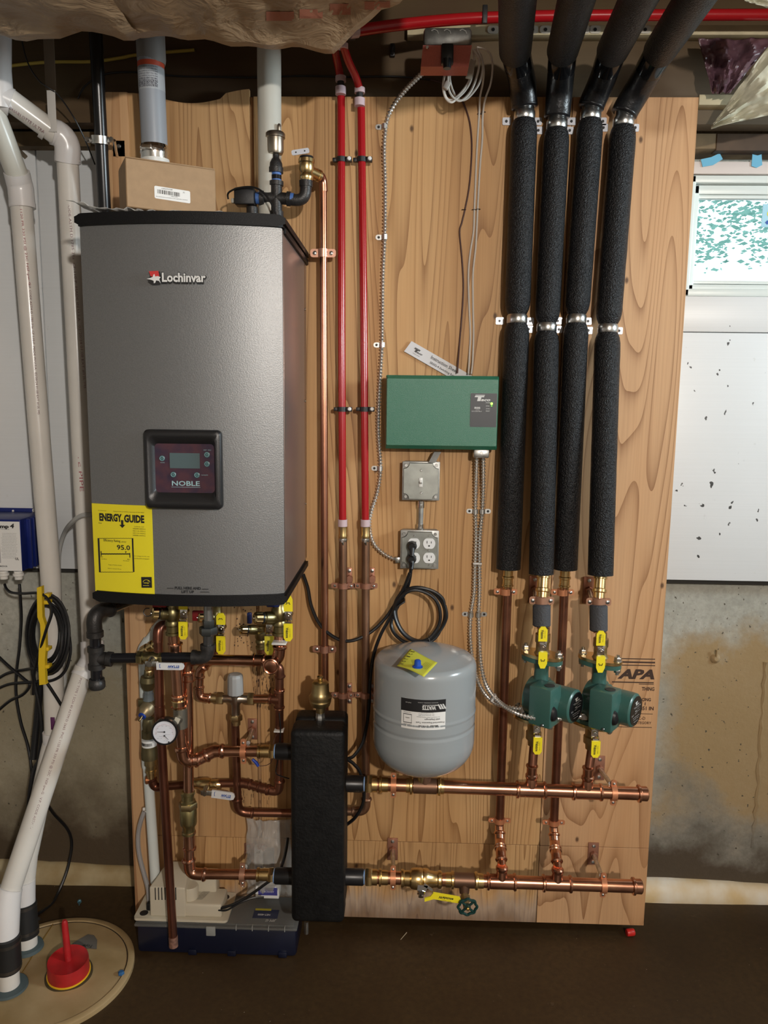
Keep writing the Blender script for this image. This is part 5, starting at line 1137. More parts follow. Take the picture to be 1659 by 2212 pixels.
# ---------------------------------------------------------------- manifolds
def manifold(upper, label):
    x0, x1 = (790, 1398) if upper else (792, 1386)
    t = thing('manifold_pipe', label, 'pipe', man_pt(x0, upper)); A_, B_ = man_pt(x0, upper), man_pt(x1, upper); ax = (B_ - A_).normalized()
    b = BM(); tube(b, [A_, B_], MR, 24); obj('pipe', b, copper(), t)
    # union with hexagon nut, press sleeve
    for s0, s1, hx in ((790, 815, 1), (818, 838, 0)):
        a_, c_ = man_pt(s0, upper), man_pt(s1, upper); b = BM()
        if hx: hexnut(b, a_, ax, (c_ - a_).length * .55, MR * 1.45); lathe(b, a_, ax, [(0, MR * 1.2), ((c_ - a_).length, MR * 1.2)], 22)
        else: lathe(b, a_, ax, [(0, MR * 1.1), (.002, MR * 1.32), (.006, MR * 1.32), (.008, MR * 1.12), ((c_ - a_).length, MR * 1.1)], 22)
        obj('brass_union' if hx else 'press_sleeve', b, brass(), t)
    cxs = (850, 1325) if upper else (849, 1303)
    for cx in cxs: clamp(t, man_pt(cx, upper), ax, MR, mat('orange_copper_strap', (.62, .26, .13), .4, .5), w=.014, ear=.016, side=Z)
    for cx, bx in (((1147, RC), (1268, RC)) if upper else ((1083, RC), (1203, RC))):
        tee(t, man_pt(cx, upper), ax, Z, .078, .045, MR, bx, copper())
    b = BM(); lathe(b, B_ - ax * .026, ax, [(0, MR * 1.08), (.002, MR * 1.34), (.007, MR * 1.34), (.009, MR * 1.12), (.024, MR * 1.12), (.027, MR * .9)], 24); obj('end_cap', b, copper(), t)
    return t, ax
um, axu = manifold(True, 'upper horizontal copper manifold below the grey expansion tank')
lm, axl = manifold(False, 'lower horizontal copper manifold near the foot of the board')
c = man_pt(918, True); b = BM(); lathe(b, c - axu * .030, axu, [(0, MR * 1.16), (.06, MR * 1.16)], 22); lathe(b, c, Z, [(0, MR), (.045, MR * .8)], 18); obj('tee_body', b, mat('tarnished_copper', (.20, .11, .07), .45, .8), um)
for s in (-1, 1):
    b = BM(); lathe(b, c + axu * s * .031, axu * s, [(0, MR * 1.12), (.003, MR * 1.36), (.008, MR * 1.36), (.010, MR * 1.12), (.018, MR * 1.1)], 22); obj('press_sleeve', b, brass(), um)
# standoffs of the manifolds
standoff(um, 1294, 1658, 0, copper_paint(), w=.030, h=.072, rod_to=man_pt(1322, True) + V((-.002, .010, .020)))
standoff(lm, 848, 1833, 0, copper_paint(), w=.030, h=.068, rod_to=man_pt(849, False) + V((0, .006, .024)))
standoff(lm, 1281, 1843, 0, copper_paint(), w=.030, h=.068, rod_to=man_pt(1301, False) + V((-.002, .006, .024)))
# ball valve on the lower manifold
q = man_pt(909, False); bv = thing('ball_valve', 'brass ball valve with a long yellow lever on the lower manifold', 'valve', q)
b = BM(); L_ = (man_pt(955, False) - man_pt(865, False)).length; lathe(b, man_pt(865, False), axl, [(0, MR * 1.1), (L_ * .02, MR * 1.34), (L_ * .07, MR * 1.34), (L_ * .10, MR * 1.15), (L_ * .22, MR * 1.2), (L_ * .26, MR * 1.5), (L_ * .36, MR * 1.62), (L_ * .50, MR * 1.62), (L_ * .54, MR * 1.45), (L_ * .56, MR * 1.62), (L_ * .66, MR * 1.55), (L_ * .70, MR * 1.3), (L_ * .88, MR * 1.15), (L_ * .91, MR * 1.34), (L_ * .97, MR * 1.34), (L_, MR * 1.1)], 28)
obj('valve_body', b, brass(), bv)
h0 = P(912, 1923, .215); b = BM(); lathe(b, q + V((0, -.018, -.006)), (0, -.75, -.55), [(0, .010), (.022, .010), (.023, .007), (.030, .007)], 16); hexnut(b, h0, (0, -1, -.3), .008, .009); obj('stem_nut', b, chrome(), bv)
b = BM(); h1, h2, h3 = P(915, 1915, .225), P(930, 1932, .225), P(994, 1943, .225)
poly(b, [(-.012, -.008), (.012, -.008), (.016, .006), (-.010, .008)], P(911, 1917, .222), X, Z, .002, (0, -1, 0)); poly(b, [(0, .006), (.020, -.009), (.020, -.016), (-.004, -.002)], P(918, 1912, .222), X, Z, .002, (0, -1, 0)); obj('lever_bracket', b, chrome(), bv)
b = BM(); dv = (h3 - h2); dn = dv.normalized(); upv = V((0, -1, 0)).cross(dn) * -1
poly(b, [(0, .004), (.006, -.0085), (dv.length - .004, -.0085), (dv.length, -.004), (dv.length, .004), (dv.length - .004, .0085), (.010, .0085), (-.012, .020), (-.014, .012)], h2, dn, upv, .005, (0, -1, 0)); lv = obj('yellow_lever', b, yellow(), bv, smooth=False)
lettering(lv, [(('Webstone', h2 + dn * dv.length * .52 + V((0, -.0058, 0)), dn, upv, .0070, .038), dict(bold=.03)), (('LEAD FREE', h2 + dn * dv.length * .55 + V((0, -.0058, -.0065)), dn, upv, .0018, .022),)], ink())
# drain cock with a dark green wheel
c = man_pt(1003, False); dk = thing('drain_valve', 'drain valve with a dark green handwheel under the lower manifold', 'valve', c)
b = BM(); lathe(b, c - axl * .028, axl, [(0, MR * 1.14), (.056, MR * 1.14)], 22); lathe(b, c, (0, -.35, -1), [(0, MR), (.032, MR * .75)], 18); obj('tee_body', b, mat('tarnished_copper', (.2, .11, .07), .45, .8), dk)
for s in (-1, 1):
    b = BM(); lathe(b, c + axl * s * .026, axl * s, [(0, MR * 1.12), (.003, MR * 1.36), (.008, MR * 1.36), (.010, MR * 1.12), (.024, MR * 1.1)], 22); obj('press_sleeve', b, brass(), dk)
q = P(1008, 1930, .20); hw = P(1010, 1959, .235); ax_ = (hw - q).normalized()
b = BM(); lathe(b, c + V((0, -.008, -.026)), (hw - c), [(0, .010), (.012, .010), (.014, .013), (.026, .013), (.028, .009), ((hw - c).length - .026, .008)], 8); obj('valve_body', b, brass_dull(), dk)
fa_ = V((.05, -1, -.12)).normalized(); u_, v_ = frame_of(fa_); Rw = 19.5 * kx(1010, 1959, .235)
b = BM(); n = 48; tube(b, [hw + (u_ * math.cos(a_) + v_ * math.sin(a_)) * Rw * (1 + .07 * math.cos(a_ * 8)) for a_ in [2 * math.pi * k / n for k in range(n)]], .0036, 8, closed=True)
for k in range(4): a_ = math.pi / 4 + math.pi / 2 * k; tube(b, [hw, hw + (u_ * math.cos(a_) + v_ * math.sin(a_)) * Rw * .95], .0032, 8)
lathe(b, hw - fa_ * .004, fa_, [(0, .008), (.008, .008)], 16); wh = obj('handwheel', b, mat('dark_green_wheel', (.008, .040, .035), .3), dk)
b = BM(); hexnut(b, hw + fa_ * .004, fa_, .005, .0055); lathe(b, hw + fa_ * .009, fa_, [(0, .0025), (.004, .002)], 8); obj('wheel_nut', b, brass(), wh)
# ================================================================== EXPANSION TANK
Tc = P(917, 1600, .17); Rt = 110 * kx(917, 1520, .17); Tx = P(916, 1540, .17).x
zs_ = P(917, 1447, .17 + Rt).z; zb_ = P(917, 1625, .17 + Rt).z; r1z, r2z = P(917, 1570, .17 + Rt).z, P(917, 1600, .17 + Rt).z
zlow = P(917, 1683, .24).z; ztp = zs_ + .014; zb2_ = P(917, 1640, .17 + Rt).z
tk = thing('expansion_tank', 'light grey expansion tank with an upside-down label above the manifold', 'tank', (Tx, -.17, zlow))
prof = []
for k in range(9): a_ = math.pi / 2 * k / 8; prof.append((zlow + (zb2_ - zlow) * (1 - math.cos(a_)), Rt * (.18 + .82 * math.sin(a_) ** .8) if k else Rt * .15))
prof += [(zb2_ + .003, Rt), (r2z - .009, Rt), (r2z - .006, Rt), (r2z - .002, Rt * .985), (r2z + .002, Rt * .985), (r2z + .006, Rt), (r2z + .009, Rt), (r1z - .008, Rt), (r1z - .005, Rt), (r1z - .002, Rt * 1.010), (r1z + .002, Rt * 1.010), (r1z + .005, Rt), (r1z + .008, Rt), (zs_ - .040, Rt)]
for k in range(9): a_ = math.pi / 2 * k / 8; prof.append((zs_ - .034 + .024 * math.sin(a_), Rt * (.88 + .12 * math.cos(a_))))
prof += [(zs_ - .003, Rt * .76), (zs_ + .007, Rt * .5), (zs_ + .012, Rt * .25), (ztp, .001)]
b = BM(); lathe(b, (Tx, -.17, 0), Z, prof, 72, cap=False); obj('tank_shell', b, mat('grey_tank_enamel', (.30, .325, .335), .24, coat=.4, bump=.12, bs=60), tk, ang=60)
b = BM(); lathe(b, (Tx, -.17, zlow + .004), -Z, [(0, .014), (zlow - man_pt(918, True).z, .014)], 18); obj('tank_nipple', b, brass_dull(), tk)
cyl = (V((Tx, -.17, 0)), Z, Rt * 1.001)
def wrap_rect(px0, py0, px1, py1, m, name, parent, lift):
    a_, c_ = P(px0, py1, .17 + Rt * .97), P(px1, py0, .17 + Rt * .97); b = BM(); n = 16; rows = []
    for z in (a_.z, c_.z):
        row = []
        for i in range(n + 1):
            x = a_.x + (c_.x - a_.x) * i / n; dx = (x - Tx) / Rt; row.append(b.verts.new((Tx + dx * (Rt + lift), -.17 - math.sqrt(1 - dx * dx) * (Rt + lift), z)))
        rows.append(row)
    for i in range(n): b.faces.new((rows[0][i], rows[0][i + 1], rows[1][i + 1], rows[1][i]))
    return obj(name, b, m, parent)
lb = wrap_rect(867, 1511, 963, 1574, white(), 'tank_label', tk, .0012); hb = wrap_rect(867, 1511, 963, 1536, ink(), 'label_band', lb, .0016)
kt = kx(915, 1540, .17 + Rt)
def tl(s, px, py, h, w_, **k): return ((s, P(px, py, .17 + Rt), -X, -Z, h * kt, w_ * kt), dict(cyl=(V((Tx, -.17, 0)), Z, Rt + .0018), **k))
it = [tl('WATTS', 927, 1529, 8, 30, bold=.05), tl('REGULATOR', 929, 1523.5, 2.6, 33, bold=.03), tl('www.watts.com', 925, 1518, 2, 44), tl('DiaTank', 882, 1519, 2, 12)]
lettering(lb, it, wi)
b = BM()
for k_ in range(3):
    x_ = 945 + k_ * 5; c_ = [P(x_, 1522, .17 + Rt), P(x_ + 3, 1522, .17 + Rt), P(x_ + 9, 1533, .17 + Rt), P(x_ + 5, 1533, .17 + Rt)]
    vs_ = []
    for q in c_: dx = (q.x - Tx) / Rt; vs_.append(b.verts.new((Tx + dx * (Rt + .0022), -.17 - math.sqrt(1 - dx * dx) * (Rt + .0022), q.z)))
    b.faces.new(vs_)
obj('maker_logo', b, wi, hb, kind='stuff', smooth=False)
it = [tl('Model  ETX-30', 925, 1568, 3.6, 42, bold=.02), tl('Pressurized Expansion Tank', 929, 1561, 3.6, 62, bold=.01), tl('with Diaphragm', 934, 1554, 3.6, 34, bold=.01), tl('For Closed Hot Water Heating Systems', 925, 1549, 1.8, 50),
      tl('Max. Working Temp 240F', 921, 1545, 1.6, 34), tl('Max. Working Press 60 psi', 921, 1542, 1.6, 34), tl('Precharged 12 psi', 923, 1539, 1.6, 26), tl('CERTIFIED', 880, 1566, 1.8, 18), tl('CRN 0H0000', 880, 1540.5, 1.6, 16), tl('IAPMO', 880, 1552, 2.4, 9)]
lettering(lb, it, ink())
b = BM()
for x0_, y0_, x1_, y1_ in ((872, 1544, 890, 1545), (872, 1562, 890, 1563), (872, 1544, 873, 1563), (889, 1544, 890, 1563)):
    a_, c_ = P(x0_, y1_, .17 + Rt), P(x1_, y0_, .17 + Rt); vv = []
    for x, z in ((a_.x, a_.z), (c_.x, a_.z), (c_.x, c_.z), (a_.x, c_.z)): dx = (x - Tx) / Rt; vv.append(b.verts.new((Tx + dx * (Rt + .002), -.17 - math.sqrt(1 - dx * dx) * (Rt + .002), z)))
    b.faces.new(vv)
obj('label_rules', b, ink(), lb, kind='stuff', smooth=False)
# yellow tag lying on the tank round the blue valve cap
pts = [(857, 1441), (886, 1409), (945, 1432), (916, 1466)]; W = [V(Pz(px, py, ztp - .004 + (.004 if i in (1, 2) else -.004))) for i, (px, py) in enumerate(pts)]
b = BM(); n = 12; rows = []
for j in range(n + 1):
    row = []
    for i in range(n + 1):
        u, v = i / n, j / n; p = (W[0] * (1 - u) + W[3] * u) * (1 - v) + (W[1] * (1 - u) + W[2] * u) * v; p.z += .006 * math.sin(math.pi * (u * .8 + v * .5)) * (1 - .6 * u) + .003; row.append(b.verts.new(p))
    rows.append(row)
for j in range(n):
    for i in range(n): b.faces.new((rows[j][i], rows[j][i + 1], rows[j + 1][i + 1], rows[j + 1][i]))
tg = obj('warning_tag', b, mat('tag_yellow', (.62, .62, .06), .5), label='yellow square paper notice tag lying on top of the grey tank', cat='tag'); mo = tg.modifiers.new('Solidify', 'SOLIDIFY'); mo.thickness = .0006
rtg = (W[1] - W[0]); rt_n = V((rtg.x, rtg.y, 0)).normalized(); upn = Z.cross(rt_n)
b = BM(); 
for i, ch in enumerate('NOTICE'):
    p = W[0].lerp(W[3], .14).lerp(W[1].lerp(W[2], .14), .08 + i * .165) + V((0, 0, .0085)); text(b, ch, p, rt_n, upn, .0095, .0072, bold=.03, shear=.1)
for i in range(5): 
    p = (W[0].lerp(W[3], .72 + i * .05)).lerp(W[1].lerp(W[2], .72 + i * .05), .5) + V((0, 0, .0065)); text(b, 'To adjust precharge pressure see', p, rt_n, upn, .0022, .045)
obj('tag_lettering', b, ink(), tg, kind='stuff', smooth=False)
q = Pz(902, 1441, ztp); b = BM(); lathe(b, q - Z * .002, Z, [(0, .0125), (.004, .0125), (.006, .0085), (.018, .0075), (.020, .005)], 20); obj('valve_cap', b, mat('blue_cap', (.01, .07, .42), .4), tk)
# ================================================================== PUMPS
hand_n = [0]
def lever(t, px, py0, py1, py2, d, txt=True, logo=True, wpx=20, stub=True, m=None, x2=None):
    """vertical valve lever: yellow tab, steel plate with nut, long yellow grip with the maker's word; py0..py2 top, nut, tip"""
    k = kx(px, py1, d); c = P(px, py1, d); m = m or yellow(); x2 = x2 if x2 is not None else px
    b = BM(); box(b, c + V((-.009, -.001, -.016)), c + V((.009, .001, .018)), .001); pl = obj('lever_plate', b, chrome(), t)
    b = BM(); hexnut(b, c + V((0, -.001, 0)), (0, -1, 0), .006, .0075); lathe(b, c + V((0, -.006, 0)), (0, -1, 0), [(0, .0035), (.005, .003)], 10); obj('lever_nut', b, chrome(), pl)
    b = BM(); lathe(b, c + V((0, .001, 0)), (0, 1, 0), [(0, .008), (.022, .009)], 16); obj('lever_stem', b, brass_dull(), t)
    tip = P(x2, py2, d + .006); dirv = 1 if tip.z > c.z else -1; L_ = abs(tip.z - c.z) - .018; w_ = wpx * k
    o_ = V((tip.x, tip.y, c.z + dirv * .018)); pts = [(-w_ / 2, 0), (w_ / 2, 0), (w_ / 2, L_ - w_ * .35), (w_ * .25, L_), (-w_ * .25, L_), (-w_ / 2, L_ - w_ * .35)]
    b = BM(); poly(b, [(x, y * dirv) for x, y in pts], o_, X, Z, .005, (0, -1, 0)); lv = obj('yellow_lever', b, m, t, smooth=False)
    b = BM(); poly(b, [(-w_ * .32, -.004 * dirv), (w_ * .32, -.004 * dirv), (w_ * .32, .003 * dirv), (-w_ * .32, .003 * dirv)], o_ + V((0, .001, 0)), X, Z, .003, (0, -1, 0)); obj('lever_neck', b, chrome(), pl)
    if txt: lettering(lv, [(('Webstone', o_ + V((-w_ * .08, -.0055, L_ * .5 * dirv)), -Z if txt > 0 else Z, X if txt > 0 else -X, w_ * .30, L_ * .60), dict(bold=.03)), (('LEAD FREE', o_ + V((w_ * .22, -.0055, L_ * .5 * dirv)), -Z, X, w_ * .07, L_ * .5),)], ink())
    if py0 is not None:
        q = P(px, py0, d); zz = q.z - (c.z - dirv * .010); Ls = abs(zz); s = 1 if zz > 0 else -1; oo = V((c.x, c.y - .001, c.z - dirv * .012)); pts = [(-w_ / 2, 0), (w_ / 2, 0), (w_ / 2, Ls * .7), (w_ * .25, Ls), (-w_ * .25, Ls), (-w_ / 2, Ls * .7)]
        b = BM(); poly(b, [(x, y * s) for x, y in pts], oo, X, Z, .004, (0, -1, 0)); tb = obj('yellow_tab', b, m, t, smooth=False)
        b = BM()
        for s2 in (-1, 1): tube(b, [oo + V((s2 * w_ * .22, -.0045, s * (Ls * .42))), oo + V((s2 * w_ * .12, -.0045, s * (Ls * .56))), oo + V((0, -.0045, s * (Ls * .50)))], .0009, 5)
        obj('tab_mark', b, ink(), tb, kind='stuff')
def oval(b, c, u, v, n_, ru, rv, th):
    pts = []
    for i in range(28):
        a_ = 2 * math.pi * i / 28; ca, sa = math.cos(a_), math.sin(a_); pts.append((ru * (abs(ca) ** 1.2) * (1 if ca > 0 else -1), rv * (abs(sa) ** .8) * (1 if sa > 0 else -1)))
    poly(b, pts, c, u, v, th, n_)
th_ = R(38); AX = V((math.cos(th_), -math.sin(th_), 0)); FR = V((-math.sin(th_), -math.cos(th_), 0))
DP = .15
def pump_column(col, name_s, cx, y_ins, y_cl, y_s0, y_s1, y_fl, pcx, pcy, y_lo0, y_nut, y_tip, x_lo, x_man, ins_d):
    # riser adapter and strap
    up = thing('pump_riser', f'{name_s} pump riser with brass adapter, copper strap and short grey foam sleeve', 'pipe', P(cx, y_s1, DP))
    a = P(cx + 4, y_ins - 4, ins_d); c = P(cx, y_s0, DP - .02); ax = (a - c).normalized(); b = BM(); tube(b, [a, c, P(cx, y_s1 + 6, DP)], RC * 1.05, 18); obj('pipe', b, copper(), up)
    b = BM(); L_ = (a - c).length; lathe(b, a - Z * .004, -ax, [(0, RC * 1.5), (.006, RC * 1.5), (.007, RC * 1.25), (L_ * .40, RC * 1.25), (L_ * .43, RC * 1.5), (L_ * .52, RC * 1.5), (L_ * .55, RC * 1.22), (L_ * .72, RC * 1.22)], 22); obj('press_adapter', b, mat('brass', (.72, .53, .25), .27, 1.0), up)
    clamp(up, P(cx, y_cl, DP - .02), Z, RC * 1.15, mat('dull_copper_strap', (.42, .22, .14), .45, .5), w=.020, ear=.016, side=X)
    b = BM(); lathe(b, P(cx, y_s0, DP - .008), P(cx, y_s1, DP) - P(cx, y_s0, DP - .008), [(0, .019), (.003, .0225), ((P(cx, y_s0, DP) - P(cx, y_s1, DP)).length - .003, .0225), ((P(cx, y_s0, DP) - P(cx, y_s1, DP)).length, .019)], 24); obj('foam_sleeve', b, foam_gry(), up)
    standoff(up, cx - 16 - (6 if col else 0), y_ins + 28, 0, copper_old(), w=.030, h=.074, rod_to=P(cx - 14, y_cl - 2, DP - .035), rod_r=.0045)
    # upper isolation flange valve
    fv = thing('flange_valve', f'brass flange valve with yellow lever above the {name_s} green pump', 'valve', P(pcx + 5, y_fl, DP))
    fc = P(pcx + 5, y_fl, DP); b = BM(); tp = P(cx, y_s1 + 4, DP); Lv = tp.z - fc.z
    lathe(b, fc, Z, [(0, .024), (.006, .020), (.012, .0165), (Lv * .45, .0165), (Lv * .5, .019), (Lv * .78, .019), (Lv * .8, .0145), (Lv, .0140)], 22); obj('valve_body', b, brass_dull(), fv)
    b = BM(); oval(b, fc + V((0, 0, -.003)), AX, Z.cross(AX), Z, .057, .034, .008); obj('flange_plate', b, brass(), fv)
    lever(fv, pcx + 7, y_fl + 26, y_fl - 17, y_fl - 62, DP + .045, txt=1, wpx=19)
    for s in (-1, 1):
        q = fc + AX * s * .047; b = BM(); lathe(b, q - Z * .030, Z, [(0, .0042), (.052, .0042)], 10); hexnut(b, q + Z * .006, Z, .010, .0095); hexnut(b, q - Z * .024, Z, .009, .009); lathe(b, q + Z * .005, Z, [(0, .011), (.0015, .011)], 14); obj('flange_bolt', b, steel(), fv)
    # pump
    pc = P(pcx, pcy, DP); pm = thing('circulator_pump', f'{name_s} green circulator pump with black round nameplate', 'pump', pc)
    b = BM(); oval(b, fc + V((0, 0, -.015)), AX, Z.cross(AX), Z, .055, .033, .011); zt_ = fc.z - .014
    lathe(b, V((fc.x, fc.y, zt_)), -Z, [(0, .024), (.008, .019), (.030, .018), (.050, .020)], 22)
    lo_fl = P(x_lo, y_lo0, DP); lathe(b, V((lo_fl.x, lo_fl.y, lo_fl.z + .006)), Z, [(0, .024), (.008, .019), (.045, .019)], 22); oval(b, lo_fl + V((0, 0, .006)), AX, Z.cross(AX), Z, .055, .033, .010)
    lathe(b, pc - AX * .030, AX, [(0, .030), (.006, .050), (.030, .054), (.042, .054), (.044, .050)], 34); obj('volute', b, pump_green(), pm)
    b = BM(); mc_ = pc + AX * .012; me = pc + AX * .122; Lm = .088; Rm = .0430
    lathe(b, mc_, AX, [(0, .048), (.012, .048), (.014, Rm), (Lm - .010, Rm), (Lm - .004, Rm * .99), (Lm, Rm * .90), (Lm + .0005, Rm * .86)], 40); obj('motor_housing', b, pump_green(), pm)
    b = BM(); lathe(b, mc_ + AX * (Lm + .0006), AX, [(0, Rm * .86), (.0012, Rm * .86)], 36); dk_ = obj('nameplate', b, mat('nameplate_black', (.010, .010, .011), .35), pm)
    npc = mc_ + AX * (Lm + .0022); rt = Z.cross(AX).normalized(); 
    taco(pm, npc + Z * .020 + rt * .0, rt, Z, .00062, wi)
    lettering(dk_, [((s, npc + Z * z_ + rt * x_, rt, Z, h_, w_),) for s, x_, z_, h_, w_ in (('CARTRIDGE CIRCULATOR', 0, .012, .0016, .040), ('WATER USE ONLY', 0, .009, .0016, .030), ('007', -.004, .001, .004, .010), ('1/25 HP', -.004, -.005, .0022, .014), ('115 V  60 Hz  .71 A', .012, .004, .002, .018), ('THERMALLY PROTECTED', .010, -.002, .0018, .022), ('UL US', -.024, -.006, .004, .010), ('MAX WORKING PRESSURE', -.002, -.014, .0018, .040), ('125 PSI  230 F', -.002, -.019, .0020, .032), ('MADE IN USA', -.002, -.026, .0022, .024), ('F3', .022, .010, .003, .006))], wi)
    # terminal box
    b = BM(); bc = pc + FR * .058 + AX * .044 + V((0, 0, .010)); mrot = Matrix((AX, -FR, Z)).transposed()
    vs = box(b, (-.030, -.028, -.050), (.030, .030, .050), .005)
    for v in b.verts: v.co = mrot @ v.co + bc
    tb_ = obj('terminal_box', b, pump_green(), pm)
    b = BM(); lathe(b, bc + Z * .0502 + AX * .012, Z, [(0, .0125), (.0012, .0125)], 24); obj('box_plug', b, mat('plug_dark', (.03, .035, .035), .5), tb_)
    b = BM(); qq = bc + AX * .0302 + FR * .012 - Z * .020; lathe(b, qq, AX, [(0, .0125), (.006, .0105), (.010, .004)], 18); vv = [v for v in b.verts]
    for v in vv:
        if v.co.z > qq.z: v.co.z = qq.z + (v.co.z - qq.z) * 2.0; 
    obj('cable_grommet', b, rubber(), tb_)
    b = BM(); lathe(b, bc + FR * .030 + V((0, 0, -.042)) + AX * .012, FR, [(0, .004), (.003, .003)], 10); obj('cover_screw', b, steel(), tb_)
    # lower flange valve
    lv_ = thing('flange_valve', f'brass flange valve with yellow lever below the {name_s} green pump', 'valve', P(x_lo, y_tip, DP))
    b = BM(); oval(b, lo_fl + V((0, 0, -.003)), AX, Z.cross(AX), Z, .057, .034, .008); obj('flange_plate', b, brass(), lv_)
    e_ = P(x_lo, y_nut + 34, DP); Lb = lo_fl.z - e_.z; b = BM(); lathe(b, lo_fl, -Z, [(0, .024), (.006, .019), (.010, .0165), (Lb * .45, .0165), (Lb * .5, .020), (Lb * .75, .020), (Lb * .78, .0145), (Lb, .0140)], 22); obj('valve_body', b, brass_dull(), lv_)
    lever(lv_, x_lo + 6, y_nut - 22, y_nut, y_tip, DP + .045, txt=1, wpx=19)
    for s in (-1, 1):
        q = lo_fl + AX * s * .047; b = BM(); lathe(b, q - Z * .014, Z, [(0, .0042), (.046, .0042)], 10); hexnut(b, q - Z * .010, Z, .009, .009); hexnut(b, q + Z * .018, Z, .010, .0095); obj('flange_bolt', b, steel(), lv_)
    tl_ = thing('supply_pipe', f'short copper pipe joining the {name_s} pump valve to the upper manifold', 'pipe', man_pt(x_man, True)); b = BM(); tube(b, [e_ + Z * .006, man_pt(x_man, True) + Z * .04], RC, 18); obj('pipe', b, copper_old(), tl_)
    coupling(tl_, man_pt(x_man, True) + Z * .052, Z, .032, RC, copper())
pump_column(0, 'left', 1170, 1244, 1297, 1306, 1352, 1415, 1166, 1505, 1553, 1575, 1628, 1154, 1147, .105)
pump_column(1, 'right', 1293, 1246, 1300, 1307, 1362, 1424, 1291, 1513, 1563, 1583, 1635, 1279, 1268, .105)
# ================================================================== HYDRAULIC SEPARATOR
sd0, sd1 = .105, .245
fx0, fx1 = P(627, 1700, sd1).x, P(744, 1700, sd1).x; sz1 = P(690, 1580, sd1).z; sz0 = P(680, 1996, sd1).z
sp = thing('hydraulic_separator', 'tall black foam-cased hydraulic separator hanging between the copper pipes', 'separator', ((fx0 + fx1) / 2, -.17, sz0))
fc_m = mat('black_foam_shell', (.004, .004, .0042), .55, col2=(.008, .008, .008), vs=45, bump=.6, bs=120, spec=.28)
ym = -(sd0 + (sd1 - sd0) * .45)
b = BM(); box(b, (fx0, -sd1, sz0), (fx1, ym - .0008, sz1), .014, seg=4); fs = obj('front_shell', b, fc_m, sp)
b = BM(); box(b, (fx0 + .001, ym + .0008, sz0), (fx1 - .001, -sd0, sz1 + .001), .014, seg=4); obj('rear_shell', b, fc_m, sp)
b = BM(); q0, q1 = P(640, 1632, sd1), P(690, 1629, sd1); box(b, (q0.x, -sd1 - .0012, q0.z), (q1.x, -sd1 + .001, q0.z + .0018)); box(b, (q0.x, -sd1 - .001, q0.z + .022), (q0.x + .05, -sd1 + .001, q0.z + .0232)); obj('moulded_ridge', b, fc_m, fs)
for (xa_, xb_, yy, up_, nm) in ((745, 786, 1693, True, 'right'), (742, 786, 1894, False, 'right'), (596, 626, 1623, None, 'left'), (594, 626, 1892, None, 'left')):
    a_, c_ = P(xa_, yy, .17), P(xb_, yy, .17); a_.z = c_.z = P((xa_ + xb_) / 2, yy, .17).z; b = BM(); ext = .012
    if nm == 'right': lathe(b, a_ - X * ext, X, [(0, .0215), ((c_ - a_).length + ext - .003, .0215), ((c_ - a_).length + ext, .020)], 28); e_ = c_
    else: lathe(b, a_, X, [(0, .020), (.003, .0215), ((c_ - a_).length + ext, .0215)], 28); e_ = a_
    o_ = obj('connection_sleeve', b, mat('smooth_black', (.010, .010, .011), .35), sp)
    b = BM(); s = 1 if nm == 'right' else -1; lathe(b, e_ - X * s * .002, X * s, [(0, .0185), (.005, .0185)], 24); obj('blue_seal', b, mat('pale_blue_seal', (.22, .36, .62), .4), o_)
q = P(662, 2005, .17); b = BM(); lathe(b, q + V((0, 0, .02)), -Z, [(0, .006), (.035, .006)], 12); obj('drain_plug', b, steel(), sp)
q = P(692, 1556, .17); vt = thing('brass_air_vent', 'brass automatic air vent on top of the black separator', 'air vent', V((q.x, -.17, sz1)))
q.z = sz1 - .002; kv = kx(692, 1510, .17); H_ = P(692, 1478, .17).z - q.z
b = BM(); lathe(b, q, Z, [(0, 11 * kv), (.010, 11 * kv), (.012, 10 * kv), (.020, 10 * kv)], 8); obj('vent_neck', b, steel(), vt)
b = BM(); lathe(b, q + Z * .016, Z, [(0, 9 * kv), (H_ * .20, 10 * kv), (H_ * .24, 20 * kv), (H_ * .34, 23 * kv), (H_ * .37, 23.5 * kv), (H_ * .40, 22 * kv), (H_ * .42, 24 * kv), (H_ * .50, 25 * kv), (H_ * .54, 22 * kv), (H_ * .62, 19 * kv), (H_ * .88, 18 * kv), (H_ * .93, 14 * kv), (H_ * .94, 8 * kv)], 34); obj('vent_body', b, mat('satin_brass', (.45, .35, .17), .38, 1.0), vt)
b = BM(); lathe(b, q + Z * (H_ * .93 + .016) + V((0, -.002, 0)), (0, -.5, 1), [(0, .006), (.012, .0075), (.016, .0075), (.018, .004)], 14); obj('vent_cap', b, brass(), vt)
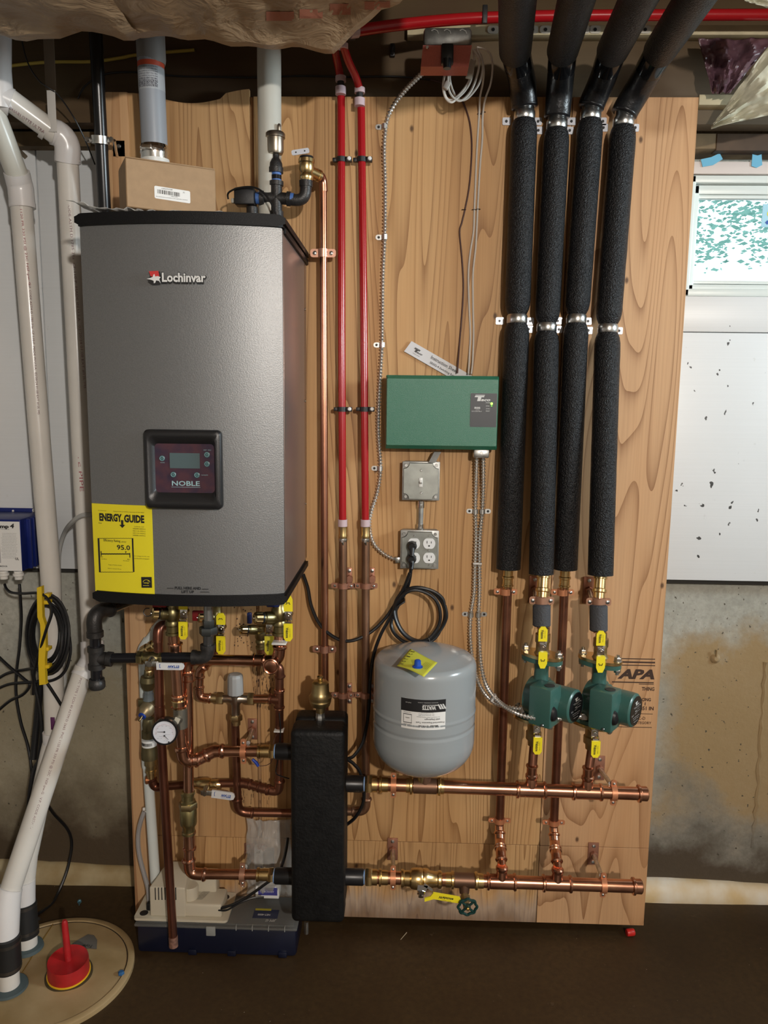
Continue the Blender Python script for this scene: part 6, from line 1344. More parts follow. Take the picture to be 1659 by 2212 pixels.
# ================================================================== PLUMBING UNDER THE BOILER
tarn = lambda: mat('tarnished_valve_brass', (.30, .25, .12), .36, 1.0, var=.2, vs=35)
def purge(label, x, y0, y1, d, ex, ey, ed, cap_m, cap_side, lev, kn=None, r=.0145, dark=None, tether=None):
    t = thing('purge_valve', label, 'valve', P(x, y1, d)); a, c = P(x, y0, d), P(x, y1, d); H = a.z - c.z; a = V((c.x, c.y, a.z)); bm_ = tarn()
    b = BM(); lathe(b, c, Z, [(0, r * 1.05), (.002, r * 1.28), (.008, r * 1.28), (.010, r * 1.1), (H * .25, r * 1.1), (H * .28, r * 1.3), (H * .36, r * 1.3), (H * .40, r * 1.15), (H * .50, r * 1.4), (H * .68, r * 1.4), (H * .74, r * 1.1), (H * .9, r * 1.1), (H * .91, r * 1.3), (H * .98, r * 1.3), (H, r)], 22)
    br = P(x, ey, d); e = P(ex, ey, ed); ax = e - br; L = ax.length
    lathe(b, br, ax, [(0, r * 1.1), (L * .25, r * 1.05), (L * .30, r * 1.15), (L * .55, r * 1.1), (L * .58, r * .95), (L * .62, r * .95)], 20); obj('valve_body', b, bm_, t)
    axn = ax.normalized(); b = BM(); lathe(b, br + axn * L * .62, axn, [(0, r * 1.0), (L * .06, r * 1.02)], 20); obj('cap_gasket', b, rubber(), t)
    b = BM(); n_ = 24; rr_ = r * 1.08; lathe(b, br + axn * L * .69, axn, [(0, rr_), (L * .22, rr_ * .96), (L * .27, rr_ * .6)], 24)
    for i, v in enumerate(b.verts):
        if i % 2: v.co = (br + axn * (v.co - br).dot(axn)) * .12 + v.co * .88
    cp_ = obj('hose_cap', b, brass(), t)
    b = BM(); lathe(b, e - axn * .004, axn, [(0, .004), (.004, .003)], 10); obj('cap_screw', b, chrome(), cp_)
    if tether: cable('t', '', '', [(ex + 2, ey + 4, ed + .01), (ex - 8, ey + 6, ed + .012), (ex - 15, ey - 1, ed + .012), (ex - 11, ey - 10, ed + .01), (ex - 2, ey - 11, ed + .008)], .0012, rubber(), parent=cp_, pname='cap_tether', n=5)
    if kn:
        (kx_, ky_, w_, h_, m_) = kn; b = BM(); q = P(kx_, ky_, d + .020); k_ = kx(kx_, ky_, d); box(b, q + V((-w_ * k_ / 2, -.006, -h_ * k_ / 2)), q + V((w_ * k_ / 2, .006, h_ * k_ / 2)), .003); obj('drain_handle', b, m_, t)
        b = BM(); lathe(b, q, (0, 1, -.6), [(0, .005), (.016, .006)], 10); obj('drain_stem', b, bm_, t)
    lx, ly0, ly1, ly2 = lev; lever(t, lx, ly0, ly1, ly2, d + .026, txt=1, wpx=19, m=dark)
    return t
redk = mat('dark_red_knob', (.22, .012, .015), .4); bluek = mat('dark_blue_knob', (.01, .02, .10), .35)
purge('nearer left brass purge valve under the boiler with a dark red knob', 374, 1290, 1372, .20, 325, 1325, .23, None, 0, (397, 1289, 1326, 1380), (345, 1305, 30, 13, redk), tether=True)
purge('rear brass purge valve behind the grey gas riser, red round knob', 470, 1300, 1392, .09, 425, 1334, .12, None, 0, (478, 1325, 1358, 1412), (428, 1330, 24, 22, redk), r=.0125)
purge('right brass purge valve under the boiler with a dark blue knob', 604, 1290, 1372, .20, 546, 1335, .24, None, 0, (623, 1286, 1330, 1384), (590, 1305, 28, 12, bluek))
purge('rear brass purge valve with shaded yellow lever, left of the right one', 564, 1350, 1402, .10, 516, 1360, .14, None, 0, (582, None, 1358, 1413), (539, 1335, 10, 24, bluek), r=.0115, dark=mat('shaded_yellow_vinyl', (.55, .46, .03), .45))  # darker yellow puts the shade on this rear lever into its colour
# boiler supply: down, gauge tee, kink, into the separator
s1 = thing('supply_pipe', 'copper supply pipe from the left purge valve to the separator, carrying the gauge', 'pipe', P(500, 1623, .17))
prun('', '', '', [(375, 1372, .20), (396, 1644, .20), (428, 1640, .18), (462, 1623, .17), (560, 1623, .17)], .0142, copper(), rad=.024, t=s1)
for (px, py) in ((379, 1403), (386, 1515)): coupling(s1, P(px, py, .2), Z, .034, .0142, copper())
coupling(s1, P(386, 1520, .2), Z, .022, .0142, brass(), name='brass_coupling')
b = BM(); q = P(390, 1550, .2); lathe(b, q - Z * .026, Z, [(0, .0175), (.052, .0175)], 22); lathe(b, q, P(368, 1565, .25) - q, [(0, .013), (.035, .012), (.037, .009), (.052, .009)], 18); obj('gauge_tee', b, mat('dull_grey_brass', (.30, .28, .23), .42, .9), s1)
clamp(s1, P(526, 1623, .17), X, .0142, mat('orange_copper_strap', (.62, .26, .13), .4, .5), w=.014, ear=.018, side=Z)
standoff(s1, 546, 1574, 0, copper_paint(), w=.026, h=.062, rod_to=P(536, 1605, .15))
for x0_, x1_, hx in ((556, 570, 0), (570, 594, 1)):
    a_, c_ = P(x0_, 1623, .17), P(x1_, 1623, .17); c_.z = a_.z; b = BM()
    if hx: hexnut(b, c_ - X * .014, X, .013, .020); lathe(b, a_, X, [(0, .0165), ((c_ - a_).length, .0165)], 20)
    else: lathe(b, a_, X, [(0, .0155), (.002, .0185), (.007, .0185), (.009, .016), ((c_ - a_).length, .016)], 20)
    obj('brass_union', b, brass(), s1)
# gauge
gc = P(356, 1581, .262); gr = 28.5 * kx(356, 1581, .262); ga = thing('pressure_gauge', 'round white-faced pressure gauge with black rim on the copper supply pipe', 'gauge', gc)
gn = V((.06, -1, .10)).normalized(); gu = Z.cross(gn).normalized() ; gv = gn.cross(gu).normalized()
if gu.x < 0: gu = -gu; gv = gn.cross(gu) * 1
gv = V((0, 0, 1)) - gn * gn.z; gv.normalize(); gu = gv.cross(gn) ; gu = -gu if gu.x < 0 else gu
b = BM(); lathe(b, gc - gn * .026, gn, [(0, gr * .9), (.004, gr * .98), (.020, gr), (.028, gr), (.031, gr * .97), (.031, gr * .86), (.028, gr * .85)], 44); obj('gauge_case', b, mat('gauge_black', (.01, .01, .011), .25), ga)
b = BM(); lathe(b, gc, gn, [(0, gr * .87), (.003, gr * .87)], 44); dl = obj('dial', b, mat('dial_white', (.66, .68, .74), .4), ga)
gf = gc + gn * .0042; b = BM()
def needle(o_, ang, L_, w_=.0006):
    d_ = gu * math.cos(R(ang)) + gv * math.sin(R(ang)); tube(b, [o_ - d_ * .002, o_ + d_ * L_], [w_ * 1.4, w_ * .6], 6); tube(b, [o_ + (gu * math.cos(a_) + gv * math.sin(a_)) * .0017 for a_ in [2 * math.pi * i / 16 for i in range(16)]], .0006, 5, closed=True)
needle(gf + gv * .001, 179, gr * .55); needle(gf - gv * gr * .26, -45, gr * .42); needle(gf - gv * gr * .75 + gu * gr * .33, -60, gr * .12); obj('needles', b, ink(), dl)
b = BM()
for i in range(25):
    a_ = R(190 - i * 200 / 24); p0, p1 = gf - gv * .001 + (gu * math.cos(a_) + gv * math.sin(a_)) * gr * .60, gf - gv * .001 + (gu * math.cos(a_) + gv * math.sin(a_)) * gr * (.66 if i % 4 else .70); tube(b, [p0, p1], .00025, 4)
obj('scale_marks', b, mat('pale_red_print', (.45, .12, .12), .5), dl, kind='stuff')
lettering(dl, [((s, gf + gu * x_ * gr + gv * y_ * gr, gu, gv, .0018, .004),) for s, x_, y_ in (('0', -.62, -.05), ('20', -.5, .3), ('40', -.15, .48), ('50', .15, .48), ('60', .45, .32), ('80', .6, 0))] + [((s, gf + gu * x_ * gr + gv * y_ * gr, gu, gv, .0016, .012),) for s, x_, y_ in (('PSI  F', -.2, -.3), ('80  120', -.35, -.45), ('160  240', .1, -.62), ('psi', .25, -.15))], mat('grey_print', (.25, .27, .32), .5))
b = BM(); q = P(380, 1560, .245); box(b, q + V((-.006, 0, -.012)), q + V((.007, .0008, .012)), .0, Matrix.Rotation(R(25), 3, 'Y')); obj('paper_tag', b, mat('cream_tag', (.55, .52, .42), .6), ga)
# boiler return run
s2 = thing('return_pipe', 'copper return pipe crossing under the boiler and dropping to the lower left elbow', 'pipe', P(500, 1889, .17))
prun('', '', '', [(604, 1372, .20), (602, 1428, .20), (405, 1424, .17), (409, 1888, .17), (556, 1889, .17)], .0135, copper(), rad=.024, t=s2)
b = BM(); q = P(585, 1440, .225); tube(b, [q + V((math.cos(a_) * .018, 0, math.sin(a_) * .018)) for a_ in [2 * math.pi * i / 24 for i in range(24)]], .003, 8, closed=True); lathe(b, q + V((0, .012, 0)), (0, -1, 0), [(0, .0165), (.012, .0165), (.014, .012)], 22); obj('branch_cap', b, copper(), s2)
coupling(s2, P(560, 1426, .195), X, .030, .0135, copper())
coupling(s2, P(407, 1460, .17), Z, .028, .0135, copper()); coupling(s2, P(409, 1815, .17), Z, .052, .0135, copper())
clamp(s2, P(524, 1889, .17), X, .0135, mat('dull_copper_strap', (.42, .22, .14), .45, .5), w=.014, ear=.018, side=Z)
standoff(s2, 538, 1838, 0, copper_paint(), w=.026, h=.050, rod_to=P(530, 1872, .15))
for x0_, x1_, hx in ((554, 568, 0), (568, 592, 1)):
    a_, c_ = P(x0_, 1889, .17), P(x1_, 1889, .17); c_.z = a_.z; b = BM()
    if hx: hexnut(b, c_ - X * .014, X, .013, .020); lathe(b, a_, X, [(0, .0165), ((c_ - a_).length, .0165)], 20)
    else: lathe(b, a_, X, [(0, .0155), (.002, .0185), (.007, .0185), (.009, .016), ((c_ - a_).length, .016)], 20)
    obj('brass_union', b, brass(), s2)
cv_ = thing('check_valve', 'chunky brass check valve in the copper pipe above the cream pump', 'valve', P(408, 1800, .17))
c_ = P(408, 1802, .17); H = P(408, 1708, .17).z - c_.z
b = BM(); r = .0142; lathe(b, c_, Z, [(0, r), (.002, r * 1.3), (.007, r * 1.3), (.009, r * 1.15), (H * .18, r * 1.15), (H * .24, r * 1.5), (H * .30, r * 1.55), (H * .60, r * 1.55), (H * .63, r * 1.4), (H * .78, r * 1.35), (H * .80, r * 1.15), (H * .9, r * 1.15), (H * .92, r * 1.3), (H * .97, r * 1.3), (H, r)], 24); obj('valve_body', b, mat('olive_brass', (.38, .32, .15), .36, 1.0), cv_)
b = BM(); hexnut(b, c_ + Z * H * .60, Z, H * .14, r * 1.75); obj('valve_nut', b, brass_dull(), cv_)
# domestic side: rear right riser, mixing valve and their pipes
s3 = thing('cold_pipe', 'copper pipe from the rear purge valve down the right side to the white-lever valve', 'pipe', P(480, 1692, .07))
prun('', '', '', [(566, 1400, .10), (570, 1432, .10), (604, 1440, .10), (603, 1712, .09), (570, 1703, .085), (530, 1692, .07), (470, 1692, .07)], .0112, copper_old(), rad=.018, t=s3)
for (px, py) in ((604, 1490), (603, 1530)): 
    b = BM(); tube(b, [P(px, py, .10) + V((math.cos(a_) * .0125, math.sin(a_) * .0125, 0)) for a_ in [2 * math.pi * i / 20 for i in range(20)]], .0018, 6, closed=True); obj('press_bead', b, copper(), s3)
ziptie(s3, 604, 1388, .225, .036, .004, 0, .030); ziptie(s3, 603, 1577, .105, .026, .004, 0, .026)
cable('thin_wire', 'thin black sensor wire strapped along the right copper riser', 'wire', [(603, 1540, .115), (606, 1580, .12), (600, 1640, .115), (596, 1668, .11), (606, 1676, .12), (625, 1682, .12)], .0016, rubber())
s4 = thing('mixed_pipe', 'copper pipe dropping from the mixing valve and turning right behind the separator', 'pipe', P(560, 1757, .06))
prun('', '', '', [(508, 1560, .08), (514, 1755, .07), (650, 1757, .06)], .0112, copper_old(), rad=.028, t=s4)
s5 = thing('hot_pipe', 'short copper elbow run from the rear purge valve to the left of the mixing valve', 'pipe', P(440, 1506, .08))
prun('', '', '', [(470, 1392, .09), (466, 1418, .09), (432, 1448, .08), (430, 1507, .08), (478, 1508, .08)], .0108, copper(), rad=.016, t=s5)
mv = thing('mixing_valve', 'thermostatic mixing valve with a ribbed grey knob between two brass nuts', 'valve', P(509, 1560, .08)); q = P(509, 1509, .08); kq = kx(509, 1509, .08)
b = BM(); lathe(b, q - X * 30 * kq, X, [(0, 9 * kq), (16 * kq, 9 * kq), (22 * kq, 12 * kq), (38 * kq, 12 * kq), (44 * kq, 9 * kq), (60 * kq, 9 * kq)], 22); lathe(b, q + Z * 8 * kq, -Z, [(0, 13 * kq), (16 * kq, 13 * kq), (22 * kq, 9.5 * kq), (44 * kq, 9.5 * kq)], 22); obj('valve_body', b, nickel(), mv)
for s in (-1, 1):
    b = BM(); hexnut(b, q + X * s * 27 * kq, X * s, 13 * kq, 14 * kq); lathe(b, q + X * s * 40 * kq, X * s, [(0, 9.6 * kq), (26 * kq, 9.6 * kq)], 18); obj('union_nut', b, brass_dull(), mv)
b = BM(); hexnut(b, q - Z * 36 * kq, -Z, 13 * kq, 14 * kq); lathe(b, q - Z * 49 * kq, -Z, [(0, 9.6 * kq), (10 * kq, 9.6 * kq)], 18); obj('union_nut', b, brass_dull(), mv)
b = BM(); rr_ = 17 * kq; A0 = q + Z * 11 * kq; H = P(509, 1453, .08).z - A0.z - .004; lathe(b, A0, Z, [(0, rr_), (H * .8, rr_ * .97), (H * .94, rr_ * .92), (H, rr_ * .75)], 36)
for i, v in enumerate(b.verts):
    if (i % 36) % 3 == 0: v.co = V((q.x + (v.co.x - q.x) * .93, q.y + (v.co.y - q.y) * .93, v.co.z))
obj('valve_knob', b, mat('grey_knob', (.33, .34, .34), .42), mv)
s6 = thing('tee_pipe', 'short copper stub from the mixing valve to the right riser', 'pipe', P(570, 1509, .09)); b = BM(); tube(b, [P(545, 1509, .082), P(600, 1509, .10)], .0108, 16); obj('pipe', b, copper(), s6); tee(s6, P(603, 1510, .10), Z, X * -1, .05, .028, .0112, .0108, copper_old())
# white-lever valve on the low run
bv2 = thing('ball_valve', 'small brass ball valve with a white lever low behind the check valve', 'valve', P(445, 1693, .07)); a_, c_ = P(418, 1693, .07), P(478, 1693, .07); c_.z = a_.z; L_ = (c_ - a_).length
b = BM(); r = .0112; lathe(b, a_, X, [(0, r), (L_ * .1, r * 1.25), (L_ * .2, r * 1.25), (L_ * .25, r * 1.5), (L_ * .6, r * 1.55), (L_ * .65, r * 1.2), (L_ * .85, r * 1.2), (L_ * .88, r * 1.35), (L_, r * 1.1)], 20); obj('valve_body', b, brass(), bv2)
def wlever(t, x0, y0, x1, y1, d, hpx, s, nutx, nuty):
    a_, c_ = P(x0, y0, d), P(x1, y1, d); dn = (c_ - a_).normalized(); up_ = V((0, -1, 0)).cross(dn) * -1; L_ = (c_ - a_).length; h_ = hpx * kx(x0, y0, d) / 2
    b = BM(); poly(b, [(0, -h_), (L_ - h_, -h_), (L_ - h_ * .3, -h_ * .75), (L_, 0), (L_ - h_ * .3, h_ * .75), (L_ - h_, h_), (0, h_)], a_, dn, up_, .005, (0, -1, 0)); lv = obj('white_lever', b, mat('white_lever', (.68, .69, .70), .35), t, smooth=False)
    lettering(lv, [((s, a_ + dn * L_ * .62 + V((0, -.0058, 0)), dn, up_, h_ * .7, L_ * .42), dict(bold=.05)), (('REGULATOR', a_ + dn * L_ * .62 + V((0, -.0058, -h_ * .65)), dn, up_, h_ * .22, L_ * .4),), (('[', a_ + dn * L_ * .14 + V((0, -.0058, 0)), dn, up_, h_ * .9, L_ * .05),)], blue_ink())
    b = BM(); q = P(nutx, nuty, d); box(b, q + V((-.012, -.002, -.008)), q + V(((a_.x - q.x) + .004, .001, .006)), .002); hexnut(b, q + V((0, -.002, 0)), (0, -1, 0), .006, .008); lathe(b, q, (0, 1, .3), [(0, .007), (.018, .008)], 12); obj('lever_arm', b, steel(), t)
wlever(bv2, 458, 1713, 508, 1720, .105, 17, 'WATTS', 443, 1712)
s7 = thing('fill_pipe', 'tarnished copper fill pipe passing behind the return pipe', 'pipe', P(380, 1700, .07)); prun('', '', '', [(420, 1694, .07), (334, 1701, .07), (326, 1672, .07)], .0108, mat('dark_copper', (.16, .06, .035), .35, .9), rad=.014, t=s7)
b = BM(); lathe(b, P(327, 1684, .07), V((-1, -.2, 0)), [(0, .011), (.014, .012), (.016, .008)], 14); obj('stub_cap', b, mat('orange_brown_copper', (.30, .11, .04), .4, .7), s7)
# backflow / fill stack
bs = thing('fill_valve', 'olive brass boiler fill valve stack with a blue-ringed stem at the far left', 'valve', P(326, 1680, .07)); r = .0115
def stk(px0, py0, px1, py1, prof, m, name, d=.07):
    a_, c_ = P(px0, py0, d), P(px1, py1, d); ax = c_ - a_; L_ = ax.length; b = BM(); lathe(b, a_, ax, [(t_ * L_, rr * r) for t_, rr in prof], 20); return obj(name, b, m, bs)
ob = mat('olive_brass_dark', (.20, .17, .09), .42, .9)
stk(321, 1432, 321, 1448, [(0, .8), (1, .9)], brass_dull(), 'nipple'); stk(321, 1448, 320, 1472, [(0, 1), (.5, 1.1), (.55, 1.7), (1, 1.9)], ob, 'union'); stk(320, 1472, 320, 1490, [(0, 1.9), (.6, 1.6), (1, 1.1)], ob, 'union')
stk(321, 1490, 321, 1512, [(0, 1.05), (.3, 1.05), (.35, 1.2), (.7, 1.2), (1, 1.3)], mat('grey_blue_sealed_steel', (.22, .26, .28), .35, .6), 'sealed_nipple')
q = P(316, 1535, .085); b = BM(); lathe(b, q + V((.006, .02, .010)), V((-.35, -1, -.55)), [(0, .012), (.010, .021), (.022, .021), (.032, .017), (.040, .011)], 26); obj('regulator_bell', b, mat('tan_brass', (.34, .27, .16), .42, .7), bs)
ax = V((-.35, -1, -.55)).normalized(); q2 = q + V((.006, .02, .010)) + ax * .038; b = BM(); lathe(b, q2, ax, [(0, .0105), (.006, .0105)], 22); obj('blue_ring', b, mat('blue_ring', (.01, .05, .35), .35), bs); b = BM(); lathe(b, q2 + ax * .006, ax, [(0, .004), (.014, .0035)], 10); obj('adjusting_stem', b, brass(), bs)
b = BM(); c_ = P(311, 1518, .065); box(b, c_ + V((-.016, -.004, -.012)), c_ + V((.026, .012, .010)), .003); obj('body_flange', b, ob, bs)
stk(321, 1552, 322, 1592, [(0, 1.2), (.3, 1.5), (.6, 1.4), (.65, 1.7), (1, 1.7)], ob, 'valve_body'); lbq = stk(322, 1596, 323, 1610, [(0, 1.75), (1, 1.75)], white(), 'barcode_band')
b = BM(); cc = P(322, 1603, .07); x_ = -.017; rr = random.Random(2)
while x_ < .012:
    w_ = rr.choice((.0006, .001, .0016)); yv = -math.sqrt(max(1e-6, (1.76 * r) ** 2 - min(abs(x_), .019) ** 2)); box(b, cc + V((x_, yv - .0006, -.004)), cc + V((x_ + w_, yv + .0002, .004))); x_ += w_ + rr.choice((.0008, .0013))
obj('barcode_bars', b, ink(), lbq, kind='stuff')
stk(323, 1610, 325, 1640, [(0, 1.9), (.3, 1.95), (.5, 2.1), (.9, 2.1), (1, 1.4)], ob, 'union'); stk(325, 1640, 326, 1664, [(0, 1.35), (.5, 1.4), (.55, 1.1), (1, 1.1)], brass_dull(), 'adapter'); stk(326, 1662, 327, 1680, [(0, 1.25), (.3, 1.3), (.35, 1.1), (1, 1.1)], brass(), 'press_adapter')
q0, q1 = P(300, 1412, .06), P(340, 1388, .08); b = BM(); ax = q1 - q0; L_ = ax.length; lathe(b, q0, ax, [(0, .008), (L_ * .25, .009), (L_ * .27, .014), (L_ * .5, .014), (L_ * .53, .011), (L_ * .7, .011), (L_ * .72, .014), (L_ * .8, .014), (L_ * .83, .011), (L_, .011)], 18); obj('angled_union', b, brass(), bs)
# relief discharge copper pipe
s8 = prun('discharge_pipe', 'long bare copper discharge pipe ending above the dark blue case', 'pipe', [(400, 1352, .04), (341, 1350, .13), (345, 1540, .15), (375, 2044, .165)], .0118, mat('brown_copper', (.28, .11, .07), .3, .9, col2=(.18, .07, .045), vs=5), rad=.022, press=False)
b = BM(); q = P(374, 2022, .165); lathe(b, q, P(375, 2046, .165) - q, [(0, .0122), (.030, .0124)], 20); obj('corroded_tip', b, mat('corroded_copper', (.20, .10, .07), .7, .2, var=.4, vs=120), s8)
# white PVC drop behind
s9 = prun('white_drain_pipe', 'white PVC condensate pipe dropping to the cream pump', 'pipe', [(385, 1338, .03), (350, 1346, .03), (309, 1402, .025), (318, 1640, .03), (336, 1905, .06)], .0140, mat('cool_white_pvc', (.62, .66, .64), .3), rad=.03, press=False)
b = BM(); q = P(324, 1749, .04); tube(b, [q + V((math.cos(a_) * .0145, math.sin(a_) * .0145, 0)) for a_ in [2 * math.pi * i / 20 for i in range(20)]], .0012, 6, closed=True); box(b, q + V((-.020, -.004, -.002)), q + V((-.013, .002, .006)), .001); obj('cable_tie', b, tie, s9)
cable('clear_hose', 'clear vinyl hose running beside the white drain pipe into the pump', 'hose', [(312, 1752, .03), (304, 1775, .035), (299, 1800, .035), (299, 1830, .04), (304, 1860, .045), (312, 1890, .05), (320, 1920, .055), (322, 1948, .06)], .0065, mat('grey_vinyl', (.36, .35, .35), .25, alpha=.8))
# ================================================================== GAS PIPE
gs = thing('gas_pipe', 'black iron gas pipe with elbow, tee and capped drip leg under the boiler', 'pipe', P(208, 1485, .22)); gr_ = .0125
b = BM(); tube(b, [P(285, 1296, .06), P(222, 1322, .21)], .0135, 18); obj('pipe', b, mat('black_gloss', (.01, .01, .012), .2), gs)
G1 = P(204, 1345, .235); b = BM(); pth = [P(236, 1316, .19)] + arc(P(260, 1305, .15), P(203, 1324, .235), P(205, 1420, .235), .028, 9) + [P(205, 1368, .235)]; tube(b, pth, [.0185] * len(pth), 22)
lathe(b, P(205, 1362, .235), -Z, [(0, .0185), (.002, .0205), (.016, .0205), (.018, .017)], 22); lathe(b, pth[0], pth[0] - pth[1], [(0, .0205), (.006, .0205)], 20); obj('elbow', b, iron(), gs)
b = BM(); tube(b, [P(206, 1366, .235), P(206, 1398, .235)], .0140, 18); obj('nipple', b, mat('black_gloss', (.01, .01, .012), .2), gs)
b = BM(); tube(b, [P(208, 1440, .235), P(209, 1470, .235)], .0140, 18); obj('nipple', b, mat('black_gloss', (.01, .01, .012), .2), gs)
tp_, bp_ = P(207, 1396, .235), P(208, 1444, .235); H = tp_.z - bp_.z; tc = tp_.lerp(bp_, .52)
b = BM(); lathe(b, tp_, -Z, [(0, .0205), (H * .22, .0205), (H * .24, .0180), (H * .76, .0180), (H * .78, .0205), (H, .0205)], 24); lathe(b, tc, P(240, 1424, .235) - tc, [(0, .0165), (.026, .0165), (.028, .0185), (.040, .0185)], 22); obj('tee', b, iron(), gs)
b = BM(); lathe(b, P(209, 1466, .235), -Z, [(0, .0185), (.006, .0185), (.008, .0200), (.022, .0200), (.026, .017), (.028, .008)], 24); obj('drip_leg_cap', b, iron(), gs)
b = BM(); tube(b, [P(234, 1422, .235), P(300, 1421, .235)], gr_, 18); obj('pipe', b, mat('black_gloss', (.01, .01, .012), .2), gs)
b = BM(); tube(b, [P(350, 1420, .235), P(422, 1420, .235)], gr_, 18); obj('pipe', b, mat('black_gloss', (.01, .01, .012), .2), gs)
b = BM(); pth = [P(420, 1420, .235)] + arc(P(380, 1420, .235), P(450, 1421, .235), P(449, 1340, .235), .026, 9) + [P(449, 1396, .235)]; tube(b, pth, .0165, 22); lathe(b, P(449, 1402, .235), Z, [(0, .0185), (.012, .0185)], 22); lathe(b, P(424, 1420, .235), -X, [(0, .0185), (.010, .0185)], 22); obj('elbow', b, iron(), gs)
b = BM(); tube(b, [P(449, 1402, .235), P(450, 1372, .235)], .0125, 18); obj('nipple', b, mat('satin_dark_steel', (.12, .12, .12), .3, .8), gs)
b = BM(); hexnut(b, P(450, 1370, .235), Z, P(450, 1354, .235).z - P(450, 1370, .235).z, .0225); hexnut(b, P(450, 1354, .235), Z, .018, .0145); obj('union', b, mat('dark_union_steel', (.11, .12, .12), .35, .8), gs)
b = BM(); tube(b, [P(450, 1342, .235), P(450, 1285, .235)], .0115, 18); obj('steel_riser', b, mat('grey_riser', (.34, .34, .33), .35, .9), gs)
gv_ = thing('gas_valve', 'brass gas ball valve with a white lever on the black gas pipe', 'valve', P(325, 1425, .235)); a_, c_ = P(297, 1421, .235), P(352, 1420, .235); c_.z = a_.z; L_ = (c_ - a_).length
b = BM(); hexnut(b, a_, X, L_ * .22, .017); lathe(b, a_ + X * L_ * .22, X, [(0, .013), (L_ * .12, .016), (L_ * .4, .0165), (L_ * .5, .013), (L_ * .62, .012)], 20); hexnut(b, a_ + X * L_ * .84, X, L_ * .16, .0150); obj('valve_body', b, tarn(), gv_)
b = BM(); q = P(323, 1430, .26); poly(b, [(-.013, .004), (-.006, .007), (0, .004), (.008, .008), (.011, .0), (.004, -.006), (-.006, -.008)], q, X, Z, .005, (0, -1, 0)); lathe(b, q, (0, 1, .2), [(0, .006), (.02, .007)], 10); lathe(b, P(322, 1448, .235) , -Z, [(0, .0075), (.004, .009), (.012, .007)], 14); lathe(b, P(322, 1425, .235), -Z, [(0, .009), (.024, .008)], 14); obj('tee_stem', b, brass(), gv_)
wlever(gv_, 339, 1438, 399, 1439, .268, 15, 'WATTS', 324, 1433)
# small blue tag by the supply pipe
b = BM(); q = P(555, 1647, .14); tube(b, [P(545, 1640, .14), P(553, 1647, .14), P(558, 1655, .14)], [.0035, .0045, .004], 10); tg_ = obj('blue_seal_tag', b, mat('bright_blue_tag', (.02, .06, .40), .4), label='tiny bright blue plastic tag hanging below the left separator pipe', cat='tag')
cable('thin_wire', 'thin wire loop holding the tiny blue tag', 'wire', [(561, 1655, .14), (578, 1652, .14), (588, 1640, .15), (592, 1600, .15), (600, 1584, .12)], .001, mat('brown_wire', (.07, .025, .018), .5))
# ================================================================== CASE, CONDENSATE PUMP, BAGS AT THE FOOT
by0, by1 = -.135, -.003
cx0, cx1 = P(296, 2030, .13).x, P(640, 2030, .13).x; ch = P(460, 1998, .135).z
cs = thing('organizer_case', 'dark navy parts case with a clear lid on the floor under the pump', 'case', ((cx0 + cx1) / 2, -.07, 0))
b = BM(); box(b, (cx0, by0 + .004, .001), (cx1, by1, ch - .010), .010); 
for px in (415, 500, 610): q = P(px, 2050, .135); box(b, (q.x - .012, by0 - .001, 0.001), (q.x + .012, by0 + .01, .018), .003)
obj('case_body', b, mat('navy_plastic', (.006, .008, .022), .32, bump=.2, bs=40), cs)
b = BM(); box(b, (cx0 - .005, by0 - .002, ch - .012), (cx1 + .003, by1 + .002, ch - .004), .005); box(b, (cx0 + .004, by0 + .006, ch - .004), (cx1 - .006, by1 - .004, ch), .002); ld = obj('clear_lid', b, mat('dusty_clear_plastic', (.16, .16, .15), .35, alpha=.62, spec=.6), cs)
b = BM()
for px in (510, 545, 580, 615): q = P(px, 1990, .135); box(b, (q.x - .001, by0 - .003, ch - .013), (q.x + .001, by0 + .006, ch + .001))
obj('lid_ribs', b, mat('pale_plastic_edge', (.30, .31, .30), .35), ld)
q = P(455, 2008, .14); b = BM(); box(b, (q.x - .013, by0 - .006, ch - .030), (q.x + .013, by0 - .001, ch - .003), .002); obj('lid_latch', b, mat('grey_clear_latch', (.28, .29, .28), .4), cs)
b = BM(); lettering(ld, [(('JIM G', V((P(585, 1990, .11).x, -.112, ch + .0006)), -X, -Y, .009, .03), dict(shear=.3)), (('NET-4000', V((P(570, 1975, .09).x, -.088, ch + .0006)), -X, -Y, .007, .035), dict(bold=.02))], wi); b.free()
b = BM(); q = P(575, 1970, .08); box(b, (q.x - .035, -.102, ch + .0002), (q.x + .035, -.066, ch + .0008)); obj('lid_sticker', b, mat('dark_blue_sticker', (.02, .025, .06), .4), ld)
b = BM(); box(b, (q.x - .033, -.070, ch + .0008), (q.x + .012, -.062, ch + .0012)); obj('yellow_stripe', b, mat('dull_yellow', (.40, .34, .03), .5), ld)
# condensate pump
crm = mat('cream_abs', (.56, .51, .40), .38, bump=.08, bs=300)
px0, px1 = P(290, 1985, .12).x, P(492, 1985, .12).x; pz = ch + .001
cp_ = thing('condensate_pump', 'cream plastic condensate pump standing on the dark navy case', 'pump', ((px0 + px1) / 2, -.07, pz))
b = BM(); poly(b, rrect(px0, -.128, px1, -.004, .010), (0, 0, pz), X, Y, .007, Z); bp0 = obj('pump_base', b, crm, cp_)
for px, py in ((311, 1972), (487, 1938)):
    q = Pz(px, py, pz + .0075); b = BM(); lathe(b, V((q.x, max(min(q.y, -.016), -.112), pz + .0072)), Z, [(0, .0115), (.0006, .0115)], 24); obj('base_hole', b, ink(), bp0)
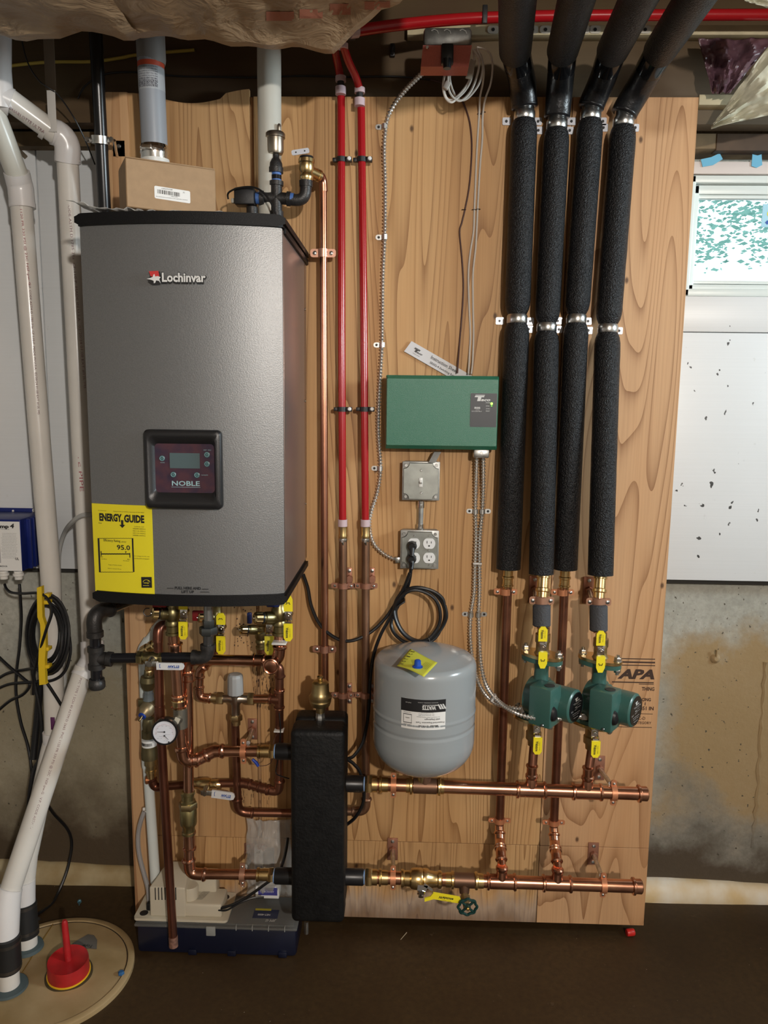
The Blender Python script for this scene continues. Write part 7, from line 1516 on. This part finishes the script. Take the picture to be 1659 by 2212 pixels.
# left tall block with sloping roof, right low blocks
def wedge(pts_xz, y0, y1, name, bev=.004):
    b = BM(); poly(b, pts_xz, (0, y1, 0), X, Z, y1 - y0, (0, -1, 0)); bmesh.ops.bevel(b, geom=list(b.edges), offset=bev, segments=3, affect='EDGES', profile=.5); return obj(name, b, crm, cp_, ang=50)
q = lambda px, py, d=.118: P(px, py, d)
x_a, x_b, x_c, x_d = q(323, 1960).x, q(392, 1960).x, q(412, 1960).x, q(478, 1960).x
zt1, zt2, zt3 = q(340, 1917).z, q(400, 1928).z, q(440, 1955).z; ztop_ = P(360, 1872, .05).z
b = BM(); yf, yb_ = -.118, -.020
A8 = [(x_a, yf, pz + .006), (x_b + .012, yf, pz + .006), (x_b + .012, yb_, pz + .006), (x_a, yb_, pz + .006), (x_a, yf, zt1), (x_b + .012, yf, zt1), (x_b + .005, -.060, ztop_ - .004), (x_b + .005, yb_, ztop_), (x_a + .026, yb_, ztop_), (x_a + .018, -.060, ztop_ - .004)]
vs = [b.verts.new(p) for p in A8]
for f in ((0, 1, 5, 4), (4, 5, 6, 9), (9, 6, 7, 8), (1, 2, 7, 6, 5), (0, 4, 9, 8, 3), (3, 8, 7, 2), (0, 3, 2, 1)): b.faces.new([vs[i] for i in f])
bmesh.ops.bevel(b, geom=list(b.edges), offset=.005, segments=3, affect='EDGES', profile=.5); hs = obj('pump_hood', b, crm, cp_, ang=50)
b = BM(); box(b, (x_b - .004, -.116, pz + .006), (x_d, -.040, zt3), .006, seg=3); obj('motor_cover', b, crm, cp_)
b = BM(); lathe(b, (x_b + .016, -.084, pz + .010), Z, [(0, .022), (zt2 - pz - .014, .022), (zt2 - pz - .010, .020)], 26); obj('round_boss', b, crm, cp_)
b = BM(); box(b, (x_b, -.060, pz + .006), (q(455, 1900).x, -.018, zt2 + .012), .006, seg=3); obj('rear_cover', b, crm, cp_)
b = BM()
for px in (336, 343, 350, 357, 380): 
    a_ = q(px, 1944); c_ = q(px, 1918); box(b, (a_.x - .0014, yf - .0006, a_.z), (a_.x + .0014, yf + .002, c_.z), .0005)
obj('vent_slots', b, ink(), hs, kind='stuff')
b = BM(); r5 = V((.35, .94, 0)).normalized()
for i in range(6): text(b, ('CAUTION RISK OF SHOCK', '115V 60HZ 1.5A', 'DISCONNECT BEFORE SERVICING')[i % 3], V((x_b + .040 + i * .0035, -.078, zt3 + .0008)), r5, Z.cross(r5), .0028, .040)
for i in range(4): text(b, ('AUTOMATIC', 'WARNING SHOCK')[i % 2], V((x_b + .002 + i * .006, -.052, zt2 + .0138)), V((.5, .87, 0)), Z.cross(V((.5, .87, 0))), .0035, .022)
obj('pump_print', b, mat('grey_ink', (.12, .12, .12), .6), cp_, kind='stuff', smooth=False)
b = BM(); lathe(b, V((P(322, 1950, .09).x, -.085, pz + .007)), Z, [(0, .010), (.016, .009), (.018, .007)], 16); obj('inlet_grommet', b, rubber(), cp_)
cable('black_lead', 'black cord running from the cream pump up behind the separator', 'cord', [(474, 1962, .11), (500, 1955, .12), (530, 1940, .12), (570, 1912, .13), (600, 1888, .13), (615, 1850, .12), (622, 1810, .11)], .0040, rubber())
cable('pump_wire', 'thin black wire leaving the cream pump over the clear lid', 'wire', [(472, 1966, .115), (490, 1966, .12), (515, 1952, .12), (545, 1940, .11), (570, 1938, .10)], .0026, rubber())
# plastic bag with parts leaning against the board, boxes behind
bx0, bx1 = P(533, 1850, .03).x, P(630, 1850, .03).x; bz0, bz1 = pz + .02, P(575, 1768, .03).z
def film(name, x0, x1, z0, z1, y, seed, m, lab, sag=.03, parent=None):
    b = BM(); n, k_ = 26, 30; rows = []
    for j in range(k_ + 1):
        v = j / k_; row = []
        for i in range(n + 1):
            u = i / n; w_ = x0 + (x1 - x0) * u; bulge = sag * math.sin(math.pi * u) * (math.sin(math.pi * min(1, v * 1.1)) ** .6 if v < .9 else .3); cr_ = .012 * noise.noise(V((u * 6, v * 7, seed))) + .006 * noise.noise(V((u * 17, v * 15, seed)))
            row.append(b.verts.new((w_ + .008 * noise.noise(V((v * 5, u, seed + 3))), y - bulge - abs(cr_), z0 + (z1 - z0) * v)))
        rows.append(row)
    for j in range(k_):
        for i in range(n): b.faces.new((rows[j][i], rows[j][i + 1], rows[j + 1][i + 1], rows[j + 1][i]))
    o = obj(name, b, m, label=lab, cat='bag'); mo = o.modifiers.new('Solidify', 'SOLIDIFY'); mo.thickness = .0005; return o
film('parts_bag', bx0, bx1, bz0, bz1, -.028, 2.2, mat('clear_bag_film', (.62, .60, .56), .10, alpha=.38, spec=1.0), 'clear plastic parts bag leaning on the board beside the separator', .035)
q = P(566, 1829, .045); b = BM(); rr = random.Random(5)
for i in range(12): lathe(b, q + V((rr.uniform(-.010, .010), rr.uniform(-.004, .004), rr.uniform(-.006, .006))), V((rr.uniform(-1, 1), rr.uniform(-1, 1), rr.uniform(-1, 1))), [(0, .003), (.006, .003)], 8)
obj('copper_fittings', b, mat('orange_copper_bits', (.45, .16, .04), .3, .8), label='small orange copper fittings inside the clear parts bag', cat='fittings', kind='stuff')
def carton(name, lab, px0, py0, px1, py1, d, dep, m):
    a_, c_ = P(px0, py1, d), P(px1, py0, d); t = thing(name, lab, 'box', ((a_.x + c_.x) / 2, -d + dep / 2, a_.z)); b = BM(); box(b, (a_.x, -d, a_.z), (c_.x, -d + dep, c_.z), .001); o = obj('carton_body', b, m, t); return t, o, a_, c_
t, o, a_, c_ = carton('white_carton', 'narrow white carton with blue panels inside the parts bag', 550, 1832, 568, 1915, .022, .018, white())
b = BM(); box(b, (a_.x + .003, -.0228, a_.z + .028), (c_.x - .002, -.0222, a_.z + .065)); o2 = obj('blue_panel', b, blue_ink(), t); lettering(o2, [(('NAVIEN', V(((a_.x + c_.x) / 2, -.0232, a_.z + .055)), X, Z, .004, .010),)], wi) if False else None
b = BM(); text(b, 'JET', V(((a_.x + c_.x) / 2, -.0226, c_.z - .012)), -X, -Z, .007, .013, bold=.03); obj('carton_print', b, ink(), t, kind='stuff', smooth=False)
t, o, a_, c_ = carton('dark_carton', 'small dark carton beside the narrow white carton in the bag', 570, 1838, 590, 1905, .022, .018, mat('slate_card', (.06, .065, .07), .5))
b = BM()
for i in range(5): text(b, 'INSTRUCTIONS', V((a_.x + .004 + i * .004, -.0226, (a_.z + c_.z) / 2)), Z, -X, .0018, .04)
obj('carton_print', b, mat('grey_print', (.25, .27, .32), .5), t, kind='stuff', smooth=False)
t, o, a_, c_ = carton('flat_carton', 'low white and blue carton lying on the clear lid behind the cord', 552, 1915, 602, 1940, .050, .04, white())
b = BM(); box(b, (a_.x + .008, -.0508, a_.z + .010), (c_.x - .004, -.0502, c_.z - .004)); obj('blue_panel', b, mat('purple_blue', (.05, .05, .25), .5), t)
b = BM(); text(b, 'ARMORED', V(((a_.x + c_.x) / 2, -.0512, (a_.z + c_.z) / 2 + .003)), -X, -Z, .006, .04); obj('carton_print', b, wi, t, kind='stuff', smooth=False)
# tube leaning by the bag
b = BM(); tube(b, [P(540, 1855, .02), P(531, 1880, .03), P(524, 1915, .05)], .006, 12); obj('steel_rod', b, steel(), label='short steel rod leaning between bag and board', cat='rod')
# ================================================================== SUMP LID AND PVC DRAIN PIPES
lc = None
pa, pb_, pc_ = Pz(287, 2085, .012), Pz(120, 1987, .012), Pz(190, 2192, .012)
def circ(a, b_, c):
    ax, ay, bx, by, cx, cy = a.x, a.y, b_.x, b_.y, c.x, c.y; d = 2 * (ax * (by - cy) + bx * (cy - ay) + cx * (ay - by))
    ux = ((ax * ax + ay * ay) * (by - cy) + (bx * bx + by * by) * (cy - ay) + (cx * cx + cy * cy) * (ay - by)) / d
    uy = ((ax * ax + ay * ay) * (cx - bx) + (bx * bx + by * by) * (ax - cx) + (cx * cx + cy * cy) * (bx - ax)) / d
    return V((ux, uy, 0)), math.hypot(ax - ux, ay - uy)
lc, lr = circ(pa, pb_, pc_)
print('LID', lc, lr)
sl = thing('sump_pit_hatch', 'round tan sump pit lid stained at the rim, lower left corner', 'lid', (lc.x, lc.y, 0))
tan = mat('stained_tan_plastic', (.40, .29, .15), .5, col2=(.27, .18, .075), vs=7, bump=.2, bs=80)
b = BM(); lathe(b, (lc.x, lc.y, .0), Z, [(0, lr), (.011, lr), (.014, lr - .004), (.014, lr - .016), (.009, lr - .018)], 96, cap=False); lathe(b, (lc.x, lc.y, .0), Z, [(.002, lr - .02), (.010, lr - .02), (.011, .001)], 96, cap=False); obj('lid_plate', b, tan, sl)
b = BM(); lathe(b, (lc.x, lc.y, .0), Z, [(.001, lr - .017), (.0105, lr - .0172), (.0105, lr - .0195), (.001, lr - .0197)], 96, cap=False); obj('rim_groove', b, mat('dark_groove', (.03, .018, .008), .8), sl)
b = BM(); s0_, s1_ = Pz(48, 2100, .0118), Pz(115, 1995, .0118); tube(b, [s0_, s1_], .0012, 6); obj('lid_seam', b, mat('amber_seam', (.20, .11, .01), .6), sl)
q = Pz(262, 2104, .013); b = BM(); lathe(b, q, Z, [(0, .0085), (.005, .0085), (.008, .006)], 6); obj('lid_bolt', b, mat('blue_bolt', (.02, .10, .25), .5), sl)
q = Pz(82, 1987, .013); b = BM(); lathe(b, q, Z, [(0, .007), (.006, .007), (.008, .004)], 6); obj('lid_bolt', b, mat('dark_bolt', (.05, .045, .04), .5, .5), sl)
b = BM(); pts = [Pz(x, y, .0125) for x, y in ((153, 2044), (160, 2036), (172, 2028), (190, 2018), (203, 2020), (210, 2030), (209, 2050), (180, 2048))]; f = b.faces.new([b.verts.new(p) for p in pts]); lg = obj('grey_patch', b, mat('grey_label', (.13, .12, .105), .6), sl, smooth=False)
b = BM(); text(b, 'Topp', Pz(188, 2044, .0129), -X, -Y, .010, .03, shear=.3); obj('patch_lettering', b, ink(), lg, kind='stuff', smooth=False)
# red test plug
q = Pz(149, 2105, .012); pg = thing('red_plug', 'red plastic inspection plug with an upright handle on the sump lid', 'plug', q); rp_ = mat('red_plastic', (.36, .012, .014), .35, var=.15, vs=30)
rw = 42 * kx(149, 2095, .22); qc = V((q.x, q.y, .012)); tl = V((.03, -.10, 1)).normalized()
b = BM(); lathe(b, qc, tl, [(0, rw * 1.14), (.004, rw * 1.14), (.006, rw * 1.0)], 48); obj('gasket_ring', b, mat('dark_gasket', (.05, .035, .015), .6), pg)
b = BM(); lathe(b, qc + tl * .006, tl, [(0, rw * 1.04), (.004, rw * 1.04)], 48); obj('yellow_seal', b, mat('orange_seal', (.75, .45, .02), .4), pg)
b = BM(); lathe(b, qc + tl * .010, tl, [(0, rw), (.034, rw * .98), (.038, rw * .96), (.036, rw * .90), (.034, rw * .2)], 48); obj('plug_body', b, rp_, pg)
hh = V((q.x, q.y, .045)); tpq = P(139, 1988, -(hh.y) - .0); b = BM(); tube(b, [hh, hh.lerp(tpq, .95), tpq], [.0098, .0078, .005], 18); obj('plug_handle', b, rp_, pg)
# drain pipes -------------------------------------------------------------
def pvcprint(parent, s, pA, pB, rad, h, m, off=.0, bold=0, along=None):
    """prints s running down from pA to pB on the camera-facing side of a pipe"""
    ax = (pB - pA).normalized(); mid = (pA + pB) / 2; view = (V((0, CAM_Y, CAM_Z)) - mid); n_ = (view - ax * view.dot(ax)).normalized(); side = ax.cross(n_)
    b = BM(); o_ = mid + n_ * rad * .9 + side * off
    text(b, s, o_, ax, n_.cross(ax), h, (pB - pA).length, cyl=(pA, ax, rad + .0004), bold=bold); return obj('pipe_print', b, m, parent, kind='stuff', smooth=False)
rA = .0265
pA = thing('drain_pipe', 'right of two white PVC drain pipes left of the boiler, bending forward to the floor', 'pipe', P(10, 1985, .22))
top = P(147, 330, .03); e1 = P(200, 1300, .03); e2 = P(207, 1420, .05)
b = BM(); pa0, pa1 = P(146, 345, .02), P(199, 1395, .03); tube(b, [pa0, pa1], rA, 28); obj('pipe', b, pvc(), pA)
pj0, pj1 = P(183, 1440, .06), P(18, 1935, .25); b = BM(); tube(b, [pj0, pj1], rA, 28); obj('slanted_pipe', b, pvc(), pA)
b = BM(); pth = [P(199, 1385, .03)] + arc(P(197, 1300, .03), P(200, 1422, .04), P(140, 1560, .10), .05, 8) + [P(176, 1464, .07)]; tube(b, pth, rA * 1.16, 26); obj('elbow', b, pvc_fit(), pA)
for a_, c_, s, m_, h_ in (((150, 420), (187, 840), 'V.P. CODE ASTM D 1785-21a  CF-110-P  MADE IN U.S.A.  02/20/24 01:08 EXT #12L MS', mat('faded_print', (.20, .10, .11), .6), .0055), ((168, 862), (180, 1060), 'CHARLOTTE PIPE', red_ink(), .0095), ((181, 1075), (197, 1390), 'TM12 1-1-2 PVC TYPE 1 SCH 40 ASTM D 2665 PVC 1120 PR 330 PSI @ 23C', mat('faded_print', (.2, .1, .11), .6), .0050)):
    pvcprint(pA, s, P(a_[0] - 3, a_[1], .02), P(c_[0] - 3, c_[1], .03), rA, h_, m_, off=0)
pvcprint(pA, 'PVC TYPE 1 SCH 40 ASTM D 2665  PVC 1120 PR 330 PSI @ 23C  NSF-pw-G   V.P. CODE ASTM D 1785-21a  CF-110-P  MADE IN U.S.A.', P(176, 1462, .07), P(26, 1912, .24), rA, .0058, mat('faded_print', (.2, .1, .11), .6))
b = BM(); tpA = P(150, 300, .02)
pth = [P(112, 284, .05)] + arc(P(60, 245, .075), P(146, 302, .03), P(147, 420, .02), .04, 9) + [P(146, 350, .02)]; tube(b, pth, rA * 1.17, 28); lathe(b, P(146, 340, .02), -Z, [(0, rA * 1.2), (.012, rA * 1.2)], 28); obj('elbow', b, pvc_fit(), pA)
b = BM(); tube(b, [P(122, 290, .045), P(20, 215, .10)], rA, 26); obj('branch_pipe', b, pvc(), pA)
pvcprint(pA, 'CHARLOTTE ULTRA', P(20, 232, .1), P(95, 285, .055), rA, .007, mat('faded_print', (.2, .1, .11), .6))
b = BM(); tube(b, [P(-20, 200, .12), P(25, 222, .10)], rA * 1.2, 26); tube(b, [P(2, 235, .11), P(-5, 150, .12), P(-5, 40, .12)], rA * 1.15, 26); obj('wye_fitting', b, pvc_fit(), pA)
b = BM(); q = P(112, 262, .04); ax_ = (P(20, 215, .10) - P(122, 290, .045)).normalized(); lathe(b, P(104, 280, .05), ax_, [(0, rA * 1.02), (0, rA * 1.12), (.012, rA * 1.12), (.012, rA * 1.02)], 26)
box(b, P(112, 285, .075) + V((-.008, -.001, 0)), P(112, 195, .075) + V((.008, .001, 0)), .001); obj('hanger_strap', b, mat('white_hanger', (.55, .53, .50), .4), pA)
b = BM(); box(b, P(107, 196, .03) + V((-.010, 0, 0)), P(107, 80, .03) + V((.010, .002, 0))); obj('perforated_strap', b, mat('dull_strap', (.22, .17, .12), .6, .3), pA)
purp = mat('purple_primer', (.22, .14, .30), .5)
ax_ = (pj1 - pj0).normalized()
# foot couplings
rb = mat('rubber_coupling', (.012, .012, .012), .5, bump=.2, bs=60); bandm = mat('dark_band', (.10, .09, .08), .35, .8)
foot = Pz(20, 2175, .012)
b = BM(); f0 = P(18, 1930, .25); f1 = P(14, 2000, .28); tube(b, [P(22, 1918, .245), f0, P(14, 1960, .268), P(12, 2030, .28)], [rA * 1.18, rA * 1.2, rA * 1.25, rA * 1.2], 28); obj('lower_elbow', b, pvc_fit(), pA)
fy = -foot.y
cT, cB = P(14, 2022, .285), P(17, 2092, .285); b = BM(); lathe(b, cT, cB - cT, [(0, rA * 1.24), ((cB - cT).length, rA * 1.24)], 32); rc_ = obj('rubber_coupling', b, rb, pA)
for f in (.10, .86):
    b = BM(); lathe(b, cT.lerp(cB, f), cB - cT, [(0, rA * 1.28), (.009, rA * 1.28)], 32); obj('band_clamp', b, bandm, rc_)
b = BM(); lathe(b, cB - Z * .0 + (cT - cB) * .1, V((0, 0, -1)), [(0, rA), (cB.z + .01, rA)], 28); obj('stub_pipe', b, pvc(), pA)
b = BM(); lathe(b, (cB.x, cB.y, .013), Z, [(0, rA * 1.75), (.006, rA * 1.7), (.008, rA * 1.1)], 32); obj('rubber_flange', b, mat('grey_blue_rubber', (.06, .085, .09), .55), pA)
# second pipe
pB_ = thing('drain_pipe', 'left of two white PVC drain pipes at the frame edge, running down to the sump', 'pipe', P(55, 2000, .1))
b = BM(); tube(b, [P(46, 440, .03), P(110, 1250, .03), P(118, 1585, .04)], rA, 28); obj('pipe', b, pvc(), pB_)
b = BM(); pth = [P(36, 372, .05)] + arc(P(20, 330, .07), P(45, 405, .03), P(52, 520, .03), .05, 8) + [P(49, 450, .03)]; tube(b, pth, rA * 1.17, 28); lathe(b, P(48, 438, .03), -Z, [(0, rA * 1.2), (.012, rA * 1.2)], 28); obj('elbow', b, pvc_fit(), pB_)
b = BM(); tube(b, [P(40, 385, .045), P(8, 300, .09), P(-15, 240, .11)], rA, 26); obj('branch_pipe', b, pvc_old(), pB_)
b = BM(); tube(b, [P(118, 1585, .04), P(108, 1625, .045), P(60, 1850, .12), P(52, 1925, .13)], rA * .98, 26); obj('lower_pipe', b, pvc(), pB_)
b = BM(); lathe(b, P(117, 1580, .04), -Z, [(0, rA * 1.15), (.03, rA * 1.18)], 26); obj('coupling', b, pvc_fit(), pB_)
b = BM(); a_ = P(114, 1563, .068); box(b, a_ + V((-.006, -.001, -.018)), a_ + V((.006, .002, .018)), .004); obj('primer_stain', b, mat('dark_primer', (.10, .02, .09), .5), pB_)
b = BM(); cT, cB = P(52, 1950, .13), P(58, 2020, .14); lathe(b, cT, cB - cT, [(0, rA * 1.2), ((cB - cT).length, rA * 1.2)], 30); rc2 = obj('rubber_coupling', b, rb, pB_)
for f in (.04, .8):
    b = BM(); lathe(b, cT.lerp(cB, f), cB - cT, [(0, rA * 1.25), (.008, rA * 1.25)], 30); obj('band_clamp', b, bandm, rc2)
b = BM(); tube(b, [P(52, 1900, .13), P(52, 1955, .13)], rA * 1.1, 26); obj('upper_collar', b, pvc_fit(), pB_)
b = BM(); lathe(b, cB, V((0, 0, -1)), [(0, rA), (cB.z + .01, rA)], 26); obj('stub_pipe', b, pvc(), pB_)
b = BM(); lathe(b, (cB.x, cB.y, .013), Z, [(0, rA * 1.6), (.008, rA * 1.5), (.010, rA * 1.1)], 30); obj('rubber_flange', b, mat('grey_blue_rubber', (.06, .085, .09), .55), pB_)
for s, a_, c_, m_, h_ in (('PVC 1120 PR 330 PSI @ 23C NSF-pw-G', (38, 432), (60, 620), red_ink(), .0050), ('V.P. CODE ASTM D 1785-21a  CF-110-P  MADE IN U.S.A.  02/20/24 01:08 EXT #12L MS', (59, 615), (79, 895), mat('faded_print', (.2, .1, .11), .6), .0050), ('CHARLOTTE PIPE', (84, 1060), (96, 1218), red_ink(), .0095)):
    pvcprint(pB_, s, P(a_[0] + 5, a_[1], .03), P(c_[0] + 5, c_[1], .03), rA, h_, m_, off=0)
# ================================================================== BLUE CONTROLLER AND CORD COIL
u0, u1 = P(-95, 1170, .02), P(46, 1170, .02); zt_, zb_2 = P(20, 1122, .02).z, P(20, 1234, .02).z
bc_ = thing('sump_controller', 'blue finned sump pump controller with a white label at the left edge', 'controller', ((u0.x + u1.x) / 2, -.02, zb_2)); navy = mat('royal_blue_aluminium', (.010, .022, .16), .35, .3)
b = BM(); bx1_ = P(79, 1100, -.12).x; box(b, (P(-130, 1100, -.12).x, FOAM - .008, P(20, 1222, -.12).z), (bx1_, FOAM - .004, P(20, 1098, -.12).z), .001); obj('back_plate', b, navy, bc_)
b = BM(); box(b, (u0.x, -.02, zb_2), (u1.x, FOAM - .009, zt_), .004); bb_ = obj('controller_body', b, navy, bc_)
for i in range(5):
    b = BM(); y_ = .010 + i * .022; box(b, (u1.x, y_, zb_2 + .002), (u1.x + .012, y_ + .006, zt_ - .003), .001); obj('cooling_fin', b, navy, bc_)
b = BM(); l0, l1 = P(-80, 1231, .0205), P(42, 1127, .0205); box(b, (l0.x, -.0215, l0.z), (l1.x, -.0203, l1.z), 0); lb = obj('controller_label', b, white(), bc_)
kL = kx(20, 1180, .02)
it = [(('Pump4', P(-2, 1137, .0218), X, Z, 7 * kL, 62 * kL), dict(bold=.05)), (('SUMP PUMP SYSTEM', P(5, 1143, .0218), X, Z, 2 * kL, 30 * kL),)]
it = [(('amp', P(6, 1137, .0218), X, Z, 7 * kL, 26 * kL), dict(bold=.05)), (('4', P(26, 1136, .0218), X, Z, 9 * kL, 9 * kL), dict(bold=.04, shear=.15)), (('Owners Manual Inside', P(5, 1143, .0218), X, Z, 2 * kL, 30 * kL),)]
rr = random.Random(8)
for i in range(17):
    it.append(((rr.choice(('Plug pump into controller outlet only', 'Connect both pumps before power up', 'Charger unit for indoor use only', 'Read all instructions before use')), P(20, 1152 + i * 3.3, .0218), X, Z, 1.2 * kL, rr.uniform(28, 36) * kL),))
it += [(('UL', P(37, 1207, .0218), X, Z, 5 * kL, 8 * kL), dict(bold=.03)), (('MADE IN USA', P(8, 1223, .0218), X, Z, 3 * kL, 16 * kL), dict(bold=.03))]
lettering(lb, it, ink())
b = BM(); box(b, (l0.x + .002, -.0222, l0.z + .022), (P(2, 1200, .02).x, -.0216, l0.z + .072)); obj('grey_panel', b, mat('label_grey', (.42, .42, .42), .6), lb)
b = BM()
for (px, py) in ((26, 1104), (72, 1103)): lathe(b, V((P(px, py, -.12).x, FOAM - .008, P(px, py, -.12).z)), (0, -1, 0), [(0, .006 if px > 50 else .003), (.002, .006 if px > 50 else .003)], 16)
obj('washer', b, white_pl(), bc_)
for px in (8, 40):
    q = P(px, 1238, .01); b = BM(); lathe(b, V((q.x, -.01, zb_2)), -Z, [(0, .012), (.006, .012), (.007, .015), (.014, .015), (.016, .011), (.024, .0105)], 10); obj('cable_gland', b, white_pl(), bc_)
# yellow cord hook
hk = thing('cord_hook', 'tall yellow plastic cord hook holding the coil of black cable', 'hook', P(96, 1475, .10)); ypl = mat('yellow_plastic', (.72, .50, .02), .4)
b = BM(); pts = [(85, 1267, .10), (95, 1264, .10), (96, 1290, .10), (97, 1330, .10), (103, 1348, .10), (104, 1400, .10), (102, 1420, .10), (103, 1470, .10), (105, 1474, .10), (90, 1476, .10), (88, 1430, .10), (89, 1400, .10), (93, 1370, .10), (92, 1345, .10), (86, 1330, .10)]
W = [P(*p) for p in pts]; o_ = P(95, 1370, .10); poly(b, [((p - o_).x, (p - o_).z) for p in W], o_, X, Z, .014, (0, -1, 0)); obj('hook_bar', b, ypl, hk, smooth=False)
for y_ in (1285, 1300, 1400, 1438):
    b = BM(); q = P(101, y_, .10); box(b, q + V((-.004, -.010, -.005)), q + V((.010, .012, .005)), .002); obj('hook_rib', b, ypl, hk)
cc_ = thing('cable_coil', 'oval coil of thick black pump cable hanging on the yellow hook', 'cable', P(108, 1455, .03)); rr = random.Random(11)
for i in range(9):
    cx_, cy_, rx_, ry_, d_ = 104 + rr.uniform(-5, 5), 1370 + rr.uniform(-8, 8), 46 - i * 2.2, 86 - i * 3.2, .068 + rr.uniform(0, .03); n = 28
    b = BM(); tube(b, [P(cx_ + rx_ * math.cos(a_), cy_ + ry_ * math.sin(a_), d_ + .006 * math.sin(2 * a_)) for a_ in [2 * math.pi * k / n for k in range(n)]], .0042, 8, closed=True); obj('cable_loop', b, rubber(), cc_)
for lab, pts, r_ in (('black cable curving from the controller over to the yellow hook', [(10, 1262, .0), (14, 1272, .01), (25, 1280, .03), (50, 1282, .07), (80, 1281, .10), (100, 1290, .11), (112, 1320, .115), (100, 1360, .12), (88, 1400, .11), (75, 1450, .09), (72, 1500, .07)], .0038),
    ('black cable dropping straight from the right gland of the controller', [(42, 1262, .01), (44, 1290, .01), (46, 1340, .0), (42, 1400, .0), (36, 1450, .0), (35, 1500, .0), (45, 1560, .0), (60, 1610, .0), (68, 1660, .01), (68, 1700, .01)], .0042),
    ('black cable crossing from the left edge down behind the slanted pipe', [(-10, 1412, .02), (20, 1440, .03), (50, 1465, .04), (64, 1480, .05), (50, 1500, .04), (20, 1515, .03), (-15, 1545, .02)], .0042),
    ('black cable passing from the coil down to the dark bundle', [(68, 1420, .03), (74, 1470, .03), (86, 1530, .03), (90, 1580, .03), (85, 1630, .03), (75, 1680, .03), (66, 1750, .04)], .0055),
    ('black cable running from the coil behind the slanted white pipe', [(150, 1375, .07), (152, 1410, .07), (140, 1450, .07), (112, 1470, .075), (60, 1474, .06), (20, 1478, .03), (-10, 1490, .02)], .0042),
    ('second black cable from the left edge looping to the hook', [(-10, 1470, .02), (15, 1455, .02), (45, 1448, .03), (80, 1446, .09), (98, 1470, .10), (118, 1500, .09), (138, 1532, .075)], .0042),
    ('black cable along the wall foot to the sump lid', [(100, 1735, -.08), (118, 1760, -.12), (145, 1790, -.15), (155, 1820, -.16), (150, 1860, -.15), (140, 1895, -.13), (125, 1930, -.10), (110, 1955, -.06), (75, 1978, .0)], .0045),
    ('thick black cable from the bundle up to the left drain pipe', [(115, 1600, .02), (95, 1630, .03), (75, 1660, .04), (68, 1690, .05), (60, 1760, .06), (48, 1850, .06), (40, 1920, .08)], .0065)):
    cable('pump_cable', lab, 'cable', pts, r_, rubber())
b = BM(); tube(b, [P(88, 1470, .0), P(80, 1560, .0), P(72, 1640, .02)], .010, 12); obj('cable_bundle', b, rubber(), label='dark taped bundle of cables beside the slanted pipe', cat='cable')
# ================================================================== TORN INSULATION, RIGHT
def torn(name, corners, m, lab, seed, n=26, amp=.02):
    b = BM(); rows = []; A, B_, C_, D_ = [V(c) for c in corners]
    for j in range(n + 1):
        v = j / n; row = []
        for i in range(n + 1):
            u = i / n; p = (A * (1 - u) + B_ * u) * (1 - v) + (D_ * (1 - u) + C_ * u) * v; nz = amp * noise.noise(V((u * 4, v * 4, seed))) + amp * .5 * noise.noise(V((u * 11, v * 11, seed)))
            row.append(b.verts.new(p + V((.3 * nz, nz, .2 * nz))))
        rows.append(row)
    for j in range(n):
        for i in range(n): b.faces.new((rows[j][i], rows[j][i + 1], rows[j + 1][i + 1], rows[j + 1][i]))
    o = obj(name, b, m, label=lab, cat='insulation'); mo = o.modifiers.new('Solidify', 'SOLIDIFY'); mo.thickness = .0015; return o
pk = mat('cream_kraft_face', (.56, .54, .43), .5, col2=(.44, .42, .31), vs=8)
f1_ = torn('torn_paper_facing', [P(1536, 278, .06), P(1540, 268, .06), P(1668, 88, .14), P(1740, 230, .12)], pk, 'pale torn paper facing hanging in a point above the window', 1.5)
f2_ = torn('pink_insulation', [P(1540, 200, .05), P(1578, 200, .05), P(1672, 84, .07), P(1508, 84, .03)], mat('purple_pink_film', (.16, .085, .10), .35, col2=(.09, .045, .06), vs=20), 'dark pink insulation film hanging left of the torn paper', 4.4, amp=.03)
f3_ = torn('paper_flap', [P(1585, -10, .35), P(1620, 5, .35), P(1700, 30, .35), P(1700, -40, .35)], pk, 'small pale paper flap at the upper right corner', 7.7, amp=.01)
b = BM(); q = P(1606, 185, .10)
for (px, py, h_, w_, s) in ((1606, 182, .030, .07, 'PINK'), (1640, 190, .018, .045, 'R-19')): text(b, s, P(px, py, .150), (P(px + 20, py - 14, .15) - P(px, py, .15)), (P(px - 6, py - 20, .15) - P(px, py, .15)), h_ * .6, w_ * .7, bold=.02)
b.free()
# ================================================================== SMALL THINGS ON THE FLOOR
q = Pz(1362, 2022, .0); b = BM(); lathe(b, V((q.x - .012, q.y, .0105)), V((1, .15, 0)), [(0, .009), (.003, .0105), (.020, .0105), (.023, .009)], 18); obj('red_plastic_fitting', b, mat('red_plastic_cap', (.55, .02, .015), .4), label='small red plastic cap on the floor by the right board corner', cat='cap')
q = Pz(172, 1950, 0); b = BM(); lathe(b, q + Z * .006, V((.3, -.8, .1)), [(0, .006), (.006, .006), (.008, .003), (.026, .001)], 10); obj('concrete_screw', b, mat('blue_steel', (.08, .20, .26), .4, .4), label='blue concrete screw lying on the floor near the sump lid', cat='screw')
for px, py, L_, a_, lab in ((872, 2022, .035, 60, 'pale splinter lying on the floor in front of the board'), (1132, 1989, .012, 5, 'tiny white chip at the foot of the board')):
    q = Pz(px, py, .001); b = BM(); d_ = V((math.cos(R(a_)), math.sin(R(a_)), 0)); tube(b, [q - d_ * L_ / 2, q + d_ * L_ / 2], [.0008, .0014], 6); obj('wood_splinter', b, mat('pale_splinter', (.5, .42, .3), .7), label=lab, cat='debris')
